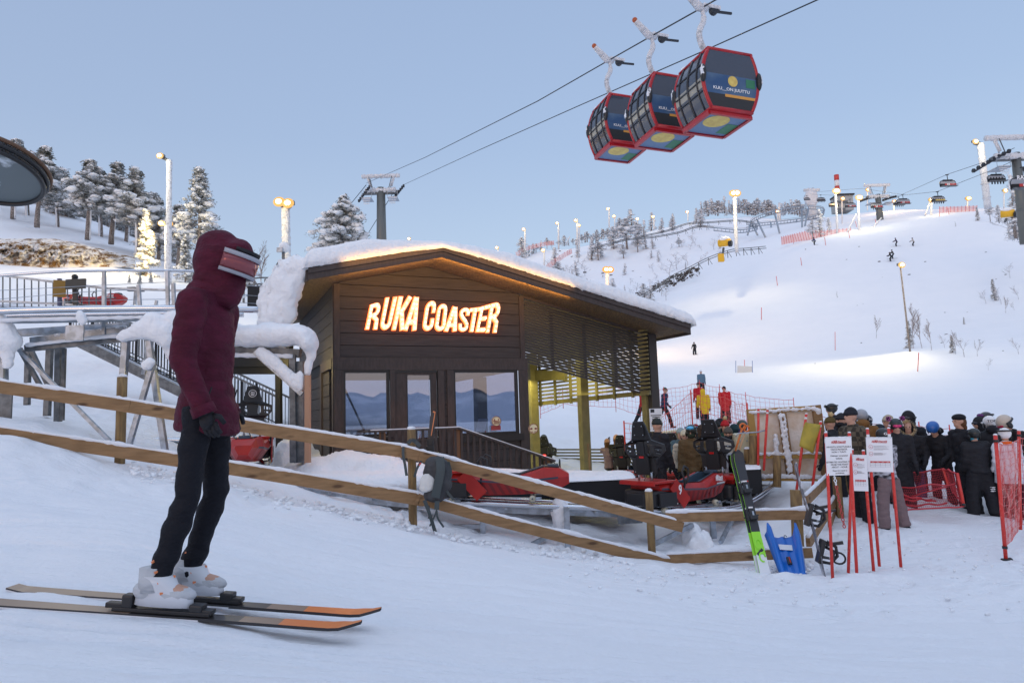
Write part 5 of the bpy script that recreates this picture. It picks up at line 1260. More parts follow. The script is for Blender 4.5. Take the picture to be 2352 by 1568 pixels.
# by head position: place so that the head top is at pixel (x,ytop); feet go to that height below
def byhead(x,ytop,d,h):
    p=P(x,ytop,d); return Vector((p.x,p.y,p.z-h*1.0))
G='people waiting in the queue on the right'
GS='people waiting behind the sleds'
TN=(.55,.42,.28)
PLAID=mat('plaid_jacket',(.065,.055,.035),.9,0,.3,40); _nt=PLAID.node_tree; _b=_nt.nodes['Principled BSDF']; _tc=_nt.nodes.new('ShaderNodeTexCoord'); _k=_nt.nodes.new('ShaderNodeTexChecker'); _k.inputs['Scale'].default_value=14; _k.inputs[1].default_value=(.10,.085,.06,1); _k.inputs[2].default_value=(.035,.03,.022,1); _nt.links.new(_tc.outputs['Object'],_k.inputs[0]); _nt.links.new(_k.outputs[0],_b.inputs['Base Color'])
def helmtext(s,c=WHT):
    def f(t,b,h):
        hM=b['hM']
        M=hM@Matrix.Translation((0,-.083*h,.012*h))@Matrix.Rotation(R(90),4,'X')@Matrix.Rotation(0,4,'Y')
        def wp(p): a=p.x/(.072*h); return Vector((.066*h*math.sin(a),p.y,.0+ .078*h*math.cos(a)-.078*h*1.0+.002))
        cu=text_mesh(s,.034*h,M,c,'helmet_lettering',t,bold=.001,sx=1.4,warp=wp,world=False)
    return f
def pomears(t,b,h):
    hM=b['hM']
    for s in (-1,1):
        q=MB(); rr=random.Random(5+s)
        for i in range(140):
            q.use(CL((.05,.02,.05)) if rr.random()<.5 else CL((.55,.15,.45))); d=Vector((rr.uniform(-1,1),rr.uniform(-1,1),rr.uniform(-1,1))).normalized(); c0=Vector((s*.062*h,-.01*h,.075*h)); e=d.cross(Vector((.3,.7,.2))).normalized()*.004*h
            q.add([hM@(c0+d*.006*h-e),hM@(c0+d*.006*h+e),hM@(c0+d*.032*h)],[(0,1,2)])
        q.obj('pompom',parent=t,world=False)
# front queue (label, x, ytop/feet, d ...) facing angle: 180 = towards camera, 90 = left, -90 = right, 0 = away
H_=lambda x,yt,d,h: byhead(x,yt,d,h)
person('man in brown plaid jacket and black beanie standing tallest behind the notices, looking left',H_(1957,937,10.7,1.86),105,1.86,'pocket',1.1,'short','normal',jk=PLAID,tr=BK,hc=(.02,.022,.03),group=G)
person('person in black helmet and mauve ski trousers standing behind the largest notice',H_(2030,985,10.2,1.47),20,1.47,'wide',1,'short','baggy',jk=(.03,.03,.035),jk2=(.5,.5,.55),tr=(.19,.135,.14),head='helmet',hc=(.02,.022,.025),extra=(helmtext('GIRO'),),group=G)
person('woman in long black coat and pink goggles with fluffy helmet pompoms',H_(2055,963,11.4,1.62),165,1.62,'stand',1.05,'coat','baggy',head='helmet',hc=(.02,.03,.03),goggle=((.55,.04,.16),0,(.8,.6,.7)),extra=(pomears,),group=G)
person('person in brown beanie with tan pompom at the left end of the queue',H_(1911,958,11.8,1.62),40,1.62,'stand',1,'puffy',head='pompom',hc=(.10,.07,.025),group=G)
person('man in black beanie and dark scarf just left of the plaid jacket man',H_(1934,950,12.2,1.75),110,1.75,'pocket',1,'short',hc=(.025,.025,.03),mask=BK,group=G)
person('person with grey helmet and brown hooded jacket right behind the plaid jacket man',H_(1978,942,12.2,1.8),-20,1.8,'stand',1,'short',jk=(.20,.10,.035),head='helmet',hc=(.30,.32,.36),hood=True,group=G)
person('person in black helmet with white lettering behind brown hooded jacket',H_(1992,954,13.4,1.74),10,1.74,'stand',1,'short',jk=(.30,.02,.02),head='helmet',hc=(.02,.025,.04),extra=(helmtext('TNT'),),group=G)
person('skier in black helmet and dark jacket standing far back left of the queue',H_(1914,928,15.5,1.8),75,1.8,'stand',1,'short',head='helmet',hc=(.02,.02,.02),goggle=((.03,.03,.03),1),extra=(backpack_x(),),group=G)
person('person in beige beanie with red collar behind the pink goggles woman',H_(2044,954,12.8,1.75),95,1.75,'stand',1,'short',jk=(.35,.02,.02),hc=(.42,.36,.27),group=G)
person('person in dark beret bending behind the black helmet of the mauve trousers person',H_(2020,970,12.4,1.62),150,1.62,'down',1,'puffy',jk=(.02,.025,.04),head='beret',hc=(.02,.025,.035),group=G)
person('tall person in black hood with goggles and backpack, right of the pompom helmet',H_(2087,945,12.6,1.86),130,1.86,'stand',1.05,'short',head='hood',goggle=((.03,.03,.04),0),extra=(backpack_x(),),group=G)
person('person in black parka with tan fur trimmed hood and blue jeans',H_(2084,966,12.0,1.66),150,1.66,'pocket',1.05,'long','normal',tr=(.045,.055,.11),bt=(.25,.18,.13),head='fur',hc=BK,group=G)
person('skier in blue helmet and black jacket looking down beside the fallen red net',H_(2153,965,12.0,1.66),125,1.66,'down',1.05,'long','normal',tr=(.025,.02,.025),head='helmet',hc=(.02,.12,.42),hood=True,group=G)
person('tall woman in black beret and long black coat with brown hair, facing left',H_(2207,950,11.5,1.78),95,1.78,'stand',1.1,'coat','baggy',head='beret',hc=(.015,.015,.02),hair=(.12,.06,.03),group=G)
def legprint(t,b,h):
    S=b['S']; q=MB().use(WHT); 
    for i in range(6): q.box((S['kner'].x-.02*h+.012*(i%3)*h,S['kner'].y-.085*h,S['kner'].z+.03*h+.02*(i//2)*h),(.014*h,.004,.012*h))
    for i in range(3): q.box((S['kner'].x-.01*h,S['kner'].y-.086*h,S['kner'].z+.03*h+.022*i*h),(.055*h,.004,.004*h))
    q.obj('leg_print',parent=t,world=False)
person('child in black puffer jacket and black helmet with a white print on the trousers',H_(2238,985,11.1,1.40),-8,1.40,'wide',1.3,'puffy','baggy',head='helmet',hc=(.018,.022,.022),mask=(.05,.35,.5),extra=(legprint,),group=G)
person('skier with white helmet bearing a dark stripe, behind the child in the puffer jacket',H_(2274,957,12.0,1.66),-15,1.66,'stand',1.1,'short','baggy',head='helmet',hc=(.75,.76,.78),hood=True,extra=(helmtext('TDRI',BLK),),group=G)
person('skier in black helmet with pushed up goggles and red collar near the right edge',H_(2268,948,13.0,1.78),100,1.78,'stand',1,'short',jk=(.03,.03,.035),head='helmet',hc=(.03,.03,.035),goggle=((.12,.03,.15),1),mask=(.4,.02,.02),group=G)
person('skier in small dark goggles looking left behind the black helmet skier',H_(2252,958,12.6,1.68),95,1.68,'stand',1,'short',head='hood',goggle=((.03,.03,.04),0,(.7,.7,.7)),group=G)
def bib(t,b,h):
    me=b['jacket']; S=b['S']; q=MB().use(CL((.72,.74,.80)),True); up=S['up']; w=.108*h
    q.loft([(S['pel'].x,S['pel'].y,S['pel'].z-.12*h,w*1.45,w*1.25),(0,S['pel'].y,S['pel'].z+.0*h,w*1.35,w*1.18),(0,S['wai'].y,S['wai'].z,w*1.28,w*1.10),(0,S['che'].y,S['che'].z+.03*h,w*1.30,w*1.08),(0,S['che'].y,S['che'].z+.085*h,w*.95,w*.8)],20); q.obj('bib',parent=t,world=False)
    q=MB().use(CL((.75,.12,.02)),True); q.tube([S['nec']-up*.012*h,S['nec']+up*.025*h],[.062*h,.056*h],16); q.obj('collar',parent=t,world=False)
person('child in white vest with orange collar and white helmet standing behind the red net',H_(2309,985,10.9,1.42),-10,1.42,'stand',1.15,'short','baggy',jk=(.70,.72,.78),tr=(.05,.01,.015),head='helmet',hc=(.78,.78,.80),goggle=((.02,.02,.02),1,(.03,.03,.03)),extra=(bib,),group=G)
person('skier in beige helmet and red goggles bending over at the right picture edge',H_(2334,950,11.3,1.78),88,1.78,'down',1.1,'short','baggy',jk=(.02,.018,.02),head='helmet',hc=(.50,.43,.36),goggle=((.45,.03,.08),0),group=G)
# crowd behind the sleds
person('person in black beanie behind the nearest seat of sled number 9',H_(1504,962,12.6,1.8),-60,1.8,'stand',1.1,'puffy',hc=(.03,.035,.035),jk=(.02,.02,.025),group=GS)
person('snowboarder with blue mirrored goggles pushed up and brown black jacket',H_(1588,977,12.9,1.74),155,1.74,'stand',1.1,'long','baggy',jk=(.13,.09,.045),tr=(.012,.012,.012),head='helmet',hc=(.025,.03,.025),goggle=((.10,.45,.75),1,(.05,.1,.2)),mask=(.03,.045,.03),group=GS)
person('woman in cream wool hat and cream vest looking at the camera beside the snowboarder',H_(1571,988,13.3,1.62),175,1.62,'stand',1,'short',jk=(.55,.50,.40),hc=(.62,.57,.42),hair=(.06,.04,.03),group=GS)
person('person in pale blue hat behind the woman in the cream hat',H_(1565,983,14.4,1.66),140,1.66,'stand',1,'puffy',jk=(.08,.14,.18),hc=(.30,.38,.40),group=GS)
person('person in dark red beanie behind the snowboarder',H_(1600,975,14.6,1.72),120,1.72,'stand',1,'short',jk=(.03,.03,.03),hc=(.25,.02,.025),group=GS)
person('person in brown fuzzy hood right of the snowboarder',H_(1614,977,13.8,1.66),60,1.66,'stand',1.05,'puffy',jk=(.07,.045,.03),jk2=(.04,.025,.02),head='hood',group=GS)
person('man in black beanie and glasses with green scarf, left of the red knit hat',H_(1645,968,14.2,1.76),165,1.76,'stand',1,'short',jk=(.03,.06,.03),hc=(.02,.02,.02),mask=(.06,.10,.03),group=GS)
person('person in black hood behind the red knit hat',H_(1657,962,14.9,1.8),90,1.8,'stand',1,'short',head='hood',group=GS)
person('person in red knit hat with white band and green jacket in the crowd',H_(1666,966,13.7,1.72),150,1.72,'stand',1.05,'puffy',jk=(.02,.06,.045),head='pompom',hc=(.42,.02,.025),group=GS)
person('man in grey brown beanie and black neck warmer with a cream jacket',H_(1672,982,13.0,1.68),160,1.68,'stand',1.05,'puffy',jk=(.55,.52,.44),hc=(.10,.085,.07),mask=BK,group=GS)
person('person in dark hood with teal jacket right of the grey brown beanie',H_(1690,975,13.9,1.68),60,1.68,'stand',1.05,'puffy',jk=(.02,.05,.06),head='hood',group=GS)
person('skier in dark green helmet beside the snowy board wall',H_(1707,966,14.5,1.75),120,1.75,'stand',1,'short',jk=(.08,.10,.16),head='helmet',hc=(.03,.05,.04),group=GS)
person('person with lilac puffer jacket squeezed beside the left post of the board wall',H_(1703,985,13.7,1.55),-30,1.55,'stand',1,'puffy',jk=(.40,.42,.6),hc=(.05,.04,.1),group=GS)
# riders
person('rider with pink cap sitting in the black sled beside the low slatted fence',P(1424,1110,18.0)+Vector((0,0,.05)),-35,1.65,'sit',1,'puffy',jk=(.02,.02,.02),hc=(.55,.33,.26),hair=(.2,.1,.05),group='riders in the sleds')
person('rider raising a black glove left of the pink cap rider',P(1401,1112,18.2)+Vector((0,0,.05)),-35,1.55,'wave',1,'short',jk=(.22,.16,.22),hc=(.35,.2,.16),hair=(.1,.05,.03),group='riders in the sleds')
person('rider in green sitting in the distant sled with the lit tail light',P(1254,1092,20.6),-20,1.65,'sit',1,'puffy',jk=(.05,.06,.03),head='helmet',hc=(.07,.09,.05),group='riders in the sleds')
# walkers on the slope behind
GW='people walking beside the orange nets'
person('person in yellow hooded coat and dark trousers walking away on the slope',pg(1620,30.5),-8,1.78,'walk',1.28,'long','normal',jk=(.68,.46,.02),head='hood',group=GW)
person('person in red coat and black cap walking away right of the yellow coat',pg(1668,31.2),-20,1.78,'walk',1.28,'long','normal',jk=(.50,.012,.02),hc=BK,group=GW)
person('person in red coat half hidden behind the yellow coat',pg(1609,33.5),-5,1.78,'stand',1,'long','normal',jk=(.42,.012,.02),hc=BK,group=GW)
person('man in navy jacket and green beanie walking right of the dark corner post',pg(1527,29.5),-75,1.78,'walk',1.05,'short','normal',jk=(.025,.04,.08),hc=(.03,.09,.06),group=GW)
person('person in red jacket seen through the gap under the slats',pg(1478,29.8),-60,1.75,'walk',1.05,'short','normal',jk=(.40,.02,.02),hc=BK,group=GW)
person('person in blue grey jacket and white hat beyond the red coats',pg(1613,44),-20,1.7,'stand',1.1,'short','normal',jk=(.10,.17,.24),hc=(.7,.7,.75),group=GW)
# skiers far up the piste
GP='skiers on the piste'
for x,y,l,jk,f,po in ((1596,815,'skier in black standing alone on the lower piste with poles',BK,5,True),(1873,563,'skier in navy near the pink safety net high on the piste',(.03,.03,.12),60,False),(2061,566,'skier in dark purple jacket, left of the pair high on the piste',(.03,.02,.07),70,False),(2100,566,'skier in beige jacket, right of the pair high on the piste',(.5,.46,.42),70,False),(2048,600,'skier in black above the wooden lamp pole, in front of another',BK,60,False),(2053,594,'skier in black half hidden above the wooden lamp pole',(.03,.025,.02),60,False)):
    g=hit(x,y,40,170); person(l,g-Vector((0,0,.02)),f,1.8,'ski' if not po else 'skistraight',1.1,'short','baggy',jk=jk,head='helmet',hc=BK if jk!=BK or po else (.05,.05,.05),extra=(skis_x(poles=po),),group=GP)
# ---------------- the skier in front
sk=P(436,1398,3.45); 
POSES['front']=dict(lean=-5,nod=15,arm_l=-6,arm_r=0,elbow_l=30,elbow_r=26,in_l=10,in_r=10,out=6,thigh_l=6,thigh_r=1,knee_l=20,knee_r=16,splay=2)
MARO=(.082,.009,.026)
def frontx(t,b,h):
    S=b['S']; hM=b['hM']; up=S['up']
    # hood: one fused shell over head, neck and shoulders
    q=MB().use(CL(MARO,(.060,.007,.019),10)); hk=h
    for c_,r_ in (((0,-.016,.012),(.066,.078,.080)),((0,-.03,.04),(.058,.066,.060)),((0,.020,.028),(.060,.058,.060)),((0,-.008,-.05),(.060,.064,.060)),((0,-.012,-.095),(.068,.066,.05)),((0,.03,-.05),(.05,.045,.05)),((0,.022,-.085),(.055,.05,.04))): q.ell([k_*hk for k_ in c_],[k_*hk for k_ in r_],M=hM,seg=18,rings=12)
    me=bake(q,'hood',.012,5)
    for v in me.vertices: v.co+=v.normal*.010*noise.noise(v.co*13)
    o=bpy.data.objects.new('hood',me); col.objects.link(o); o.parent=t
    for sg in (-1,1):
        q=MB().use(BLKM,True); q.tube([S['pel']+Vector((sg*.083*h,.045*h,.045*h)),S['pel']+Vector((sg*.088*h,.03*h,-.02*h))],.0035,5); q.obj('pocket_zip',parent=t,world=False)
    def band(z0,z1,ro,m,nm,a0=80):
        q=MB().use(m,True); n=18; vs=[]
        for i in range(n+1):
            a=R(-a0+2*a0*i/n)
            for z_,rr_ in ((z0,ro-.004),(z0,ro),(z1,ro+.002),(z1,ro-.002)): vs.append(hM@Vector((.060*h*math.sin(a)*(rr_/.07),h*(.004+rr_*math.cos(a)),h*z_)))
        fs=[(i*4+j,i*4+(j+1)%4,i*4+4+(j+1)%4,i*4+4+j) for i in range(n) for j in range(4)]+[(3,2,1,0),(n*4,n*4+1,n*4+2,n*4+3)]
        q.add(vs,fs); return q.obj(nm,parent=t,world=False)
    band(-.012,.036,.084,mat('lens_mirror',(.25,.07,.08),.15,.4),'lens'); band(.032,.044,.088,mat('goggle_frame',(.36,.37,.42),.4),'goggle_frame'); band(-.020,-.010,.086,mat('goggle_frame',(.30,.31,.36),.4),'goggle_frame'); band(.046,.058,.080,CL((.03,.03,.035)),'helmet_brim',60)
    for n in 'lr':
        q=MB().use(CL(MARO,(.060,.008,.020),12),True); q.tube([S['wri'+n]-S['hd'+n]*.015*h,S['wri'+n]+S['hd'+n]*.012*h],[.031*h,.033*h],14); q.obj('cuff',parent=t,world=False)
    # ski boots white and grey, bindings and skis
    for n in 'lr':
        a=S['ank'+n]; q=MB().use(mat('boot_white',(.62,.64,.68),.35),True)
        q.loft([(a.x,a.y+.030*h,a.z-.055*h,.026*h,.078*h,.8),(a.x,a.y+.030*h,a.z-.026*h,.027*h,.074*h,.8),(a.x,a.y+.010*h,a.z+.0*h,.030*h,.052*h),(a.x,a.y+.002*h,a.z+.022*h,.036*h,.046*h)],18); o=q.obj('ski_boot',parent=t,world=False)
        q=MB().use(mat('buckle_orange',(.7,.22,.08),.4))
        for k in range(4): q.tube([(a.x-.029*h,a.y+.03*h-.01*k*h,a.z-.02*h+.026*k*h),(a.x,a.y+.070*h-.020*k*h,a.z-.006*h+.026*k*h),(a.x+.029*h,a.y+.03*h-.01*k*h,a.z-.02*h+.026*k*h)],.0038*h,5)
        q.obj('buckles',parent=o,world=False)
        zf=a.z-.062*h
        q=MB().use(BLK); q.box((a.x,a.y+.122*h,zf+.006*h),(.036*h,.035*h,.020*h),bev=.008); q.box((a.x,a.y+.150*h,zf-.002*h),(.030*h,.03*h,.012*h),bev=.005); q.box((a.x,a.y-.062*h,zf+.012*h),(.032*h,.03*h,.036*h),bev=.01); q.box((a.x,a.y-.095*h,zf-.0*h),(.026*h,.05*h,.014*h),bev=.006); q.box((a.x,a.y+.03*h,zf-.008*h),(.032*h,.26*h,.010*h),bev=.003); q.use(GALV); q.tube([(a.x-.03*h,a.y-.05*h,zf),(a.x-.032*h,a.y-.10*h,zf-.012*h)],.004,5); q.obj('binding',parent=t,world=False)
        q=MB(); L_=1.88; z0=zf-.022*h; nn=40; SKO=mat('ski_orange',(.70,.20,.05),.3); SKB=mat('ski_black',(.03,.028,.03),.3); SKT=mat('ski_tan',(.26,.18,.13),.35); SKW=mat('ski_white_edge',(.7,.7,.72),.3)
        def wd(u): return .042*(1+.35*(2*u-1)**2)*(1 if .03<u<.95 else max(.25,min(1,(1-u)/.05 if u>.5 else .8)))
        def zc(u): return z0+ (.030*((u-.91)/.09)**2 if u>.91 else 0)+(.012*((.06-u)/.06)**2 if u<.06 else 0)
        y0=a.y+.03*h-L_*.50
        for i in range(nn):
            u0,u1=i/nn,(i+1)/nn; m_=SKO if u0>.78 and u0<.985 else (SKT if u0<.42 or .68<u0<=.78 else SKB); q.use(m_)
            vs=[]
            for u in (u0,u1):
                ww=wd(u); vs+=[(a.x-ww,y0+u*L_,zc(u)+.014),(a.x+ww,y0+u*L_,zc(u)+.014),(a.x+ww,y0+u*L_,zc(u)+.006),(a.x-ww,y0+u*L_,zc(u)+.006),(a.x+ww,y0+u*L_,zc(u)),(a.x-ww,y0+u*L_,zc(u))]
            q.add(vs,[(0,1,7,6)]); q.use(SKB); q.add(vs,[(1,2,8,7),(3,0,6,9)]); q.use(SKW if u0<.6 else SKB); q.add(vs,[(2,4,10,8),(5,3,9,11),(4,5,11,10)])
        q.obj('ski',parent=t,world=False)
t=person('skier in maroon hooded jacket and black trousers passing in front at left',sk+Vector((-.02,0,.065)),-90,1.78,'front',.84,'mid','slim',jk=MARO,jk2=(.060,.007,.019),tr=(.009,.010,.015),head='hood',extra=(frontx,),fine=True,bt=(.5,.52,.55),facem=CL(MARO,(.060,.008,.020),12))
t['label']='skier in maroon hooded jacket and black trousers passing in front at left'
t.rotation_euler=(R(-5.5),0,R(-90.5))
q=MB().use(mat('helmet_visor',(.34,.36,.45),.15,.3),True)
# ---------------- leaning things
# skis on the fence
t=thing('leaning_skis','black and lime green skis leaning on the fence rail right of the fence corner','skis',P(1762,1330,7.9))
a,b=P(1762,1336,7.9),P(1693,1036,8.55); up=(b-a).normalized(); nr=(Vector((0,-1,0))-up*Vector((0,-1,0)).dot(up)).normalized(); sd=up.cross(nr).normalized()
MSK=Matrix((sd*-1,up,nr)).transposed().to_4x4(); MSK.translation=a
if MSK.to_3x3()[0][0]<0: MSK=Matrix((sd,up,sd.cross(up))).transposed().to_4x4(); MSK.translation=a
L_=(b-a).length
SKB=mat('ski_topsheet_black',(.028,.03,.036),.35); SKG=mat('ski_lime',(.30,.75,.04),.4); SKW=mat('ski_white',(.75,.77,.8),.4)
for k,off,rot in ((0,0,0),(1,-.035,.010)):
    q=MB(); M=MSK@Matrix.Translation((off*.6,0,off))@Matrix.Rotation(rot,4,'Z'); n=36
    def wd(u): return .050*(1+.25*(2*u-1)**2)*(1 if u<.955 else math.sqrt(max(.02,1-((u-.955)/.045)**2)))
    for i in range(n):
        u0,u1=i/n,(i+1)/n; q.use(SKB if u0>.34 else (SKG if u0>.17 else SKW)); vs=[]
        for u in (u0,u1):
            zb=.05*max(0,(u-.88)/.12)**2; w_=wd(u); vs+=[(-w_,u*L_,zb+.008),(w_,u*L_,zb+.008),(w_,u*L_,zb-.006),(-w_,u*L_,zb-.006)]
        q.add(vs,[(0,1,5,4)],M); q.use(SKB); q.add(vs,[(2,3,7,6)],M); q.use(SKG); q.add(vs,[(1,2,6,5),(3,0,4,7)],M)
    o=q.obj('ski',parent=t)
    if k==0:
        q=MB().use(SKG)
        for cx,cy,rx,ry in ((-.005,.42,.035,.055),(.01,.27,.033,.05)):
            q.tube([M@Vector((cx+rx*math.cos(a_),cy+ry*math.sin(a_),.011)) for a_ in [i*.42 for i in range(13)]],.011,4)
        q.use(SKB); q.beam(M@Vector((-.04,.30,.013)),M@Vector((.03,.36,.013)),.03,.004,up=nr); q.obj('pattern',parent=o)
        text_mesh('head',.036,M@Matrix.Translation((-.006,L_*.74,.0105)),WHT,'lettering',o,bold=.0015,sx=1.0)
        q=MB().use(POLER); q.ell(M@Vector((.037,L_*.74+.012,.0105)),(.012,.004,.014)); q.obj('logo_dot',parent=o)
    for yy in (.50,.71):
        q=MB().use(BLK); q.box((0,yy*L_*.98,.03),(.075,.13,.055),M=M,bev=.012); q.box((0,yy*L_*.98-.05,.055),(.09,.05,.05),M=M,bev=.012); q.tube([M@Vector((-.07,yy*L_*.94,.03)),M@Vector((.07,yy*L_*.96,.03))],.008,6); q.use(WHT); q.box((0,yy*L_*.98+.08,.02),(.05,.02,.01),M=M); q.use(GALV); q.box((.0,yy*L_*.98,.06),(.02,.05,.012),M=M); q.obj('binding',parent=o)
# blue sled
t=thing('plastic_sled','blue plastic sled with white stripe leaning on the lower fence rail','sled',P(1810,1335,8.0))
BLU=mat('blue_plastic',(.008,.14,.55),.28); bd=[]
N=26;K=22; prof=lambda u: [(-1,.02),(-.82,.10),(-.66,.10),(-.50,.0),(-.2,-.015),(0,.004),(.2,-.015),(.50,.0),(.66,.10),(.82,.10),(1,.02)]
bl,br,tl,tr_=P(1797,1338,7.9),P(1856,1338,7.9),P(1755,1232,8.45),P(1838,1232,8.45)
vs=[];fs=[];nrm=(br-bl).cross(tl-bl).normalized()
if nrm.y>0: nrm=-nrm
for i in range(N+1):
    v=i/N; L0=bl.lerp(tl,v); R0_=br.lerp(tr_,v); 
    bulge=.0
    for j in range(K+1):
        u=-1+2*j/K; pr=prof(0); 
        for (a0,h0),(a1,h1) in zip(pr[:-1],pr[1:]):
            if a0<=u<=a1: hh=h0+(h1-h0)*(3*((u-a0)/(a1-a0))**2-2*((u-a0)/(a1-a0))**3); break
        wk=.55+.45*v if True else 1
        p=L0.lerp(R0_,.5+.5*u); hgt=hh*(.35+.85*v)
        ext=0
        if .60<abs(u)<.92: ext=.12*max(0,(v-.72)/.28)**1.3*(1-((abs(u)-.76)/.16)**2)
        p=p+nrm*hgt+(tl-bl).normalized()*ext-nrm*(-.06)*max(0,(.14-v)/.14)**2
        vs.append(p)
for i in range(N):
    for j in range(K): a_=i*(K+1)+j; fs.append((a_,a_+1,a_+K+2,a_+K+1))
q=MB().use(BLU,True); q.add(vs,fs); body=q.obj('shell',parent=t); md=body.modifiers.new('s','SOLIDIFY'); md.thickness=.012; md.offset=-1
c=lambda u,v,o: bl.lerp(tl,v).lerp(br.lerp(tr_,v),.5+.5*u)+nrm*o
q=MB().use(SKW); q.add([c(-.36,.70,.006),c(.40,.68,.006),c(.42,.80,.006),c(-.36,.82,.006)],[(0,1,2,3)]); q.obj('white_stripe',parent=t)
q=MB().use(BLK); q.beam(c(-.02,.36,.02),c(-.06,.50,.03),.045,.02); q.use(RED); q.beam(c(.0,.38,.034),c(-.03,.49,.042),.012,.006); q.obj('pull_strap',parent=t)
q=MB().use(GALVD,True); q.tube([c(.16+.07*math.cos(x_*.5),.985+.035*math.sin(x_*.5),.01) for x_ in range(8)],.005,5); q.obj('rope_loop',parent=t)
# snowboard seen edge on
t=thing('snowboard','snowboard with two black bindings standing edge on in the snow beside the blue sled','snowboard',P(1900,1340,7.6))
ctr=[(1829,1062,8.5),(1830,1082,8.45),(1838,1115,8.35),(1852,1160,8.2),(1868,1215,8.05),(1880,1262,7.9),(1886,1295,7.8),(1893,1322,7.7),(1903,1345,7.65)]
pp=catmull([P(*z) for z in ctr],36); q=MB().use(mat('snowboard_grey',(.10,.10,.115),.3,c2=(.45,.46,.5),nscale=7,mixlo=.5,mixhi=.58))
wv=Vector((.25,.95,.1)).normalized(); vs=[];fs=[]
for i,p in enumerate(pp):
    u=i/36; w_=.125*math.sqrt(max(.04,1-max(0,(abs(2*u-1)-.82)/.18)**2)); tt=(pp[min(i+1,36)]-pp[max(0,i-1)]).normalized(); nn=tt.cross(wv).normalized()*.006
    vs+=[p-wv*w_-nn,p+wv*w_-nn,p+wv*w_+nn,p-wv*w_+nn]
for i in range(36):
    for j in range(4): k=i*4; fs.append((k+j,k+(j+1)%4,k+4+(j+1)%4,k+4+j))
fs+=[(3,2,1,0),(144,145,146,147)]; q.add(vs,fs); q.obj('deck',parent=t)
for x,y,d in ((1862,1182,8.1),(1889,1266,7.85)):
    q=MB().use(BLK); p=P(x,y,d); M=frame(p,(1,-.25,-.30),(.30,0,1)); q.box((-.02,0,0),(.04,.26,.20),M=M,bev=.015); q.tube([M@Vector((.02,-.11,0)),M@Vector((.10,-.10,.02)),M@Vector((.15,0,.03)),M@Vector((.12,.09,.02)),M@Vector((.02,.12,0))],.018,8); q.tube([M@Vector((.0,-.05,.09)),M@Vector((.10,-.04,.10)),M@Vector((.11,.04,.04)),M@Vector((.0,.06,-.05))],.016,8); q.beam(M@Vector((.02,.08,0)),M@Vector((.18,.16,.03)),.05,.03)
    if y>1200: q.tube([M@Vector((.17+.07*math.cos(x_*.45),-.02+.06*math.sin(x_*.45),.02)) for x_ in range(15)],.011,7)
    else: q.beam(M@Vector((.05,.02,0)),M@Vector((.24,.13,.05)),.05,.02)
    q.use(GALV); q.box((.07,-.04,.10),(.03,.02,.02),M=M); q.obj('binding',parent=t)
# lone ski standing at the middle post
t=thing('standing_ski','short black ski with orange edge and binding standing behind the fence post','ski',P(985,1080,9.4))
a,b=P(985,1080,9.35),P(995,944,9.35); q=MB().use(SKB); n=12
for i in range(n): q.beam(a.lerp(b,i/n),a.lerp(b,(i+1)/n),.075*(1 if i<n-1 else .7),.02,up=Vector((0,-1,0)))
q.obj('ski',parent=t); q=MB().use(mat('edge_orange',(.6,.2,.07),.4)); q.beam(P(990.5,1000,9.3),P(999.5,946,9.3),.012,.012,up=Vector((0,-1,0))); q.beam(P(995,945,9.33),P(1000,947,9.33),.03,.02); q.obj('edge_stripe',parent=t)
q=MB().use(BLK); p=P(989,1016,9.3); q.box(p,(.09,.07,.10),bev=.02); q.box(P(988,1035,9.3),(.11,.08,.14),bev=.02); q.box(P(992,1008,9.28),(.13,.03,.03)); q.obj('binding',parent=t)
# backpack
t=thing('hanging_backpack','grey and white backpack hanging by its straps on the middle fence post','backpack',P(1000,1145,8.85))
s=MB().use(mat('pack_grey',(.055,.057,.062),.8,0,.4,40,c2=(.035,.036,.04),nscale=6),True)
for x,y,rx,rz_2 in ((1003,1085,.20,.17),(1005,1110,.21,.16),(1000,1135,.17,.10),(1000,1065,.15,.10),(1022,1085,.10,.15)): s.ell(P(x,y,8.80),(rx*.9,.12,rz_2),seg=16,rings=12)
o=baked(s,'pack_body',s.mats[0],t,.018,5,disp=.018,dfreq=9)
q=MB().use(mat('pack_white',(.60,.61,.60),.8,0,.4,40),True)
for x,y,rx,rz_2,rt in ((982,1108,.105,.115,0),(976,1120,.07,.06,0)): q.ell(P(x,y,8.71),(rx,.05,rz_2),seg=14,rings=10,jit=.15)
baked(q,'side_panel',q.mats[0],t,.014,3,disp=.01,dfreq=12)
q=MB().use(mat('pack_strap',(.045,.06,.065),.7))
def strap(pts,w,nm='strap'):
    q=MB().use(STRP); pp=catmull([P(*z) for z in pts],14)
    for a_,b_ in zip(pp[:-1],pp[1:]): q.beam(a_,b_,w,.006,up=Vector((0,-1,0)))
    return q.obj(nm,parent=t)
STRP=q.mats[0]
strap([(1010,1050,8.66),(1012,1080,8.62),(1006,1110,8.64),(1000,1142,8.68)],.11,'front_panel')
strap([(975,1148,8.7),(985,1175,8.72),(993,1200,8.74),(1000,1222,8.76)],.045); strap([(985,1160,8.75),(986,1180,8.75),(984,1190,8.75)],.02); strap([(1004,1150,8.7),(1003,1170,8.7)],.06)
strap([(1003,1170,8.7),(998,1185,8.7),(987,1208,8.72)],.02); strap([(1003,1172,8.7),(1006,1190,8.7),(1019,1210,8.72)],.025)
strap([(926,1026,8.86),(926,1045,8.84),(930,1065,8.84),(934,1092,8.84)],.035); strap([(937,1018,8.9),(945,1010,8.88),(955,1014,8.9),(965,1025,8.9)],.05)
strap([(968,1058,8.75),(958,1075,8.78),(952,1095,8.8)],.03); strap([(1030,1060,8.75),(1036,1090,8.75),(1024,1120,8.75),(1042,1148,8.72)],.03)
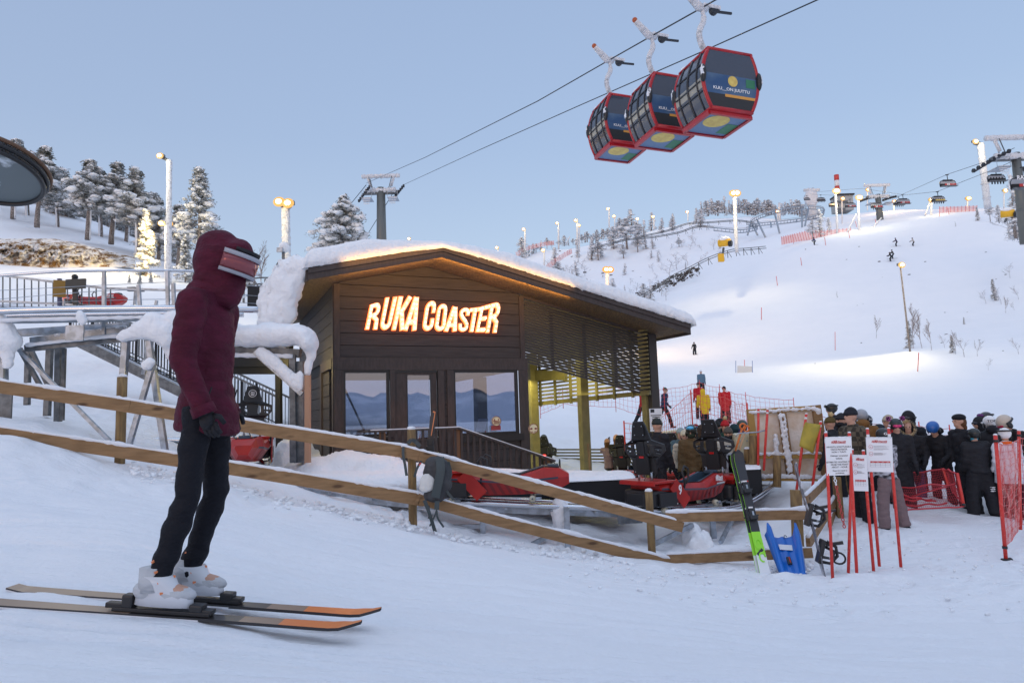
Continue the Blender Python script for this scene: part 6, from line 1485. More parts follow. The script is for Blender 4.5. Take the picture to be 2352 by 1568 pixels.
q=MB().use(POLER); q.beam(P(963,1068,8.72),P(967,1062,8.72),.03,.01); q.obj('red_tag',parent=t)
# ---------------- notices on red poles
def pole(t,x0,y0,x1,y1,d0,d1,r,nm='pole',band=True):
    a,b=P(x0,y0,d0),P(x1,y1,d1); q=MB().use(POLER,True); q.tube([b-ZU*.03,a],r,10); q.use(WHT,True)
    if band: q.tube([a.lerp(b,.045),a.lerp(b,.075)],r*1.03,10)
    o=q.obj(nm,parent=t); q=MB().use(SNOWF,True); q.ell(a,(r*1.1,r*1.1,r*.7)); q.obj('snow_cap',parent=o); return a,b
INK=mat('ink_dark',(.02,.022,.03),.7); INKG=mat('ink_grey',(.22,.22,.25),.7); REDI=mat('ink_red',(.52,.03,.03),.6); PAPER=mat('paper_board',(.80,.81,.84),.5,0,.1,5)
def notice(label,poles,cs,kind):
    t=thing('notice_board_on_poles',label,'notice',P(poles[0][2],poles[0][3],7.4))
    for p in poles: pole(t,*p)
    tl,tr__,br_,bl_=[P(*c_) for c_ in cs]; x=((tr__-tl)+(br_-bl_)).normalized(); y=((tl-bl_)+(tr__-br_)).normalized(); z=x.cross(y)
    if z.y>0: z=-z
    w_=(tr__-tl).length; h_=(tl-bl_).length; q=MB().use(PAPER); vs=[tl,tr__,br_,bl_]; q.add([v+z*.004 for v in vs]+[v-z*.004 for v in vs],[(3,2,1,0),(4,5,6,7),(0,1,5,4),(1,2,6,5),(2,3,7,6),(3,0,4,7)]); b=q.obj('board',parent=t)
    q=MB().use(SNOWF,True); q.tube([tl.lerp(tr__,i/14)+ZU*.004 for i in range(15)],[.007+.004*noise.noise(Vector((i*.9,tl.x,0))) for i in range(15)],6); q.obj('snow_edge',parent=b)
    C=(tl+tr__+br_+bl_)/4; M=Matrix((x,y,z)).transposed().to_4x4(); M.translation=C+z*.006
    if M.to_3x3().determinant()<0: pass
    def at(u,v): return M@Matrix.Translation((u*w_,v*h_,0))
    q=MB().use(REDI); logo(q,at(0,.385 if kind==0 else .40),w_*(.56 if kind==0 else .60),h_*.085,.0015,thin=1.0); q.obj('word_mark',parent=b)
    if kind==0:
        for s,v,sz,wt in (('ARVIOITU JONOTUSAIKA',.235,.062,.0003),('TÄSTÄ PISTEESTÄ',.165,.062,.0003),('NOIN 1 TUNTI.',.098,.062,.0003),('Paikkojen varaaminen',.003,.058,.0003),('kielletty.',-.070,.058,.0003),('ESTIMATED WAITING TIME',-.168,.062,.0003),('FROM THIS POINT',-.235,.062,.0003),('ABOUT 1 HOUR.',-.302,.062,.0003),('Reserving spots is',-.392,.058,.0003),('prohibited.',-.458,.058,.0003)):
            text_mesh(s,sz*h_*.95,at(0,v),INK,'lettering',b,bold=wt,sx=.98)
    else:
        q=MB().use(INKG); rr=random.Random(w_)
        for k,v in enumerate((.27,.25,.225,.19,.175,.15,.10,.06,.045,.03,.015,-.0)):
            if v in(.10,): continue
            l=rr.uniform(.3,.6); q.box((-.28*w_+l*w_/2+(.05*w_),(v)*h_,.0),(l*w_,.0045*h_,.001),M=M)
        q.obj('fine_print',parent=b)
        q=MB().use(REDI); q.box((0,-.205*h_,.0),(.76*w_,.045*h_,.0015),M=M); q.obj('table_header',parent=b)
        for cy in (.24,.035):
            q=MB().use(REDI); q.tube([M@Vector((-.34*w_+.022*math.cos(i*.5),cy*h_+.022*math.sin(i*.5),.001)) for i in range(14)],.0013,4); q.beam(M@Vector((-.355*w_,cy*h_,.001)),M@Vector((-.325*w_,cy*h_-.008,.001)),.005,.003); q.obj('icon',parent=b)
        q=MB().use(INKG)
        for k in range(5): q.box((-.38*w_+.19*w_*k,-.29*h_,0),(.0012,.13*h_,.001),M=M)
        for k in range(3): q.box((0,-.25*h_-.05*h_*k,0),(.76*w_,.0012,.001),M=M)
        q.use(WHT)
        for k in range(4): q.box((-.285*w_+.19*w_*k,-.205*h_,.0012),(.08*w_,.008*h_,.001),M=M)
        q.obj('table_lines',parent=b)
    return t
notice('white notice with Finnish and English waiting time text on red poles, leftmost of three',[(1896.6,993,1912.2,1328,7.6,7.5,.0165),(1950.5,993,1968.6,1333,7.6,7.4,.0165)],[(1894.8,1005.5,7.56),(1955,1003.8,7.56),(1959.2,1090,7.56),(1899.3,1091.8,7.56)],0)
notice('smallest white notice with table, hanging lowest between the two larger ones',[(1957,1032,1948,1309,7.85,7.75,.0165),(1982.8,1034.4,2006,1304,7.85,7.75,.0165)],[(1958.5,1045.9,7.80),(1990.5,1046.6,7.80),(1994.6,1127.6,7.80),(1959.2,1126.6,7.80)],1)
notice('largest white notice with red table header on two red poles, rightmost of three',[(1992.2,984,2019.3,1293.5,7.95,7.85,.0165),(2041,983,2068.7,1295.3,7.95,7.85,.0165)],[(1988.7,1005.5,7.90),(2048.6,1005.5,7.90),(2052,1084,7.90),(1993,1083,7.90)],1)
# ---------------- nets
def net(t,pa,pb,qa,qb,nx,ny,r,m,sag=.0,seed=0,name='netting',wob=.02):
    """pa top left, pb top right, qa bottom left, qb bottom right"""
    q=MB().use(m)
    def pt(u,v):
        a=pa.lerp(pb,u); b=qa.lerp(qb,u); p=a.lerp(b,v); s=sag*4*u*(1-u); p=p-ZU*s*(1-.5*v); n=wob
        return p+Vector((n*noise.noise(Vector((u*6,v*5,seed))),n*1.5*noise.noise(Vector((u*4,v*4,seed+9))),n*noise.noise(Vector((u*7,v*7,seed+5)))))
    for i in range(nx+1): q.tube([pt(i/nx,j/ny) for j in range(ny+1)],r,3,cap=False)
    for j in range(ny+1): q.tube([pt(i/nx,j/ny) for i in range(nx+1)],r if j not in(0,ny) else r*1.8,3,cap=False)
    return q.obj(name,parent=t)
t=thing('net_fence','red net between two red poles at the right edge, nearest of the nets','net',P(2308,1290,8.3))
NR=mat('net_strand_red',(.60,.05,.05),.6,c2=(.72,.3,.28),nscale=18)
a,b=pole(t,2286,998,2310.5,1286,8.25,8.2,.021,band=False); c_,d_=pole(t,2340,988,2343.6,1216,9.9,9.9,.021,band=False)
net(t,a.lerp(b,.06),c_.lerp(d_,.08),a.lerp(b,.90),c_.lerp(d_,.95),26,13,.0035,NR,.06,3)
q=MB().use(BLK); q.box(b+ZU*.0,(.09,.06,.04),bev=.01); q.ell(b+Vector((.05,0,0)),.03); q.obj('clamp',parent=t)
for p in (a.lerp(b,.05),c_.lerp(d_,.05),b.lerp(a,.1)): q=MB().use(BLK); q.tube([p-ZU*.015,p+ZU*.015],.028,10); q.obj('clip',parent=t)
net(t,c_.lerp(d_,.08),P(2390,1000,10.5),c_.lerp(d_,.95),P(2390,1200,10.5),8,13,.0035,NR,.02,5)
t=thing('fallen_net','collapsed red net with tilted poles lying on the snow in front of the queue','net',P(2140,1165,11))
a=P(2166,1076,11.2); b=P(2184,1150,10.9); c_=P(2199,1087,10.8); d_=P(2214,1162,10.5)
q=MB().use(POLER,True); q.tube([a,P(2178,1115,11)],.018,8); q.tube([c_,d_],.022,8); q.use(BLK); q.tube([d_.lerp(c_,.0),d_.lerp(c_,.06)],.03,8); q.obj('pole',parent=t)
NF=mat('fine_net_red',(.45,.02,.03),.6)
def finenet(p,nx,ny,seed,nm='netting'):
    q=MB().use(NF); 
    def pt(u,v): return p[0].lerp(p[1],u).lerp(p[3].lerp(p[2],u),v)+Vector((0,.03*noise.noise(Vector((u*5,v*3,seed))),.03*noise.noise(Vector((u*4,v*4,seed+3)))))
    for i in range(nx+1): q.tube([pt(i/nx,j/6) for j in range(7)],.0024,3,cap=False)
    for j in range(ny+1): q.tube([pt(i/20,j/ny) for i in range(21)],.0024 if 0<j<ny else .014,3,cap=False)
    q.obj(nm,parent=t)
finenet([a,c_,P(2212,1155,10.6),P(2188,1130,10.9)],16,14,1); finenet([P(2050,1092,11.9),a,P(2176,1118,11),P(2048,1150,11.4)],34,11,2); finenet([P(2040,1122,11.4),P(2195,1110,10.8),d_,P(2060,1172,10.6)],34,10,3); 
for k,(x0,y0,x1,y1) in enumerate(((2055,1150,2140,1146),(2052,1163,2175,1156),(2060,1135,2150,1152))):
    q=MB().use(NF,True); q.tube([P(x0+(x1-x0)*i/12,y0+(y1-y0)*i/12+2*math.sin(i*1.3+k),10.8) for i in range(13)],.014,6); q.obj('edge_rope',parent=t)
# nets behind, on thin red poles
def netline(label,pts,hgt,d_r=.012,cell=.16,m=NETR,group='orange nets behind the station',r=.0045,polex=None):
    pw=[]
    for x,yt,yb,d in pts:
        a=P(x,yt,d); b=P(x,yb,d); b=Vector((a.x,a.y,b.z)); pw.append((a,b))
    t=thing('net_fence',label,'net',pw[0][1],group=group)
    for a,b in pw: 
        q=MB().use(POLER,True); q.tube([b-ZU*.1,a],d_r,6); q.obj('pole',parent=t)
    for (a,b),(c,d) in zip(pw[:-1],pw[1:]):
        L=(c-a).length; nx=max(3,min(40,int(L/cell))); ny=max(4,min(11,int((a-b).length*.85/cell)))
        net(t,a.lerp(b,.08),c.lerp(d,.08),a.lerp(b,.9),c.lerp(d,.9),nx,ny,r,m,.05,a.x,wob=.04)
netline('net fence with leaning red poles passing behind the yellow coat walker',[(1468,888,960,27),(1521,905,965,27),(1503,905,957,28),(1555,878,925,29),(1603,868,985,25)][0:1]+[(1524,888,957,27),(1606,872,950,26),(1652,882,968,25),(1712,900,985,24),(1822,913,975,23)],1.5)
netline('front net fence rising from the sleds toward the walkers',[(1433,966,1025,16.5),(1508,964,1010,17),(1586,895,985,19),(1664,905,985,20),(1716,925,1000,18)],1.3,.018)
netline('net fence seen through the open station',[(1240,915,955,27),(1292,890,932,27),(1345,890,935,27),(1412,885,940,27),(1468,888,960,27)],1.3)
netline('net fence behind the queue at the right',[(1888,950,1040,16.5),(1960,958,1065,16.5),(2110,968,1080,15.5),(2180,975,1078,15.5),(2290,980,1085,15.2),(2400,985,1090,15)],1.5,.014,.14,mat('net_dull_red',(.40,.12,.11),.8),r=.004)
# gate poles on the piste
GPR='thin red marker poles on the piste'
for i,(x,yt,yb) in enumerate(((1918,762,805),(2107,810,853),(1749,706,735),(1786,634,657),(1842,592,612),(1823,540,560),(1952,530,548),(1968,508,522),(2013,503,517),(1897,545,565),(2180,478,492),(2158,485,497),(1710,826,855),(1690,828,856),(1728,828,856))):
    g=hit(x,yb,35,180); d=g.y; a=P(x+(3 if i in (1,) else (-3 if 2<i<11 else 0)),yt,d); q=MB().use(POLER if i not in(13,14) else mat('marker_blue',(.08,.14,.35),.5),True); q.tube([g-ZU*.2,a],.03 if d<90 else .05,5)
    single(q,'marker_pole','thin red marker pole on the piste, '+['below the lone skier to its right','leaning right near the birch thicket','left of the shaded hollow','at the edge of the shaded hollow','highest on the shaded edge','just right of the pink safety net','on the ridge left of the chairlift tower','right under the chairlift tower','on the ridge crest right of the tower','beside the skier in navy','standing on the skyline crest','leaning on the skyline crest','in the group of three by the small banner','blue leftmost by the small banner','blue rightmost by the small banner'][i],'marker pole',g,group=GPR)
g=hit(1718,855,35,120); q=MB().use(mat('banner_grey',(.55,.55,.56),.7)); a=P(1693,840,g.y);b=P(1727,842,g.y); q.beam(a-ZU*.35,b-ZU*.35,.02,.75); single(q,'piste_banner','low pale banner between blue and red poles on the lower piste','banner',g)
# ---------------- board wall
t=thing('board_wall','snow crusted board wall made of timber panels, standing left of the queue','wall',P(1800,1110,12.6))
YEL=mat('timber_yellow',(.36,.22,.06),.7,0,.3,20); PLY=mat('snowy_plywood',(.66,.55,.44),.9,0,.7,18,c2=(.78,.72,.66),nscale=3,mixlo=.4,mixhi=.6)
dz=12.7
q=MB().use(PLY); q.add([P(1722,950,dz),P(1873,940,dz),P(1893,1098,dz),P(1745,1096,dz),P(1722,950,dz+.12),P(1873,940,dz+.12),P(1893,1098,dz+.12),P(1745,1096,dz+.12)],[(3,2,1,0),(4,5,6,7),(0,1,5,4),(1,2,6,5),(2,3,7,6),(3,0,4,7)]); q.obj('panel',parent=t)
for a_,b_,w_ in (((1722,940),(1738,1072),.11),((1874,930),(1898,1092),.15),((1745,1099),(1893,1100),.07),((1730,1046),(1890,1046),.10),((1716,946),(1878,936),.09)):
    q=MB().use(YEL if a_[0]!=1874 else WOOD); q.beam(P(*a_,dz-.1),P(*b_,dz-.1),.08 if abs(a_[0]-b_[0])<40 else .06,w_,up=Vector((1,0,0)) if abs(a_[0]-b_[0])<40 else ZU); q.obj('timber',parent=t)
for a_,b_ in (((1791,945),(1812,1090)),((1800,945),(1820,1090))):
    q=MB().use(WOOD); q.beam(P(*a_,dz-.1),P(*b_,dz-.1),.07,.07,up=Vector((1,0,0))); q.obj('batten',parent=t)
s=MB().use(SNOWF)
rr=random.Random(4)
def frost(a,b,r,n,dd):
    for i in range(n):
        f=i/n; s.ell(P(a[0]+(b[0]-a[0])*f+rr.uniform(-2,2),a[1]+(b[1]-a[1])*f+rr.uniform(-1.5,1.5),dd),r*rr.uniform(.6,1.3),seg=7,rings=5)
frost((1722,947),(1873,936),.030,70,dz-.13); frost((1791,950),(1812,1085),.026,70,dz-.14); frost((1800,950),(1820,1085),.022,50,dz-.15); frost((1735,1042),(1888,1040),.026,70,dz-.13); frost((1748,1093),(1888,1095),.034,70,dz-.14); frost((1782,1000),(1786,1090),.045,30,dz-.14); frost((1868,935),(1878,945),.06,8,dz-.1)
baked(s,'frost_crust',SNOWF,t,.016,1,disp=.015,dfreq=18)
for x,yt,yb,d in ((1785,1045,1108,12.2),(1730,1000,1060,12.1)): 
    q=MB().use(WOODP,True); a=P(x,yt,d); b=P(x,yb+10,d); q.tube([b,a],.07,10); single(q,'stub_post','wooden stub post '+('under the middle of the board wall' if x==1785 else 'at the left foot of the board wall'),'post',b,group='stub posts at the board wall')
for i,(x0,y0,x1,y1,d,m_) in enumerate(((1742,938,1741,1070,12.0,0),(1763,940,1754,1076,12.0,0),(1852,950,1829,1124,11.6,0),(1885,968,1863.5,1132,11.5,0))):
    t=thing('red_pole','red pole leaning on the board wall, '+['leftmost of four','second from left','third from left carrying the yellow cloth','rightmost of four'][i],'pole',P(x1,y1,d),group='red poles leaning on the board wall'); pole(t,x0,y0,x1,y1,d,d,.022)
t=thing('yellow_cloth','yellow green cloth stretched between the two right red poles','cloth',P(1862,1030,11.45)); q=MB().use(mat('mustard_cloth',(.42,.33,.05),.8,c2=(.34,.28,.05),nscale=8)); n=8; vs=[];fs=[]
for i in range(n+1):
    for j in range(n+1): u,v=i/n,j/n; x=1850+(1884-1850)*u-(14*v); y=969+6*u+ (1024-969)*v+12*u*v; vs.append(P(x,y,11.5)+Vector((0,.03*math.sin(u*5+v*3),0)))
for i in range(n):
    for j in range(n): a_=i*(n+1)+j; fs.append((a_,a_+1,a_+n+2,a_+n+1))
q.use(q.mats[0],True); q.add(vs,fs); o=q.obj('cloth',parent=t); md=o.modifiers.new('s','SOLIDIFY'); md.thickness=.006
# shelter roof behind seats, shovels, misc
t=thing('kiosk','small wooden kiosk with pale pitched roof behind sled number 9','kiosk',P(1530,1060,13.6))
q=MB().use(OLIVE); q.box(P(1530,1035,18.4),(1.25,.6,1.0)); q.obj('walls',parent=t)
q=MB().use(mat('pale_roof',(.62,.58,.42),.6)); q.add([P(1451,1003,17.8),P(1500,997,17.4),P(1572,984,18.2),P(1520,990,18.8)]+[P(1451,1007,17.8),P(1500,1001,17.4),P(1572,988,18.2),P(1520,994,18.8)],[(0,1,2,3),(7,6,5,4),(0,4,5,1),(1,5,6,2),(2,6,7,3),(3,7,4,0)]); q.obj('roof',parent=t)
for i,(x0,y0,x1,y1,c_,l) in enumerate(((1704,985,1683,1055,(.62,.18,.04),'snow shovel with orange D grip left of the board wall'),(1712,990,1690,1058,(.55,.35,.2),'snow shovel with pale wooden shaft beside the orange grip'))):
    t=thing('snow_shovel',l,'shovel',P(x1,y1,12.2),group='shovels by the board wall'); q=MB().use(mat('shaft',c_,.5),True); q.tube([P(x0,y0,12.1),P(x1,y1,12.1)],.018,8)
    q.obj('shaft',parent=t); q=MB().use(mat('grip',(.65,.16,.03),.4),True); c0=P(x0+2,y0-6,12.1); q.tube([c0+Vector((.05*math.cos(k*.6),0,.05*math.sin(k*.6))) for k in range(12)],.017,7); q.obj('grip',parent=t)
    q=MB().use(GALV); q.box(P(x1,y1+8,12.1),(.28,.03,.34),bev=.02); q.obj('blade',parent=t)
q=MB().use(GALV,True); q.tube([P(1690,1003,11.9),P(1695,995,11.9),P(1740,992,11.9),P(1757,988,11.9)],.012,6); single(q,'bent_pipe','thin bent steel pipe in front of the board wall','pipe',P(1740,992,11.9))
q=MB().use(mat('cream_machine',(.55,.52,.36),.4)); q.box(P(1709,1025,12.9),(.42,.3,.5),bev=.08); q.use(GALV); 
for x,y in ((1700,1012),(1716,1012),(1700,1040)): q.ell(P(x,y,12.73),.014)
single(q,'cream_machine','cream rounded machine housing left of the board wall','machine',P(1709,1060,12.9))
for i,(x,yt,yb) in enumerate(((1716,1030,1065),(1727,1038,1070))): q=MB().use(WOODP,True); a=P(x,yt,12.3); b=P(x,yb,12.3); q.tube([b,a],.06,10); q.use(SNOWF,True); q.ell(a,(.062,.062,.03)); single(q,'stub_post','snow capped round stub post '+('left' if i==0 else 'right')+' of the pair before the board wall','post',b,group='stub posts at the board wall')
t=thing('paper_notice','white paper notice tied to the dark corner post','notice',P(1507,985,15.1)); q=MB().use(PAPER); a=P(1497,940,15.2); M=frame(P(1507,964,15.2),A,ZU); q.box((0,0,0),(.34,.50,.006),M=M); q.obj('sheet',parent=t); q=MB().use(INK); q.box((-.09,.20,.006),(.10,.07,.003),M=M)
for k,(v,l) in enumerate(((.10,.28),(.06,.20),(.02,.22),(-.02,.12),(-.12,.26),(-.16,.12),(-.20,.2))): q.box((0,v,.006),(l,.018,.002),M=M)
q.obj('print',parent=t)
q=MB().use(WOODP); q.tube([P(1351,1018,14.2),P(1356,1085,14.2)],.025,6); single(q,'broom_handle','pale wooden handle leaning beside the middle station post','handle',P(1356,1085,14.2))
# ---------------- trees: prototypes built once, copies share the mesh
def leafy(mb,c,rad,n,size,rr,flat=.6,m=None):
    if m: mb.use(m)
    for _ in range(n):
        d=Vector((rr.gauss(0,1),rr.gauss(0,1),rr.gauss(0,1)*flat)); d=d/max(.3,d.length)*rad*rr.random()**.4; p=c+d
        a=Vector((rr.gauss(0,1),rr.gauss(0,1),rr.gauss(0,.7))).normalized(); b=a.cross(Vector((rr.gauss(0,1),rr.gauss(0,1),rr.gauss(0,1)))).normalized(); s=size*rr.uniform(.6,1.4)
        mb.add([p-a*s-b*s*.35,p-a*s+b*s*.35,p+a*s+b*s*.18,p+a*s-b*s*.18],[(0,1,2,3)])
def conifer(kind,h,seed,snow=.5,needle=None,detail=1.0):
    rr=random.Random(seed); t=thing('conifer_tree','x','tree'); needle=needle or NEED
    tr=MB().use(BARK,True); bend=Vector((rr.uniform(-.03,.03)*h,rr.uniform(-.02,.02)*h,0)); ax=lambda u: Vector((bend.x*u*u+.01*h*math.sin(u*5+seed),bend.y*u*u,h*u))
    tr.tube([ax(i/10) for i in range(11)],[h*.020*(1-.85*i/10) for i in range(11)],7)
    if kind=='pine': tr.use(SNOWF,True); tr.tube([ax(i/10*.5)+Vector((-.008*h,-.012*h,0)) for i in range(11)],[h*.011*(.6+.5*rr.random()) for i in range(11)],5)
    tr.obj('trunk',parent=t,world=False)
    f=MB(); s=MB(); base={'spruce':.04,'pine':.36,'wide':.12,'round':.08,'column':.02}[kind]; wmax={'spruce':.17,'pine':.20,'wide':.27,'round':.34,'column':.11}[kind]*h
    nb=int({'spruce':70,'pine':84,'wide':92,'round':150,'column':60}[kind]*detail)
    for i in range(nb):
        u=base+(1-base)*((i+.5)/nb)**.9; k=(u-base)/(1-base)
        if kind=='pine': R_=wmax*(math.sin(min(1,k*1.15+.12)*PI)**.6)*rr.uniform(.5,1.15)
        elif kind=='round': R_=wmax*(math.sin(min(1,.10+k*.95)*PI)**.45)*rr.uniform(.35,1.1)
        elif kind=='wide': R_=wmax*(1-k)**.6*rr.uniform(.5,1.1)*(.85+.25*math.sin(k*7+seed))
        else: R_=wmax*(1-k)**.75*rr.uniform(.6,1.1)
        R_=max(R_,.02*h); a=rr.uniform(0,2*PI); o=ax(u); dr=-.35 if kind!='pine' else -.05; tip=o+Vector((math.cos(a)*R_,math.sin(a)*R_,dr*R_))
        m_=3 if R_>.06*h else 2
        f.use(BARK); f.tube([o,o.lerp(tip,.5)+Vector((0,0,.04*R_)),tip],[h*.0045,h*.003,h*.0015],3,cap=False)
        for q in range(m_):
            c=o.lerp(tip,.35+.65*(q+rr.random())/m_); leafy(f,c-Vector((0,0,.012*h)),.040*h+.10*R_,int(16*detail),.013*h,rr,.55,needle)
            if rr.random()<snow:
                sz=rr.uniform(.45,1.15)*(.024*h+.09*R_); f2=rr.uniform(.45,.8); s.ell(c+Vector((0,0,.010*h)),(sz,sz*rr.uniform(.7,1.1),sz*f2),seg=7,rings=5,jit=.55,seed=seed*91+i*3+q,freq=1.7)
    if kind in('spruce','column') and snow>.6:
        for i in range(8): u=.80+.2*i/8; s.ell(ax(u),(.035*h*(1.15-u)/.3,.03*h*(1.15-u)/.3,.04*h),seg=8,rings=6,jit=.4,seed=seed+i)
    else: s.ell(ax(.99),(.026*h,.026*h,.03*h),seg=8,rings=6,jit=.4,seed=seed)
    cr=f.obj('crown',parent=t,world=False); s.use(SNOW,True) if not s.mats else None
    s.mats=[SNOW]; s.smooth=[True]*len(s.f); s.obj('snow',parent=t,world=False)
    t['h']=h; return t
def birch(h,seed,m=TWIG,spread=.35,levels=4,r0=.012):
    rr=random.Random(seed); t=thing('bare_tree','x','tree'); tr=MB().use(BARK if m is BARK else TWIG,True); tw=MB().use(m)
    def br(p,d,L,r,lv):
        n=3; pts=[p]; 
        for i in range(n): d=(d+Vector((rr.gauss(0,.10),rr.gauss(0,.10),.05))).normalized(); pts.append(pts[-1]+d*L/n)
        (tr if lv==0 else tw).tube(pts,[r*(1-.5*i/n) for i in range(n+1)],5 if lv==0 else 3,cap=False)
        if lv>=levels: return
        k=(9,5,4,3)[min(lv,3)]
        for i in range(k):
            f=.25+.75*(i+rr.random())/k; f=min(f,.99); q=pts[int(f*n)].lerp(pts[min(n,int(f*n)+1)],f*n-int(f*n)); a=rr.uniform(0,2*PI); side=Vector((math.cos(a),math.sin(a),0))
            nd=(d*(1-spread)+side*(spread+.25)+Vector((0,0,.10))).normalized(); br(q,nd,L*rr.uniform(.38,.55)*(1.15-f*.5),r*.5,lv+1)
    br(Vector((0,0,0)),Vector((0,0,1)),h*.8,h*r0,0)
    tr.obj('trunk',parent=t,world=False); tw.obj('twigs',parent=t,world=False); t['h']=h; return t
PR={}
def proto(k,*a,**kw): PR[k]=(a,kw,None)
def getp(kind):
    return PR[kind]
used={}
def place(kind,x,yt,yb,d,label,name=None,group=None,rz=None,wide=1,sink=.15,onground=False):
    """tree whose foot is at pixel (x,yb), top at yt, at depth d"""
    b=P(x,yb,d); h=P(x,yt,d).z-b.z; mk=MK[kind]
    if kind not in used:
        o=mk(); used[kind]=o; first=True
    else: o=dup(used[kind])
    s=h/o['h']; o.location=b-Vector((0,0,sink*h*.1)); o.scale=(s*wide,s*wide,s); o.rotation_euler=(0,0,rz if rz is not None else random.uniform(0,6.28)); o['label']=label
    if name: o.name=name
    if group: o['group']=group
    return o
_c0=conifer
def conifer(kind,h,seed,snow=.5,needle=None,detail=1.0): return _c0(kind,h,seed,min(.95,snow+.2),needle,detail)
MK={'roundA':lambda:conifer('round',8,31,.75),'pineA':lambda:conifer('pine',10,1,.62),'pineB':lambda:conifer('pine',10,2,.5),'pineC':lambda:conifer('pine',10,3,.8),'pineD':lambda:conifer('pine',10,14,.5),
'spruceA':lambda:conifer('spruce',8,4,.95),'spruceB':lambda:conifer('spruce',8,5,.7),'wideA':lambda:conifer('wide',9,6,.85),'wideB':lambda:conifer('wide',9,7,.55),
'frostA':lambda:conifer('spruce',6,8,.55,NEEDF,.6),'frostB':lambda:conifer('wide',6,9,.5,NEEDF,.6),'frostC':lambda:conifer('column',6,10,.5,NEEDF,.55),'frostD':lambda:conifer('pine',6,11,.55,NEEDF,.7),
'birchA':lambda:birch(7,21,mat('twig_brown',(.20,.15,.13),.9),.30),'birchF':lambda:birch(5,22,TWIG,.45),'birchG':lambda:birch(5,24,TWIG,.6),'shrub':lambda:conifer('spruce',1.5,12,.3,NEED,.35)}
GF='snowy pines on the left hill'
rr=random.Random(11)
L=[('pineC',30,320,500,78,'snowy pine at the far left edge showing above the wheel housing'),('pineB',60,345,512,84,'pine partly hidden behind the dark wheel housing'),('pineA',88,335,520,72,'snow topped pine just right of the wheel housing rim'),
('pineD',130,395,530,80,'slim pine left of the tallest snowy pine'),('pineB',150,400,545,92,'short pine in the second row behind the slim pine'),('pineC',201,367,548,68,'tallest pine with white snow load left of the tall iced lamp pole'),('pineA',228,385,556,80,'dark pine right behind the snow loaded tallest pine'),
('pineD',258,375,558,70,'pine with bare upper twigs in the middle of the left forest'),('pineA',313,385,580,66,'straight pine with a round snow cap on its top'),('pineB',290,420,575,84,'low pine between the twiggy pine and the snow capped pine'),
('pineB',340,440,590,74,'pine left of the tall iced lamp pole, lower than its neighbours'),('wideB',362,455,600,70,'bushy pine touching the iced lamp pole on its left'),('pineC',408,470,620,64,'bushy pine right of the iced lamp pole lit by its lamps')]
for k,x,yt,yb,d,l in L: place(k,x,yt,yb,d,l,'pine_tree',GF,wide=1.55)
for i,(x,yt,yb,d) in enumerate(((5,370,498,95),(112,405,530,98),(170,415,545,100),(185,430,548,110),(245,430,560,105),(275,440,570,108),(325,460,590,100),(20,400,500,100),(75,400,520,105),(305,455,585,112),(355,500,604,95),(145,440,540,118),(212,440,556,118))):
    nm=['leftmost, at the picture edge','right of the wheel housing','below the gap left of the tallest pine','left of the tallest pine, deep in the wood','right of the dark pine','under the twiggy pine','right of the straight pine','below the wheel housing at the edge','under the housing rim','behind the straight pine','by the iced pole','in the gap under the slim pine','behind the tallest pine trunk'][i]
    place(['pineA','pineB','pineD','pineC'][i%4],x,yt,yb,d,'back row pine '+nm,'pine_tree',GF,wide=1.55)
place('wideA',458,382,560,52,'big heavily snow laden pine with a branch reaching right above the skier','pine_tree',wide=1.35)
place('spruceA',335,480,640,52,'conical spruce completely wrapped in snow left of the iced pole','spruce_tree',wide=1.15)
place('wideB',425,540,650,50,'snowy bushy spruce directly left of the skier hood','spruce_tree'); place('wideA',490,520,640,56,'snowy spruce behind the skier hood','spruce_tree')
place('spruceB',570,575,662,46,'small spruce with snow between the skier goggles and the bare birch','spruce_tree'); place('birchA',604,560,672,42,'bare birch with fine brown twigs left of the hut roof','birch_tree',wide=1.1)
place('roundA',783,446,628,44,'large snowy pine behind the hut roof left of the gondola tower','pine_tree',wide=1.1); place('wideA',828,500,640,46,'second snowy pine leaning toward the gondola tower','pine_tree',wide=1.0,rz=2.0)
for i,(x,yt,yb,d) in enumerate(((296,630,662,45),(320,625,665,44),(345,618,655,46))): place('spruceB',x,yt,yb,d,'tiny snowy spruce below the iced spruce, '+['left','middle','right'][i]+' of three','spruce_tree')
# snowy rock bank
def bank():
    t=thing('rock_bank','snow dusted brown rock bank lit by floodlights below the left forest','rock',P(120,600,56)); q=MB().use(ROCKM,True)
    nx,ny=130,26; vs=[];fs=[]
    for j in range(ny+1):
        for i in range(nx+1):
            u,v=i/nx,j/ny; x=-60+370*u; yt=548+ (44 if x>0 else 30)*max(0,(x-120)/190)**1.2; yb=614; y=yb+(yt-yb)*v; e=min(1,(1-u)*5); d=55+3.5*v; n=.7*noise.noise(Vector((x*.06,y*.12,0)))+.45*noise.noise(Vector((x*.2,y*.35,4)))+.3*noise.noise(Vector((x*.5,y*.8,7)))
            vs.append(P(x,y,d-1.2*e*math.sin(PI*min(1,v*1.0))*(.9+n*1.3)))
    for j in range(ny):
        for i in range(nx): a=j*(nx+1)+i; fs.append((a,a+1,a+nx+2,a+nx+1))
    q.add(vs,fs); q.obj('rock_face',parent=t)
ROCKM=bpy.data.materials.new('snow_dusted_rock'); ROCKM.use_nodes=True; _nt=ROCKM.node_tree; _b=_nt.nodes['Principled BSDF']; _b.inputs['Roughness'].default_value=.9
_tc=_nt.nodes.new('ShaderNodeTexCoord'); _n=_nt.nodes.new('ShaderNodeTexNoise'); _n.inputs['Scale'].default_value=1.1; _n.inputs['Detail'].default_value=9; _n.inputs['Roughness'].default_value=.7; _nt.links.new(_tc.outputs['Object'],_n.inputs[0])
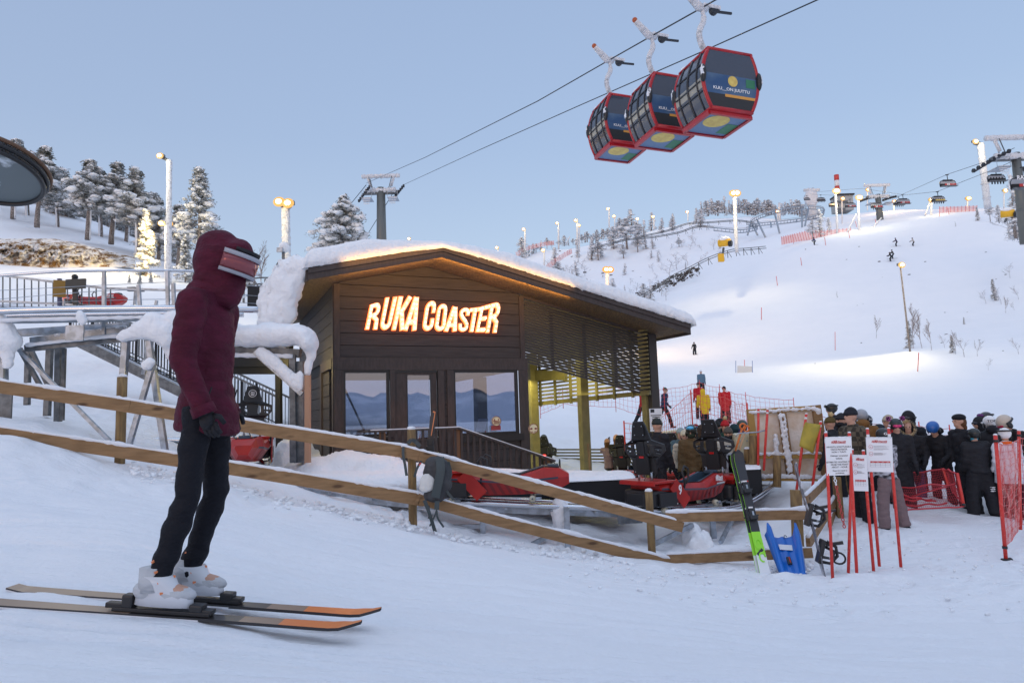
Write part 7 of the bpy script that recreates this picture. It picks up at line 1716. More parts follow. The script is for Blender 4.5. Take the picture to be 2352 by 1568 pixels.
_c=_nt.nodes.new('ShaderNodeValToRGB'); _c.color_ramp.elements[0].position=.44; _c.color_ramp.elements[0].color=(.22,.12,.04,1); _c.color_ramp.elements[1].position=.53; _c.color_ramp.elements[1].color=(.82,.80,.78,1); _nt.links.new(_n.outputs[0],_c.inputs[0]); _nt.links.new(_c.outputs[0],_b.inputs['Base Color'])
_bp=_nt.nodes.new('ShaderNodeBump'); _bp.inputs['Strength'].default_value=1; _bp.inputs['Distance'].default_value=.4; _nt.links.new(_n.outputs[0],_bp.inputs['Height']); _nt.links.new(_bp.outputs[0],_b.inputs['Normal'])
bank()
# frosted trees on the right hillside
GH='frosted trees on the hillside'
HS=[('frostB',1200,545,590,'g'),('frostA',1275,568,625,''),('frostB',1283,600,660,''),('frostC',1326,548,592,''),('frostA',1360,545,598,''),('frostD',1374,548,597,''),('frostB',1410,520,572,''),('frostD',1440,500,575,''),('frostA',1452,480,535,''),('frostB',1465,510,560,''),('frostA',1497,488,530,''),('frostC',1480,505,545,''),('frostB',1380,560,590,''),
('frostD',1465,540,580,''),('frostA',1483,545,572,''),('frostA',1500,545,572,''),('frostD',1432,562,595,''),('frostB',1545,500,530,''),('frostB',1610,480,522,''),('frostA',1600,478,515,''),('frostA',1325,600,640,''),('frostC',1405,650,690,''),('frostA',1407,638,688,''),('birchG',1555,575,620,''),('birchG',1540,590,640,''),('birchF',1580,575,610,''),('birchF',1520,640,680,''),('birchG',1470,670,700,''),('frostA',1495,655,695,''),('frostB',1480,650,695,''),('birchF',1445,660,690,''),('birchG',1640,545,575,''),('birchF',1665,570,600,''),('frostA',1545,490,520,''),('birchF',1585,550,575,''),('frostB',1425,500,540,''),('frostA',1520,500,535,''),('birchG',1530,655,690,''),('frostD',1560,545,568,''),('birchF',1500,600,625,''),('birchF',1300,640,665,'')]
def nearest(x,y): return (['low','mid height','high'][0 if y>610 else (1 if y>560 else 2)])
cnt=0
refs=((1144,'first iced lamp'),(1206,'second iced lamp'),(1283,'third iced lamp'),(1326,'fourth iced lamp'),(1399,'skyline lamp'),(1395,'orange lamp'),(1580,'small ridge lamp'),(1663,'yellow snow gun'),(1687,'tall iced lamp pole'))
seen={}
def hl(x,yb,base):
    r=min(refs,key=lambda q:abs(q[0]-x)); dx=x-r[0]; s='straight below' if abs(dx)<8 else ('left of' if dx<0 else 'right of'); k=(base,s,r[1],nearest(x,yb)); seen[k]=seen.get(k,0)+1
    o=['','second ','third ','fourth ','fifth ','sixth ','seventh ','eighth ','ninth ','tenth ','eleventh ','twelfth ','thirteenth ','fourteenth ','fifteenth ','sixteenth ','seventeenth ','eighteenth ','nineteenth ','twentieth '][min(seen[k],20)-1]
    return f'{o}{base} {nearest(x,yb)} on the hill {s} the {r[1]}'
for k,x,yt,yb,_ in HS:
    g=hit(x,yb,130,330); place(k,x,yt,yb,g.y,hl(x,yb,'frosted birch' if k[0]=='b' else 'frosted conifer'),'frosted_birch' if k[0]=='b' else 'frosted_conifer',GH,wide=1.9 if k[0]=='f' else 1.4)
for i in range(46):
    x=rr.uniform(1250,1660); y1=np.interp(x,[1250,1450,1660],[600,560,520]); y2=np.interp(x,[1250,1450,1660],[660,690,585]); yb=rr.uniform(y1,y2); ht=rr.uniform(12,30)
    g=hit(x,yb,120,330); place(rr.choice(['birchF','birchG','birchF','frostA']),x,yb-ht,yb,g.y,hl(x,yb,'frosted sapling'),'frosted_birch',GH,wide=1.5)
# ridge line woods
for i in range(46):
    x=1195+ i*6.2+rr.uniform(-3,3); 
    if x<1250: yb=572-(x-1195)*.1
    yb=np.interp(x,[1195,1250,1330,1400,1480],[596,572,560,545,535]); ht=rr.uniform(14,26)
    if 1235<x<1335 and i%2: continue
    g=hit(x,yb,150,330); place(rr.choice(['frostA','frostB','frostD','frostC']),x,yb-ht,yb,g.y,hl(x,yb-200,'small frosted conifer').replace('high on the hill','on the skyline'),'frosted_conifer','frosted trees along the skyline',wide=2.0)
for i in range(52):
    x=1612+i*5.2+rr.uniform(-2,2); yb=np.interp(x,[1612,1700,1800,1900],[490,489,492,498])+rr.uniform(-2,6); ht=rr.uniform(16,38) if x<1850 else rr.uniform(12,25)
    g=hit(x,yb,180,330); c=min(((1687,'tall iced lamp pole'),(1788,'icy mast'),(1862,'iced chairlift top station'),(1640,'left ridge end'),(1740,'coaster loop left end')),key=lambda q:abs(q[0]-x)); kk=('R',c[1],x<c[0]); seen[kk]=seen.get(kk,0)+1
    place(rr.choice(['frostA','frostB','frostD','frostC']),x,yb-ht,yb,g.y,f"ridge conifer number {seen[kk]} going {'left' if x<c[0] else 'right'} from the {c[1]}",'frosted_conifer','frosted trees on the ridge by the coaster loop',wide=1.9)
for x,yt,yb,k,l in ((1885,480,545,'frostB','large frosted pine at the right end of the coaster loop'),(1868,500,556,'frostD','large frosted pine inside the coaster loop end'),(1905,500,535,'frostB','frosted pine beside the red and white mast'),(2295,470,512,'frostB','snowy bush in front of the big chairlift tower'),(2275,465,508,'frostD','snowy leaning pine left of the big chairlift tower'),(2334,400,545,'frostC','tall snow plastered pine at the right picture edge'),(2345,440,560,'frostB','frosted pine cut by the right picture edge'),(2318,460,545,'birchF','leaning snow plastered trunk by the right edge')):
    g=hit(x,yb,50,220); place(k,x,yt,yb,g.y if x<2000 else 95,l,'frosted_conifer' if k[0]=='f' else 'frosted_birch',wide=1.15)
for i,(x,yt,yb,k) in enumerate(((2246,476,508,'spruceB'),(2195,508,522,'shrub'),(2215,728,746,'spruceB'),(1923,668,684,'shrub'),(2098,700,800,'birchA'),(2118,720,800,'birchA'),(2140,735,805,'birchA'),(2090,735,800,'spruceB'),(2013,725,776,'birchA'),(2170,765,800,'birchF'),(2195,760,815,'birchA'),(2215,755,820,'birchF'),(2245,775,820,'birchF'),(2188,770,812,'spruceB'),(2240,780,800,'shrub'),(2285,640,690,'spruceB'),(2300,655,700,'birchF'),(2265,660,700,'birchF'),(2310,680,720,'birchA'),(2330,690,715,'birchF'),(2340,770,815,'birchF'),(2320,600,640,'birchF'),(2270,820,850,'birchF'),(2340,650,690,'birchF'))):
    g=hit(x,yb,40,180); l=['small spruce on the crest left of the leaning snowy pine','tiny spruce on the piste crest','small spruce on the right slope above the thicket','lone small spruce in the middle of the shaded hollow','birch right beside the wooden lamp pole','second birch right of the wooden lamp pole','third birch right of the wooden lamp pole, lowest','dark spruce right behind the wooden lamp pole','lone bare birch left of the wooden lamp pole','frosted birch right of the lamp pole thicket','bare birch in the thicket at lower right','tall thin birch in the lower right thicket','frosted birch right of the lower thicket','narrow spruce in the lower right thicket','dark spruce seedling right of the lower thicket','spruce among saplings on the right slope','sapling right of the spruce on the right slope','sapling left of the spruce on the right slope','bare sapling below the right slope spruce','small sapling near the right edge mid slope','frosted sapling at the right edge above the queue','upper sapling near the right edge','lowest sapling above the blue helmet','sapling at the right edge beside the slope spruce'][i]
    place(k,x,yt,yb,g.y,l,'birch_tree' if k[0]=='b' else 'spruce_tree',group='saplings on the piste slope',wide=1.0 if k!='birchA' else .9)
# dark scrub strip at the foot of the hillside and scattered stones
q=MB(); rr=random.Random(5)
for i in range(1500):
    u=rr.random(); x=1455+150*u+rr.uniform(-6,6); y=688-70*u**.9+rr.uniform(-9,12)
    g=hit(x,y,110,260) if i%15==0 else g; q.use(mat('scrub_dark',(.05,.038,.03),.9) if not q.mats else q.mats[0]); dd=g.y; p=P(x,y,dd)
    if noise.noise(Vector((x*.09,y*.13,2)))<-.05: continue
    a=Vector((rr.gauss(0,1),rr.gauss(0,1),rr.gauss(0,1))).normalized()*.5; b=Vector((rr.gauss(0,1),rr.gauss(0,1),rr.gauss(0,1))).normalized()*.35; q.add([p-a,p+b,p+a],[(0,1,2)])
o=q.obj('scrub'); o['kind']='stuff'; o['label']='dark scrub poking through the snow at the foot of the hillside'
q=MB().use(mat('stone',(.06,.05,.045),.9))
for i in range(60):
    x=rr.choice([rr.uniform(1250,1480),rr.uniform(1850,2340)]); y=rr.uniform(560,690) if x<1500 else rr.uniform(560,860); g=hit(x,y,40,260); s=g.y*.0012*rr.uniform(.5,1.6)
    q.ell(g,(s*1.6,s,s*.7),seg=6,rings=4,jit=.4,seed=i)
o=q.obj('stones'); o['kind']='stuff'; o['label']='small dark stones and tufts sticking out of the snow'
# ---------------- iced floodlight poles
ICE=mat('rime_ice',(.74,.75,.78),.85,0,1,14,c2=(.40,.41,.43),nscale=7,bdist=.08,spec=.15,mixlo=.5,mixhi=.72)
LAMPG={}
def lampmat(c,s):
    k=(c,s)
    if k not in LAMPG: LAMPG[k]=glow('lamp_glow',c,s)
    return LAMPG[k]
WARM=(1,.80,.42); ORN=(1,.62,.22); WL=(1,.88,.60)
LE=.26
def lamp(x,yt,yb,d,w,label,lean=0,heads=((-1,0),),c=WARM,e=0,gs=26,iced=True,hr=None,m=None,group='iced floodlight poles'):
    b=P(x+lean,yb,d); a=P(x,yt,d); t=thing('floodlight_pole',label,'lamp',b,group=group); r=w/1568*d/2*(1 if w>8 else .75)
    q=MB().use(m or (ICE if iced else WOODP),True); n=44 if w>8 else 12
    q.tube([b.lerp(a,i/n)-ZU*(.5 if i==0 else 0) for i in range(n+1)],[r*(1+(.22*noise.noise(Vector((i*.9,x,0)))+.2*noise.noise(Vector((i*2.3,x,3))) if iced else 0))*(1.0 if iced else (1.15-.3*i/n)) for i in range(n+1)],12 if w>8 else 7); q.obj('pole',parent=t)
    hr=hr or max(.16,r*1.1)
    for dx,dz in heads:
        p=a+Vector((dx*r*1.6,-.2,dz*r))+ZU*r*.4
        q=MB().use(GALVD,True); q.box(p+Vector((0,.12,.10)),(hr*1.9,.25,hr*.9),bev=.04); q.beam(a-ZU*r*.3,p+Vector((0,.15,0)),r*1.0,r*.9,up=Vector((0,1,0))); ho=q.obj('lamp_head',parent=t)
        q=MB().use(lampmat((c[0],c[1]*.66,c[2]*.30),.95),True); q.ell(p-Vector((0,.16,.0)),(hr*1.25,hr*.4,hr*1.05),seg=16,rings=10); q.obj('reflector_or_halo',parent=ho)  # glowing ellipsoid added around the lamp glass to imitate its warm halo
        q=MB().use(lampmat(c,gs),True); q.ell(p-Vector((0,.18+hr*.3,.0)),(hr*.58,hr*.35,hr*.45),seg=12,rings=8); q.obj('lamp_glass',parent=ho)
    if e: point('floodlight',a+Vector((heads[0][0]*r*1.6-1.0,-3.0,-.3)),e*LE,c,.35)
    return t
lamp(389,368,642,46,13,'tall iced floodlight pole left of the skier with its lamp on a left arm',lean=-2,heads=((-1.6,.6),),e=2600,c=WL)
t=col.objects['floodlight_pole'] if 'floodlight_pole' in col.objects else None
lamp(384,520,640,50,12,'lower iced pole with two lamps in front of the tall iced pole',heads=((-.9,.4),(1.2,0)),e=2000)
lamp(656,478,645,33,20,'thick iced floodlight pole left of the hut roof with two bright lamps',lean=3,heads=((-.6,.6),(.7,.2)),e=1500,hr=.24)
t=thing('small_floodlight','small unlit floodlight on a thin pole beside the thick iced pole','lamp',P(651,640,27)); q=MB().use(GALVD); q.beam(P(651,640,27),P(651,572,27),.10,.10,up=Vector((0,1,0))); q.obj('pole',parent=t); q=MB().use(GALV); q.box(P(643,574,26.8),(.24,.1,.18)); q.obj('lamp_head',parent=t); q=MB().use(SNOW,True); q.ell(P(653,568,27),(.22,.2,.2),jit=.3); q.obj('snow_cap',parent=t)
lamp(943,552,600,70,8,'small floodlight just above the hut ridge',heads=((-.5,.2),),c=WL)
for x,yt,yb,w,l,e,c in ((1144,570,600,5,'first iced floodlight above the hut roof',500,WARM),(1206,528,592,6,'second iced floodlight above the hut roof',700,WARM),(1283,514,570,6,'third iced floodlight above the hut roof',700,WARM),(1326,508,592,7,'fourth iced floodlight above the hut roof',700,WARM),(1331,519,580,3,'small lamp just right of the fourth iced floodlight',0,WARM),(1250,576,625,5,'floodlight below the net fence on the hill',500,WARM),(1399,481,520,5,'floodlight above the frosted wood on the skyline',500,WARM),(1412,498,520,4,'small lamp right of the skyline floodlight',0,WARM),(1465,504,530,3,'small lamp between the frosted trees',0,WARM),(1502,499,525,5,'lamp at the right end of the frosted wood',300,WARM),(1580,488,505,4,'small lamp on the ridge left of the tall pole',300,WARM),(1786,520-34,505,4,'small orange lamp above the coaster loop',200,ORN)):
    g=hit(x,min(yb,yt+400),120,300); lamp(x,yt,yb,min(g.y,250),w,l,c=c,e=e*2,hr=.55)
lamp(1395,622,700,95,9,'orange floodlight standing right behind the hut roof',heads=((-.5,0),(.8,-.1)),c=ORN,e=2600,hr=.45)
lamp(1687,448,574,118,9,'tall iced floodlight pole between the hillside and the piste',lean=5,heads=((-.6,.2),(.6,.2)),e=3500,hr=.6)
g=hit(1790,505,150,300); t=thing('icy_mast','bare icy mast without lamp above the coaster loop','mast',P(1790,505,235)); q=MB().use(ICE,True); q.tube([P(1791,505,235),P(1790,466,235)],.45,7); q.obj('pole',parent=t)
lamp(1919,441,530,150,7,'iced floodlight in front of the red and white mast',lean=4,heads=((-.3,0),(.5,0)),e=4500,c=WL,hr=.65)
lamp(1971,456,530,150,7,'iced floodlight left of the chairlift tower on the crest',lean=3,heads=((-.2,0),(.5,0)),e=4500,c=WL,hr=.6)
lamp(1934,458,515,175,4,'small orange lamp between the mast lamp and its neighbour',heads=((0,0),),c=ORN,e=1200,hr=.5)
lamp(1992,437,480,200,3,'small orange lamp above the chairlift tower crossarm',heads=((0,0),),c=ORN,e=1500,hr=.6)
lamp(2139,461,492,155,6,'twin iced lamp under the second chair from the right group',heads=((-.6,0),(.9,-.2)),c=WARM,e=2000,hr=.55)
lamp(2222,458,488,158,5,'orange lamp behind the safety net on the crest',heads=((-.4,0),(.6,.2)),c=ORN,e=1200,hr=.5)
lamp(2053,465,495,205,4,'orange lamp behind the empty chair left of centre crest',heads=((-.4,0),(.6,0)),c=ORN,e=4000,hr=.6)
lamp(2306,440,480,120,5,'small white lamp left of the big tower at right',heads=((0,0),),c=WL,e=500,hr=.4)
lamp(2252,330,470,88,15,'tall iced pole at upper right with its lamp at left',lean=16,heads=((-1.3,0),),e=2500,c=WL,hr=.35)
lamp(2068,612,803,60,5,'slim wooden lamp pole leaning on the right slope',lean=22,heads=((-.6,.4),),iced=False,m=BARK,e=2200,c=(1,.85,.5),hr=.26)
# snow guns
def gun(x,yt,yb,d,label):
    t=thing('snow_gun',label,'snow gun',P(x,yb,d),group='yellow snow guns'); s=d/100
    q=MB().use(GALVD,True); q.tube([P(x-2,yb,d),P(x+2,yt+20,d)],.14*s*1.2,8); q.obj('stand',parent=t)
    YG=mat('gun_yellow',(.75,.42,.02),.5); q=MB().use(YG,True); c0=P(x+4,yt+8,d); q.tube([c0+Vector((-.7*s,.5*s,0)),c0+Vector((.7*s,-.5*s,-.1*s))],.55*s,14); q.use(BLK,True); q.tube([c0+Vector((.55*s,-.55*s,-.3*s)),c0+Vector((.75*s,-.75*s,-.35*s))],.5*s,14); q.obj('barrel',parent=t)
    q=MB().use(SNOW,True); q.ell(c0+Vector((.1,0,.5*s)),(.85*s,.6*s,.35*s),jit=.3); q.obj('snow_cap',parent=t)
    if x<2000:
        q=MB().use(YG); q.box(P(x-4,yb-8,d),(.75*s*1.1,.5,1.2*s)); q.obj('yellow_pad',parent=t)
gun(1660,549,600,115,'yellow snow gun with snow cap and yellow pad at the piste edge'); gun(2310,482,510,90,'yellow snow gun with snow cap beside the tower at right')
# ---------------- gondola line
def lam(dd,x0,B): return x0+B/dd
G3=[(1400,140,22.9),(1497,85,20.35),(1613,20,18.0)]
r1=[(700,470,300),(841,421,80),(976,362,49.9),(1236,232,29.0),(1400,138,22.9),(1497,83,20.35),(1613,18,18.0),(1700,-32,16.5),(1850,-120,14.5)]
off=P(921.7,427,80)-P(841,421,80)
STEEL=mat('rope_steel',(.045,.05,.06),.5,.6)
def rope(name,label,pts,r,group=None):
    q=MB().use(STEEL,True); q.tube(pts,r,6); return single(q,name,label,'cable',pts[0],group=group)
R1=[P(*p) for p in r1[1:]]
rope('lift_cable','gondola rope carrying the three red cabins',R1,.024,'gondola ropes')
x2=lambda d: (lambda p:p)(0)
R2=[P(921.7,427,80),P(1100,345,45.5),P(1330,243,32.0),P(1615,118,23.5),P(1878,0,19.3),P(2050,-78,17.3)]
rope('lift_cable','second gondola rope passing just above the cabins to the right',R2,.024,'gondola ropes')
rope('lift_cable','gondola rope dropping down left behind the snowy pine',[P(841,425,80),P(780,500,95),P(735,580,110)],.04,'gondola ropes'); rope('lift_cable','gondola rope dropping behind the tower shaft',[P(905,440,80),P(840,545,95),P(800,600,110)],.04,'gondola ropes')
def pylon(x,yt,yb,d,label,w,aw,r,scale=1,frost=True):
    b=P(x,yb,d); a=P(x,yt,d); b=Vector((a.x,a.y,b.z)); t=thing('lift_tower',label,'tower',b); k=d/1568
    q=MB().use(mat('tower_steel',(.14,.15,.145),.5,.3),True); q.tube([b,a],[r*1.35,r],18); q.tube([b.lerp(a,.35),b.lerp(a,.37)],r*1.35,18); q.obj('shaft',parent=t)
    q=MB().use(GALVD); q.beam(a+Vector((-aw/2,0,-.6)),a+Vector((aw/2,0,-.6)),.5*scale,.35*scale); q.obj('crossarm',parent=t)
    q=MB().use(GALVD)
    for sx in (-1,1):
        for dy in (-.4,.4): q.beam(a+Vector((sx*aw*.22,dy,-.6)),a+Vector((sx*aw*.34,dy,1.3*scale)),.08,.08,up=Vector((0,1,0)))
    q.obj('lifting_frame',parent=t)
    q=MB().use(ICE,True)
    n=26; q.tube([a+Vector((-aw*.56+aw*1.12*i/n,0,1.5*scale)) for i in range(n+1)],[.26*scale*(1+.5*noise.noise(Vector((i*.8,x,0)))) for i in range(n+1)],8)
    q.tube([a+Vector((-aw*.45+aw*.9*i/n,-.25,-.35*scale)) for i in range(n+1)],[.30*scale*(1+.7*noise.noise(Vector((i*.7,x,5)))) for i in range(n+1)],8)
    for sx in (-1,1): q.tube([a+Vector((sx*aw*.40,0,1.5*scale)),a+Vector((sx*aw*.30,0,.2*scale))],.16*scale,7)
    q.obj('rime_crust',parent=t)
    for sx in (-1,1):
        q=MB().use(STEEL); c=a+Vector((sx*aw*.5,0,-.55*scale)); f=Vector((.55*sx*0+.55,-.70,.22))*scale*1.6 if scale<1.5 else Vector((.9,-.2,.1))*scale
        q.beam(c-f-ZU*.35*scale,c+f,.16,.14); 
        for i in range(8):
            p=c-f+(2*f)*(i/7)-ZU*(.20*scale*(1-i/7)**2+.02)
            q.tube([p-Vector((.09,0,0)),p+Vector((.09,0,0))],.20*scale,10)
        q.obj('sheave_train',parent=t)
        q=MB().use(GALV); c2=c+Vector((-sx*.5*scale,-.3,-1.0*scale)); q.box(c2,(1.2*scale,1.5*scale,.06)); q.tube([c2+Vector((-.6*scale,-.7,.0)),c2+Vector((-.6*scale,-.7,.9*scale)),c2+Vector((.6*scale,-.7,.9*scale)),c2+Vector((.6*scale,-.7,0))],.03,5); q.use(ICE); q.box(c2+ZU*.08,(1.0*scale,1.3*scale,.12))
        for i in range(4): q.box(c2+Vector((0,-.75,-.12-.2*i)),(1.0*scale*(1-.1*i),.06,.07))
        q.obj('catwalk',parent=t)
    return t
pylon(875,432,640,80,'tall grey gondola tower with frosted crossarm behind the hut roof',8,4.1,.50)
# gondola cabins
def cabin(x,ytop,d,label,gx,gy):
    """x,ytop: grip position on the rope"""
    g=P(gx,gy,d); t=thing('gondola_cabin',label,'gondola',g,R(GROT),'red gondola cabins')
    # local: +Y = facing front (towards camera-left), rope along X ... box with bulged sides
    Wd,Ln,Hh=.72,.86,1.66; zc=-2.45; X0=.33
    def sec(u):  # u 0 bottom..1 top -> half length (x) bulge
        return Ln*(.58+.44*math.sin(PI*(.08+.80*u))**.8)
    N=12
    def pt(sx,sy,u,inset=0): return Vector((sx*(sec(u)-inset),sy*(Wd-inset*.4),zc-Hh/2+Hh*u))
    q=MB().use(CABD)
    for sy in (-1,1):    # flat end windows (the wide picture sides)
        for i in range(N):
            u0,u1=i/N,(i+1)/N; m_=CAB_AD if .22<u0<.52 else (CABB if u0<=.22 else CABG); q.use(m_); q.add([pt(-.93,sy,u0),pt(.93,sy,u0),pt(.93,sy,u1),pt(-.93,sy,u1)],[(0,1,2,3) if sy<0 else (3,2,1,0)])
    for sx in (-1,1):    # curved door sides
        for i in range(N):
            u0,u1=i/N,(i+1)/N; q.use(CABG if u0>.42 else (CABL if .28<u0 else CABG)); 
            q.add([Vector((sx*sec(u0),-Wd*.9,zc-Hh/2+Hh*u0)),Vector((sx*sec(u0),Wd*.9,zc-Hh/2+Hh*u0)),Vector((sx*sec(u1),Wd*.9,zc-Hh/2+Hh*u1)),Vector((sx*sec(u1),-Wd*.9,zc-Hh/2+Hh*u1))],[(0,1,2,3) if sx>0 else (3,2,1,0)])
    sh=q.obj('shell',parent=t,world=False)
    q=MB().use(CABR,True)
    for sx in (-1,1):
        for sy in (-1,1): q.tube([Vector((sx*sec(i/N)*.97,sy*Wd*.97,zc-Hh/2+Hh*i/N)) for i in range(N+1)],.052,8)
    for sy in (-1,1):
        q.tube([Vector((-sec(0),sy*Wd*.97,zc-Hh/2)),Vector((sec(0),sy*Wd*.97,zc-Hh/2))],.062,8); q.tube([Vector((-sec(1),sy*Wd*.97,zc+Hh/2)),Vector((sec(1),sy*Wd*.97,zc+Hh/2))],.05,8)
    for sx in (-1,1): q.tube([Vector((sx*sec(0),-Wd,zc-Hh/2)),Vector((sx*sec(0),Wd,zc-Hh/2))],.045,8); q.tube([Vector((sx*sec(1),-Wd,zc+Hh/2)),Vector((sx*sec(1),Wd,zc+Hh/2))],.045,8)
    q.obj('frame',parent=t,world=False)
    for sx in (-1,1):
        q=MB().use(CABD,True)
        for yy in (-.62,-.02,.02,.62): q.tube([Vector((sx*(sec(i/N)+.015),yy*Wd,zc-Hh/2+Hh*i/N)) for i in range(N+1)],.022,6)
        for u in (.28,.44,.72): q.tube([Vector((sx*(sec(u)+.015),-.85*Wd,zc-Hh/2+Hh*u)),Vector((sx*(sec(u)+.015),.85*Wd,zc-Hh/2+Hh*u))],.02,6)
        q.obj('door_frame',parent=t,world=False)
    # floor panel with moon picture
    q=MB().use(CAB_FL); z=zc-Hh/2-.10; q.add([(-.6,-.62,z),(.6,-.62,z),(.6,.62,z),(-.6,.62,z)],[(3,2,1,0)]); q.use(CABR); 
    for a,b in (((-.64,-.64),(.64,-.64)),((.64,-.64),(.64,.64)),((.64,.64),(-.64,.64)),((-.64,.64),(-.64,-.64))): q.beam((a[0],a[1],z),(b[0],b[1],z),.09,.09)
    q.use(CAB_MN); n=20; q.add([(-.15+.36*math.cos(2*PI*i/n),-.2+.36*math.sin(2*PI*i/n),z-.006) for i in range(n)],[tuple(range(n-1,-1,-1))]); q.use(CAB_GR); q.add([(.25,-.15,z-.006),(.65,-.15,z-.006),(.65,.45,z-.006),(.25,.45,z-.006)],[(3,2,1,0)]); q.use(WHT)
    for k in range(7): q.add([(-.60+k*.17,-.56,z-.008),(-.50+k*.17,-.56,z-.008),(-.50+k*.17,-.56,z-.008),(-.60+k*.17,-.56,z-.008)],[(3,2,1,0)])
    q.obj('floor_panel',parent=t,world=False)
    # moon disc + lettering on the picture side
    for sy in (-1,1):
        q=MB().use(CAB_MN); q.add([(-.05*sy+.15*math.cos(2*PI*i/n),sy*(Wd+.006),zc-.02+.15*math.sin(2*PI*i/n)) for i in range(n)],[tuple(range(n)) if sy<0 else tuple(range(n-1,-1,-1))]); q.use(CAB_GR); q.add([(.46*-sy,sy*(Wd+.006),zc-.14),(.74*-sy,sy*(Wd+.006),zc-.14),(.74*-sy,sy*(Wd+.006),zc+.10),(.46*-sy,sy*(Wd+.006),zc+.10)],[(0,1,2,3)])
        q.use(CAB_OR); q.add([(-.2,sy*(Wd+.004),zc-.48),(.75,sy*(Wd+.004),zc-.48),(.75,sy*(Wd+.004),zc-.40),(-.2,sy*(Wd+.004),zc-.40)],[(0,1,2,3) if sy<0 else (3,2,1,0)]); q.obj('picture',parent=sh,world=False)
        M=frame(Vector((0,sy*(Wd+.010),zc-.30)),(-sy*1.0 if sy>0 else 1,0,0),(0,0,1)); text_mesh('KUU__ON JUUTTU',.115,M,WHT,'lettering',sh,bold=.003,sx=1.15,world=False)
    # ski racks
    for sx in (-1,1):
        for sy in (-1,1):
            q=MB().use(BLK,True); q.ell((sx*(Ln*1.0),sy*Wd*1.02,zc+.08),(.08,.10,.26),seg=10,rings=8); q.use(SNOWF,True); q.ell((sx*(Ln*1.03),sy*Wd*1.04,zc+.12),(.06,.08,.18),seg=8,rings=6,jit=.5,seed=x); q.obj('ski_rack',parent=t,world=False)
    q=MB().use(SNOW,True); q.ell((0,0,zc+Hh/2+.02),(sec(1)*.95,Wd*.95,.12),seg=16,rings=8,jit=.2,seed=x); q.ell((-.5,.7,zc+Hh/2+.1),(.15,.12,.12)); q.obj('roof_snow',parent=t,world=False)
    # hanger: curved arm from the roof up to the grip, frosted
    q=MB().use(ICE,True); arm=catmull([(0,0,0),(0.03,.0,-.35),(-.10,0,-.65),(-.11,0,-.95),(.08,0,-1.35),(.38,0,-1.62)],18); q.tube(arm,[.085 if i>2 else .06 for i in range(19)],9); q.tube([p+Vector((-.055,-.04,0)) for p in arm[2:]],.02,5)
    q.tube([(-.55,.0,.42),(-.35,0,.25),(-.1,0,.02),(.15,0,.02)],[.09,.11,.13,.10],8); q.box((.30,0,.10),(.55,.12,.12),bev=.04); q.obj('hanger',parent=t,world=False)
    q=MB().use(mat('grip_orange',(.45,.10,.03),.6)); q.ell((-.58,0,.46),.085); q.use(STEEL); q.tube([(.38,-.05,.02),(.38,.08,.02)],.13,12); q.beam((.35,0,-.02),(.95,0,.02),.05,.06); q.obj('grip',parent=t,world=False)
    for ch in t.children:
        if ch.name.split('.')[0] not in('hanger','grip'): ch.location.x+=X0
    return t
CABG=bpy.data.materials.new('cabin_glass'); CABG.use_nodes=True; _b=CABG.node_tree.nodes['Principled BSDF']; _b.inputs['Base Color'].default_value=(.055,.065,.09,1); _b.inputs['Roughness'].default_value=.08; _b.inputs['Specular IOR Level'].default_value=.7
CABL=mat('cabin_panel_pale',(.32,.31,.27),.35); CABB=mat('cabin_black_grille',(.02,.02,.022),.5); CABD=mat('cabin_dark',(.03,.033,.04),.35); CABR=mat('cabin_red',(.40,.010,.018),.3); CAB_AD=mat('cabin_blue_print',(.025,.075,.18),.3,c2=(.07,.13,.22),nscale=1.5); CAB_FL=mat('floor_print_blue',(.14,.22,.36),.6); CAB_MN=mat('moon_yellow',(.72,.55,.14),.5,c2=(.60,.42,.10),nscale=6); CAB_GR=mat('print_green',(.03,.18,.09),.5); CAB_OR=mat('print_sunset',(.65,.30,.05),.4)
GROT=17
for (gx,gy,d),l in zip(G3[::-1],('nearest and largest of three red gondola cabins, at the right','middle one of three red gondola cabins','farthest of three red gondola cabins, at the left')):
    c=cabin(gx,gy,d,l,gx,gy); c.rotation_euler=(R(0),R(2),R(GROT)); 
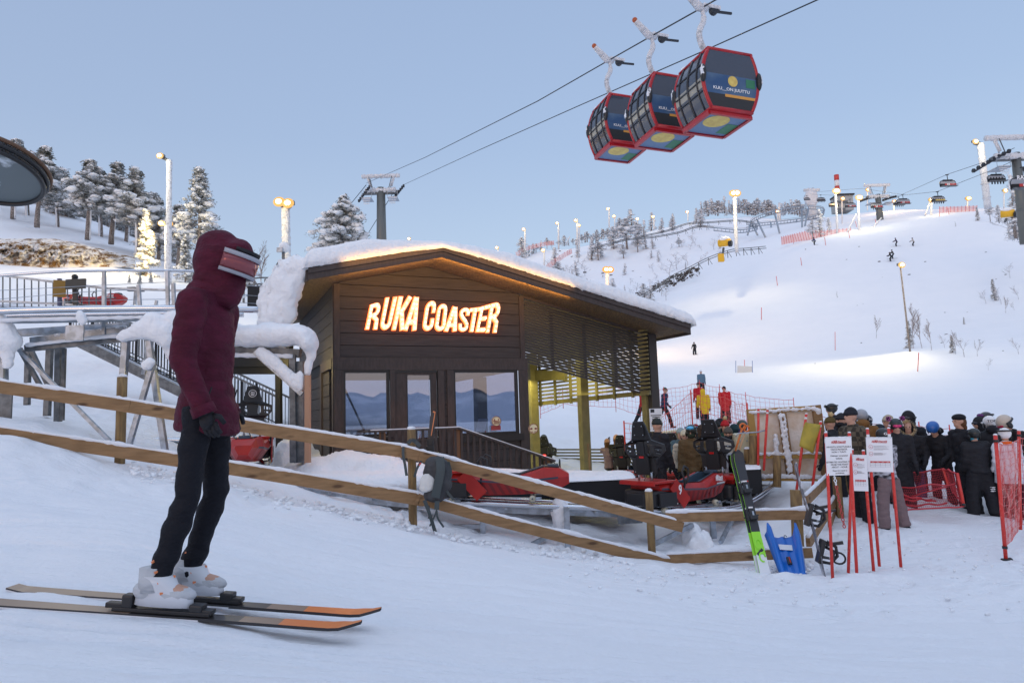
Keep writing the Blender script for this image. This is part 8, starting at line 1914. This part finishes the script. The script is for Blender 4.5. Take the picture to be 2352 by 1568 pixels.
# ---------------- chairlift
CH_R=mat('chair_red',(.50,.03,.03),.4); BUB=mat('bubble_smoke',(.34,.36,.40),.2)
def chair(x,yt,d,w,label,red=True,people=False,yellow=False,rz=0):
    t=thing('lift_chair',label,'chairlift chair',P(x,yt,d),R(rz),'chairlift chairs'); s=w/1568*d; h=s*.42; z0=-s*.55
    q=MB().use(STEEL); q.beam((0,0,0),(.02*s,0,-.34*s),.06,.08,up=Vector((0,1,0))); q.beam((-.10*s,0,.0),(.10*s,0,.02*s),.10,.12); q.obj('hanger',parent=t,world=False)
    q=MB().use(STEEL,True); q.tube([(-.49*s,0,z0-h*.5),(-.50*s,0,z0+h*.1),(-.42*s,0,z0+h*.42),(.42*s,0,z0+h*.42),(.50*s,0,z0+h*.1),(.49*s,0,z0-h*.5)],.045,6); q.beam((-.3*s,0,-.335*s),(.3*s,0,-.335*s),.2,.12); q.obj('frame',parent=t,world=False)
    q=MB().use(BUB); q.box((0,.15,z0+h*.15),(.92*s,.3,.50*h),bev=.08); q.obj('bubble',parent=t,world=False)
    q=MB().use(BLKM); q.box((0,0,z0-h*.25),(.96*s,.35,.38*h),bev=.06); q.use(GALVD); q.box((0,-.25,z0-h*.48),(.98*s,.5,.10*h)); q.obj('seat',parent=t,world=False)
    if red:
        q=MB().use(CH_R if not yellow else CAB_MN); q.box((.10*s,-.20,z0-h*.20),(.70*s,.03,.24*h)); o=q.obj('advert_panel',parent=t,world=False)
        if not yellow: q=MB().use(WHT); q.ell((-.08*s,-.22,z0-h*.2),(.05*s,.01,.05*s)); q.ell((.02*s,-.22,z0-h*.2),(.05*s,.01,.05*s)); q.box((.24*s,-.225,z0-h*.2),(.18*s,.01,.04*h)); q.obj('print',parent=o,world=False)
    if people:
        for k in range(5): q=MB().use(BLKM); q.box((-.32*s+k*.16*s,-.15,z0-h*.60),(.05*s,.12,.5*h),taper=.8); q.ell((-.32*s+k*.16*s,-.02,z0-h*.1),(.035*s,.1,.3*h),seg=6,rings=5); q.obj('rider_outline',parent=t,world=False)
    return t
for x,yt,d,w,l,kw in ((2175,402,88,38,'red chair hanging alone left of the tall iced pole',{}),(2153,441,100,32,'chair with riders and yellow panel below the lone red chair',dict(people=True,yellow=True)),(2286,388,80,42,'grey chair with riders just right of the tall iced pole',dict(red=False,people=True)),
 (2073,447,125,31,'red chair overlapping the orange lamp, front of the pair',{}),(2063,453,138,26,'grey chair with riders behind the red chair of the pair',dict(red=False,people=True)),(2012,458,150,28,'red chair hanging below the crest tower',dict(people=True)),(1952,458,165,26,'red chair right of the mast base',{}),(1914,458,175,24,'navy chair left of the mast base',dict(red=False)),(1885,448,190,20,'small empty chair right of the iced top station',dict(red=False,people=True)),(1853,450,195,14,'tiniest chair left of the iced top station',dict(red=False))):
    chair(x,yt,d,w,l,**kw)
c=chair(2350,385,66,70,'red chair cut by the right picture edge in front of the tower',red=True)
q=MB().use(WHT); text_mesh('RAX',.55,frame(P(2336,412,65.2),(1,0,0),(0,0,1)),WHT,'lettering',c,bold=.02,align='LEFT')
rope('lift_cable','upper chairlift rope rising to the big tower at right',[P(1875,441,200),P(1980,433,160),P(2072,447,125),P(2175,401,88),P(2262,372,76),P(2330,340,66)],.03,'chairlift ropes')
rope('lift_cable','lower chairlift rope rising to the big tower at right',[P(1860,446,205),P(1975,452,165),P(2060,450,138),P(2153,440,100),P(2286,388,80),P(2345,362,70)],.03,'chairlift ropes')
pylon(2332,352,560,72,'big frosted chairlift tower at the right picture edge',10,5.5,.42,1.2)
pylon(2016,447,516,165,'chairlift tower with frosted crossarm on the orange lit crest',8,5.6,.62,1.6)
q=None
t=thing('iced_top_station','iced chairlift support behind the coaster loop','tower',P(1865,500,215)); q=MB().use(ICE,True); q.tube([P(1866,505,215),P(1864,440,215)],[1.6,.9],9); q.tube([P(1846,437,215),P(1882,436,215)],.5,7); q.ell(P(1863,455,215),(2.2,1.5,3.0),jit=.5,seed=2,seg=14,rings=10); q.obj('rime_crust',parent=t)
# red and white mast + hut
t=thing('striped_mast','red and white striped mast rising behind the crest lamps','mast',P(1923,450,230)); RM,WM=mat('mast_red',(.55,.06,.05),.6),mat('mast_white',(.75,.75,.76),.6); q=MB(); y0=402
for i in range(4): q.use(RM if i%2==0 else WM,True); q.tube([P(1921+i*.8,y0+i*13,230),P(1921.8+i*.8,y0+(i+1)*13,230)],[.80,.80],14)
q.obj('column',parent=t)
t=thing('crest_station','grey lift station building under the striped mast','building',P(1933,487,225)); q=MB().use(mat('station_grey',(.36,.38,.38),.6)); q.box(P(1934,470,225),(5.2,5,5.2)); q.obj('walls',parent=t); q=MB().use(BLK); q.box(P(1934,452,224.8),(5.8,5.6,.5)); q.obj('roof',parent=t); q=MB().use(GALVD); q.box(P(1930,483,222),(3.4,.3,1.5)); q.box(P(1933,464,222.2),(4.2,.2,.8)); q.obj('windows',parent=t)
# coaster loop on the hill
lp=thing('coaster_loop','large banked coaster loop on tall struts at the top of the hillside','track',P(1810,530,190))
def hp(x,y,d): return P(x,y,d)
path=[(1640,523,205),(1700,528,200),(1740,520,192),(1724,510,190),(1745,495,189),(1790,482,190),(1830,475,193),(1870,474,197),(1893,480,203),(1885,492,209),(1850,500,213),(1800,507,214),(1750,512,212),(1715,516,210)]
pts=catmull([hp(*p) for p in path],90)
for off in (Vector((0,0,0)),Vector((.0,.5,-.75))):
    q=MB().use(GALV,True); q.tube([p+off for p in pts],.16,6); q.obj('rail',parent=lp)
q=MB().use(GALVD)
for i in range(0,90,1): q.beam(pts[i],pts[i]+Vector((.1,.5,-.75)),.10,.10)
q.tube([p+Vector((0,.2,.5)) for p in pts],.05,4); q.obj('ties',parent=lp)
for x0,y0,x1,y1,d in ((1739,505,1765,560,189),(1778,484,1798,566,189),(1842,478,1843,568,192),(1857,478,1840,563,194),(1893,483,1865,553,200),(1723,515,1717,540,190),(1770,510,1775,545,211),(1830,504,1822,553,213),(1728,516,1740,540,191)):
    q=MB().use(GALV,True); q.tube([P(x0,y0,d),P(x1,y1,d-3)],.25,7); q.obj('strut',parent=lp)
def lowtrack(label,path,n=60,r=.07,posts=9):
    pts=catmull([P(*p) for p in path],n); t=thing('coaster_track',label,'track',pts[0],group='coaster track winding over the hill')
    q=MB().use(GALVD,True)
    for o in (Vector((0,0,0)),Vector((0,.2,.42))): q.tube([p+o for p in pts],r,5)
    q.obj('rail',parent=t)
    q=MB().use(GALVD)
    for i in range(0,n,max(1,n//posts)): q.beam(pts[i]+ZU*.3,pts[i]-ZU*1.0,.10,.10,up=Vector((0,1,0))); q.beam(pts[i]+ZU*.3,pts[i]+Vector((.7,0,-.9)),.07,.07,up=Vector((0,1,0)))
    q.obj('stands',parent=t); return t
lowtrack('coaster track running up from the scrub strip past the snow gun',[(1440,700,118),(1500,668,120),(1540,640,122),(1580,620,125),(1630,595,125),(1680,578,124),(1720,574,126),(1760,570,128)],80,posts=16)
lowtrack('coaster track crossing the upper hillside to the loop',[(1380,566,200),(1440,552,205),(1500,546,205),(1560,535,205),(1600,522,205),(1640,523,205)],60,.12,12)
lowtrack('highest coaster track below the skyline',[(1470,545,220),(1530,532,222),(1580,515,225),(1630,512,225),(1690,508,222),(1730,512,218)],60,.12,12)
lowtrack('coaster track behind the left lamp poles',[(560,657,40),(600,652,40),(650,655,40)],20,.05,3)
# pink safety nets
NPK=mat('pink_safety_net',(.80,.45,.42),.8)
def safety(label,top,bot,n,d,posts=True):
    t=thing('safety_net',label,'net',P(*bot[0],d[0]),group='pink safety nets'); K=len(top)-1
    def at(a,u): i=min(int(u*K),K-1); f=u*K-i; return (a[i][0]*(1-f)+a[i+1][0]*f,a[i][1]*(1-f)+a[i+1][1]*f)
    dd=lambda u: d[0]+(d[1]-d[0])*u
    q=MB().use(NPK)
    for i in range(n*5+1): u=i/(n*5); q.beam(P(*at(top,u),dd(u)),P(*at(bot,u),dd(u)),.055,.02,up=Vector((0,-1,0)))
    for j in range(10):
        v=j/9; pts=[P(*at(top,i/n),dd(i/n)).lerp(P(*at(bot,i/n),dd(i/n)),v) for i in range(n+1)]
        for a,b in zip(pts[:-1],pts[1:]): q.beam(a,b,.03,.05)
    q.obj('netting',parent=t)
    for i in range(n+1):
        u=i/n; q=MB().use(POLER); a=P(*at(top,u),dd(u)); b=P(*at(bot,u),dd(u)); q.beam(b,a+(a-b)*.12,.07,.07,up=Vector((0,1,0))); q.obj('pole',parent=t)
safety('pink safety net beside the navy skier at the foot of the coaster loop',[(1795,545),(1825,538),(1860,530),(1900,530),(1954,525)],[(1796,562),(1830,555),(1865,550),(1900,550),(1954,540)],24,(148,152))
safety('pink safety net on the crest left of the snowy pines',[(2158,476),(2200,475),(2244,473)],[(2158,489),(2200,487),(2244,485)],10,(152,150))
safety('pink safety net along the top of the left far slope',[(1185,580),(1215,564),(1250,556),(1272,553)],[(1186,590),(1216,573),(1250,565),(1272,562)],12,(235,240))
safety('lower pink safety net right of the far slope lamp',[(1252,612),(1270,596),(1300,578),(1312,572)],[(1256,622),(1275,606),(1302,588),(1314,582)],8,(190,205))
# water lances
for x0,y0,x1,y1,d,l in ((1209,590,1224,572,230,'first slim iced snow lance leaning right above the roof'),(1166,630,1178,598,150,'lowest slim iced snow lance near the first lamp'),(1300,560,1309,543,220,'slim iced snow lance beside the third lamp'),(1945,535,1968,490,150,'iced snow lance crossing in front of the crest lamp'),(1990,540,2025,500,150,'iced snow lance left of the chairlift tower'),(2125,495,2135,465,155,'iced snow lance left of the twin lamp')):
    q=MB().use(ICE,True); a,b=P(x0,y0,d),P(x1,y1,d); q.tube([a.lerp(b,i/6) for i in range(7)],[.18+.06*math.sin(i*2) for i in range(7)],7); single(q,'snow_lance',l,'snow lance',a,group='iced snow lances')

def spot(x,y,d,tx,ty,td,e,c,ang=95):
    l=bpy.data.lights.new('flood_beam','SPOT'); l.energy=e; l.color=c; l.spot_size=R(ang); l.spot_blend=.9; l.shadow_soft_size=.4; o=bpy.data.objects.new('flood_beam',l); col.objects.link(o)
    a=P(x,y,d); o.location=a; o.rotation_euler=(P(tx,ty,td)-a).to_track_quat('-Z','Y').to_euler()
spot(2062,606,59,1780,850,60,3600,WARM,140); spot(1680,450,116,1640,720,112,3000,WARM,130); spot(2045,462,203,2070,490,190,22000,ORN,100); spot(381,520,48.5,60,600,56,6500,(1,.72,.32),100); spot(1395,622,92,1560,760,90,5000,ORN,120)
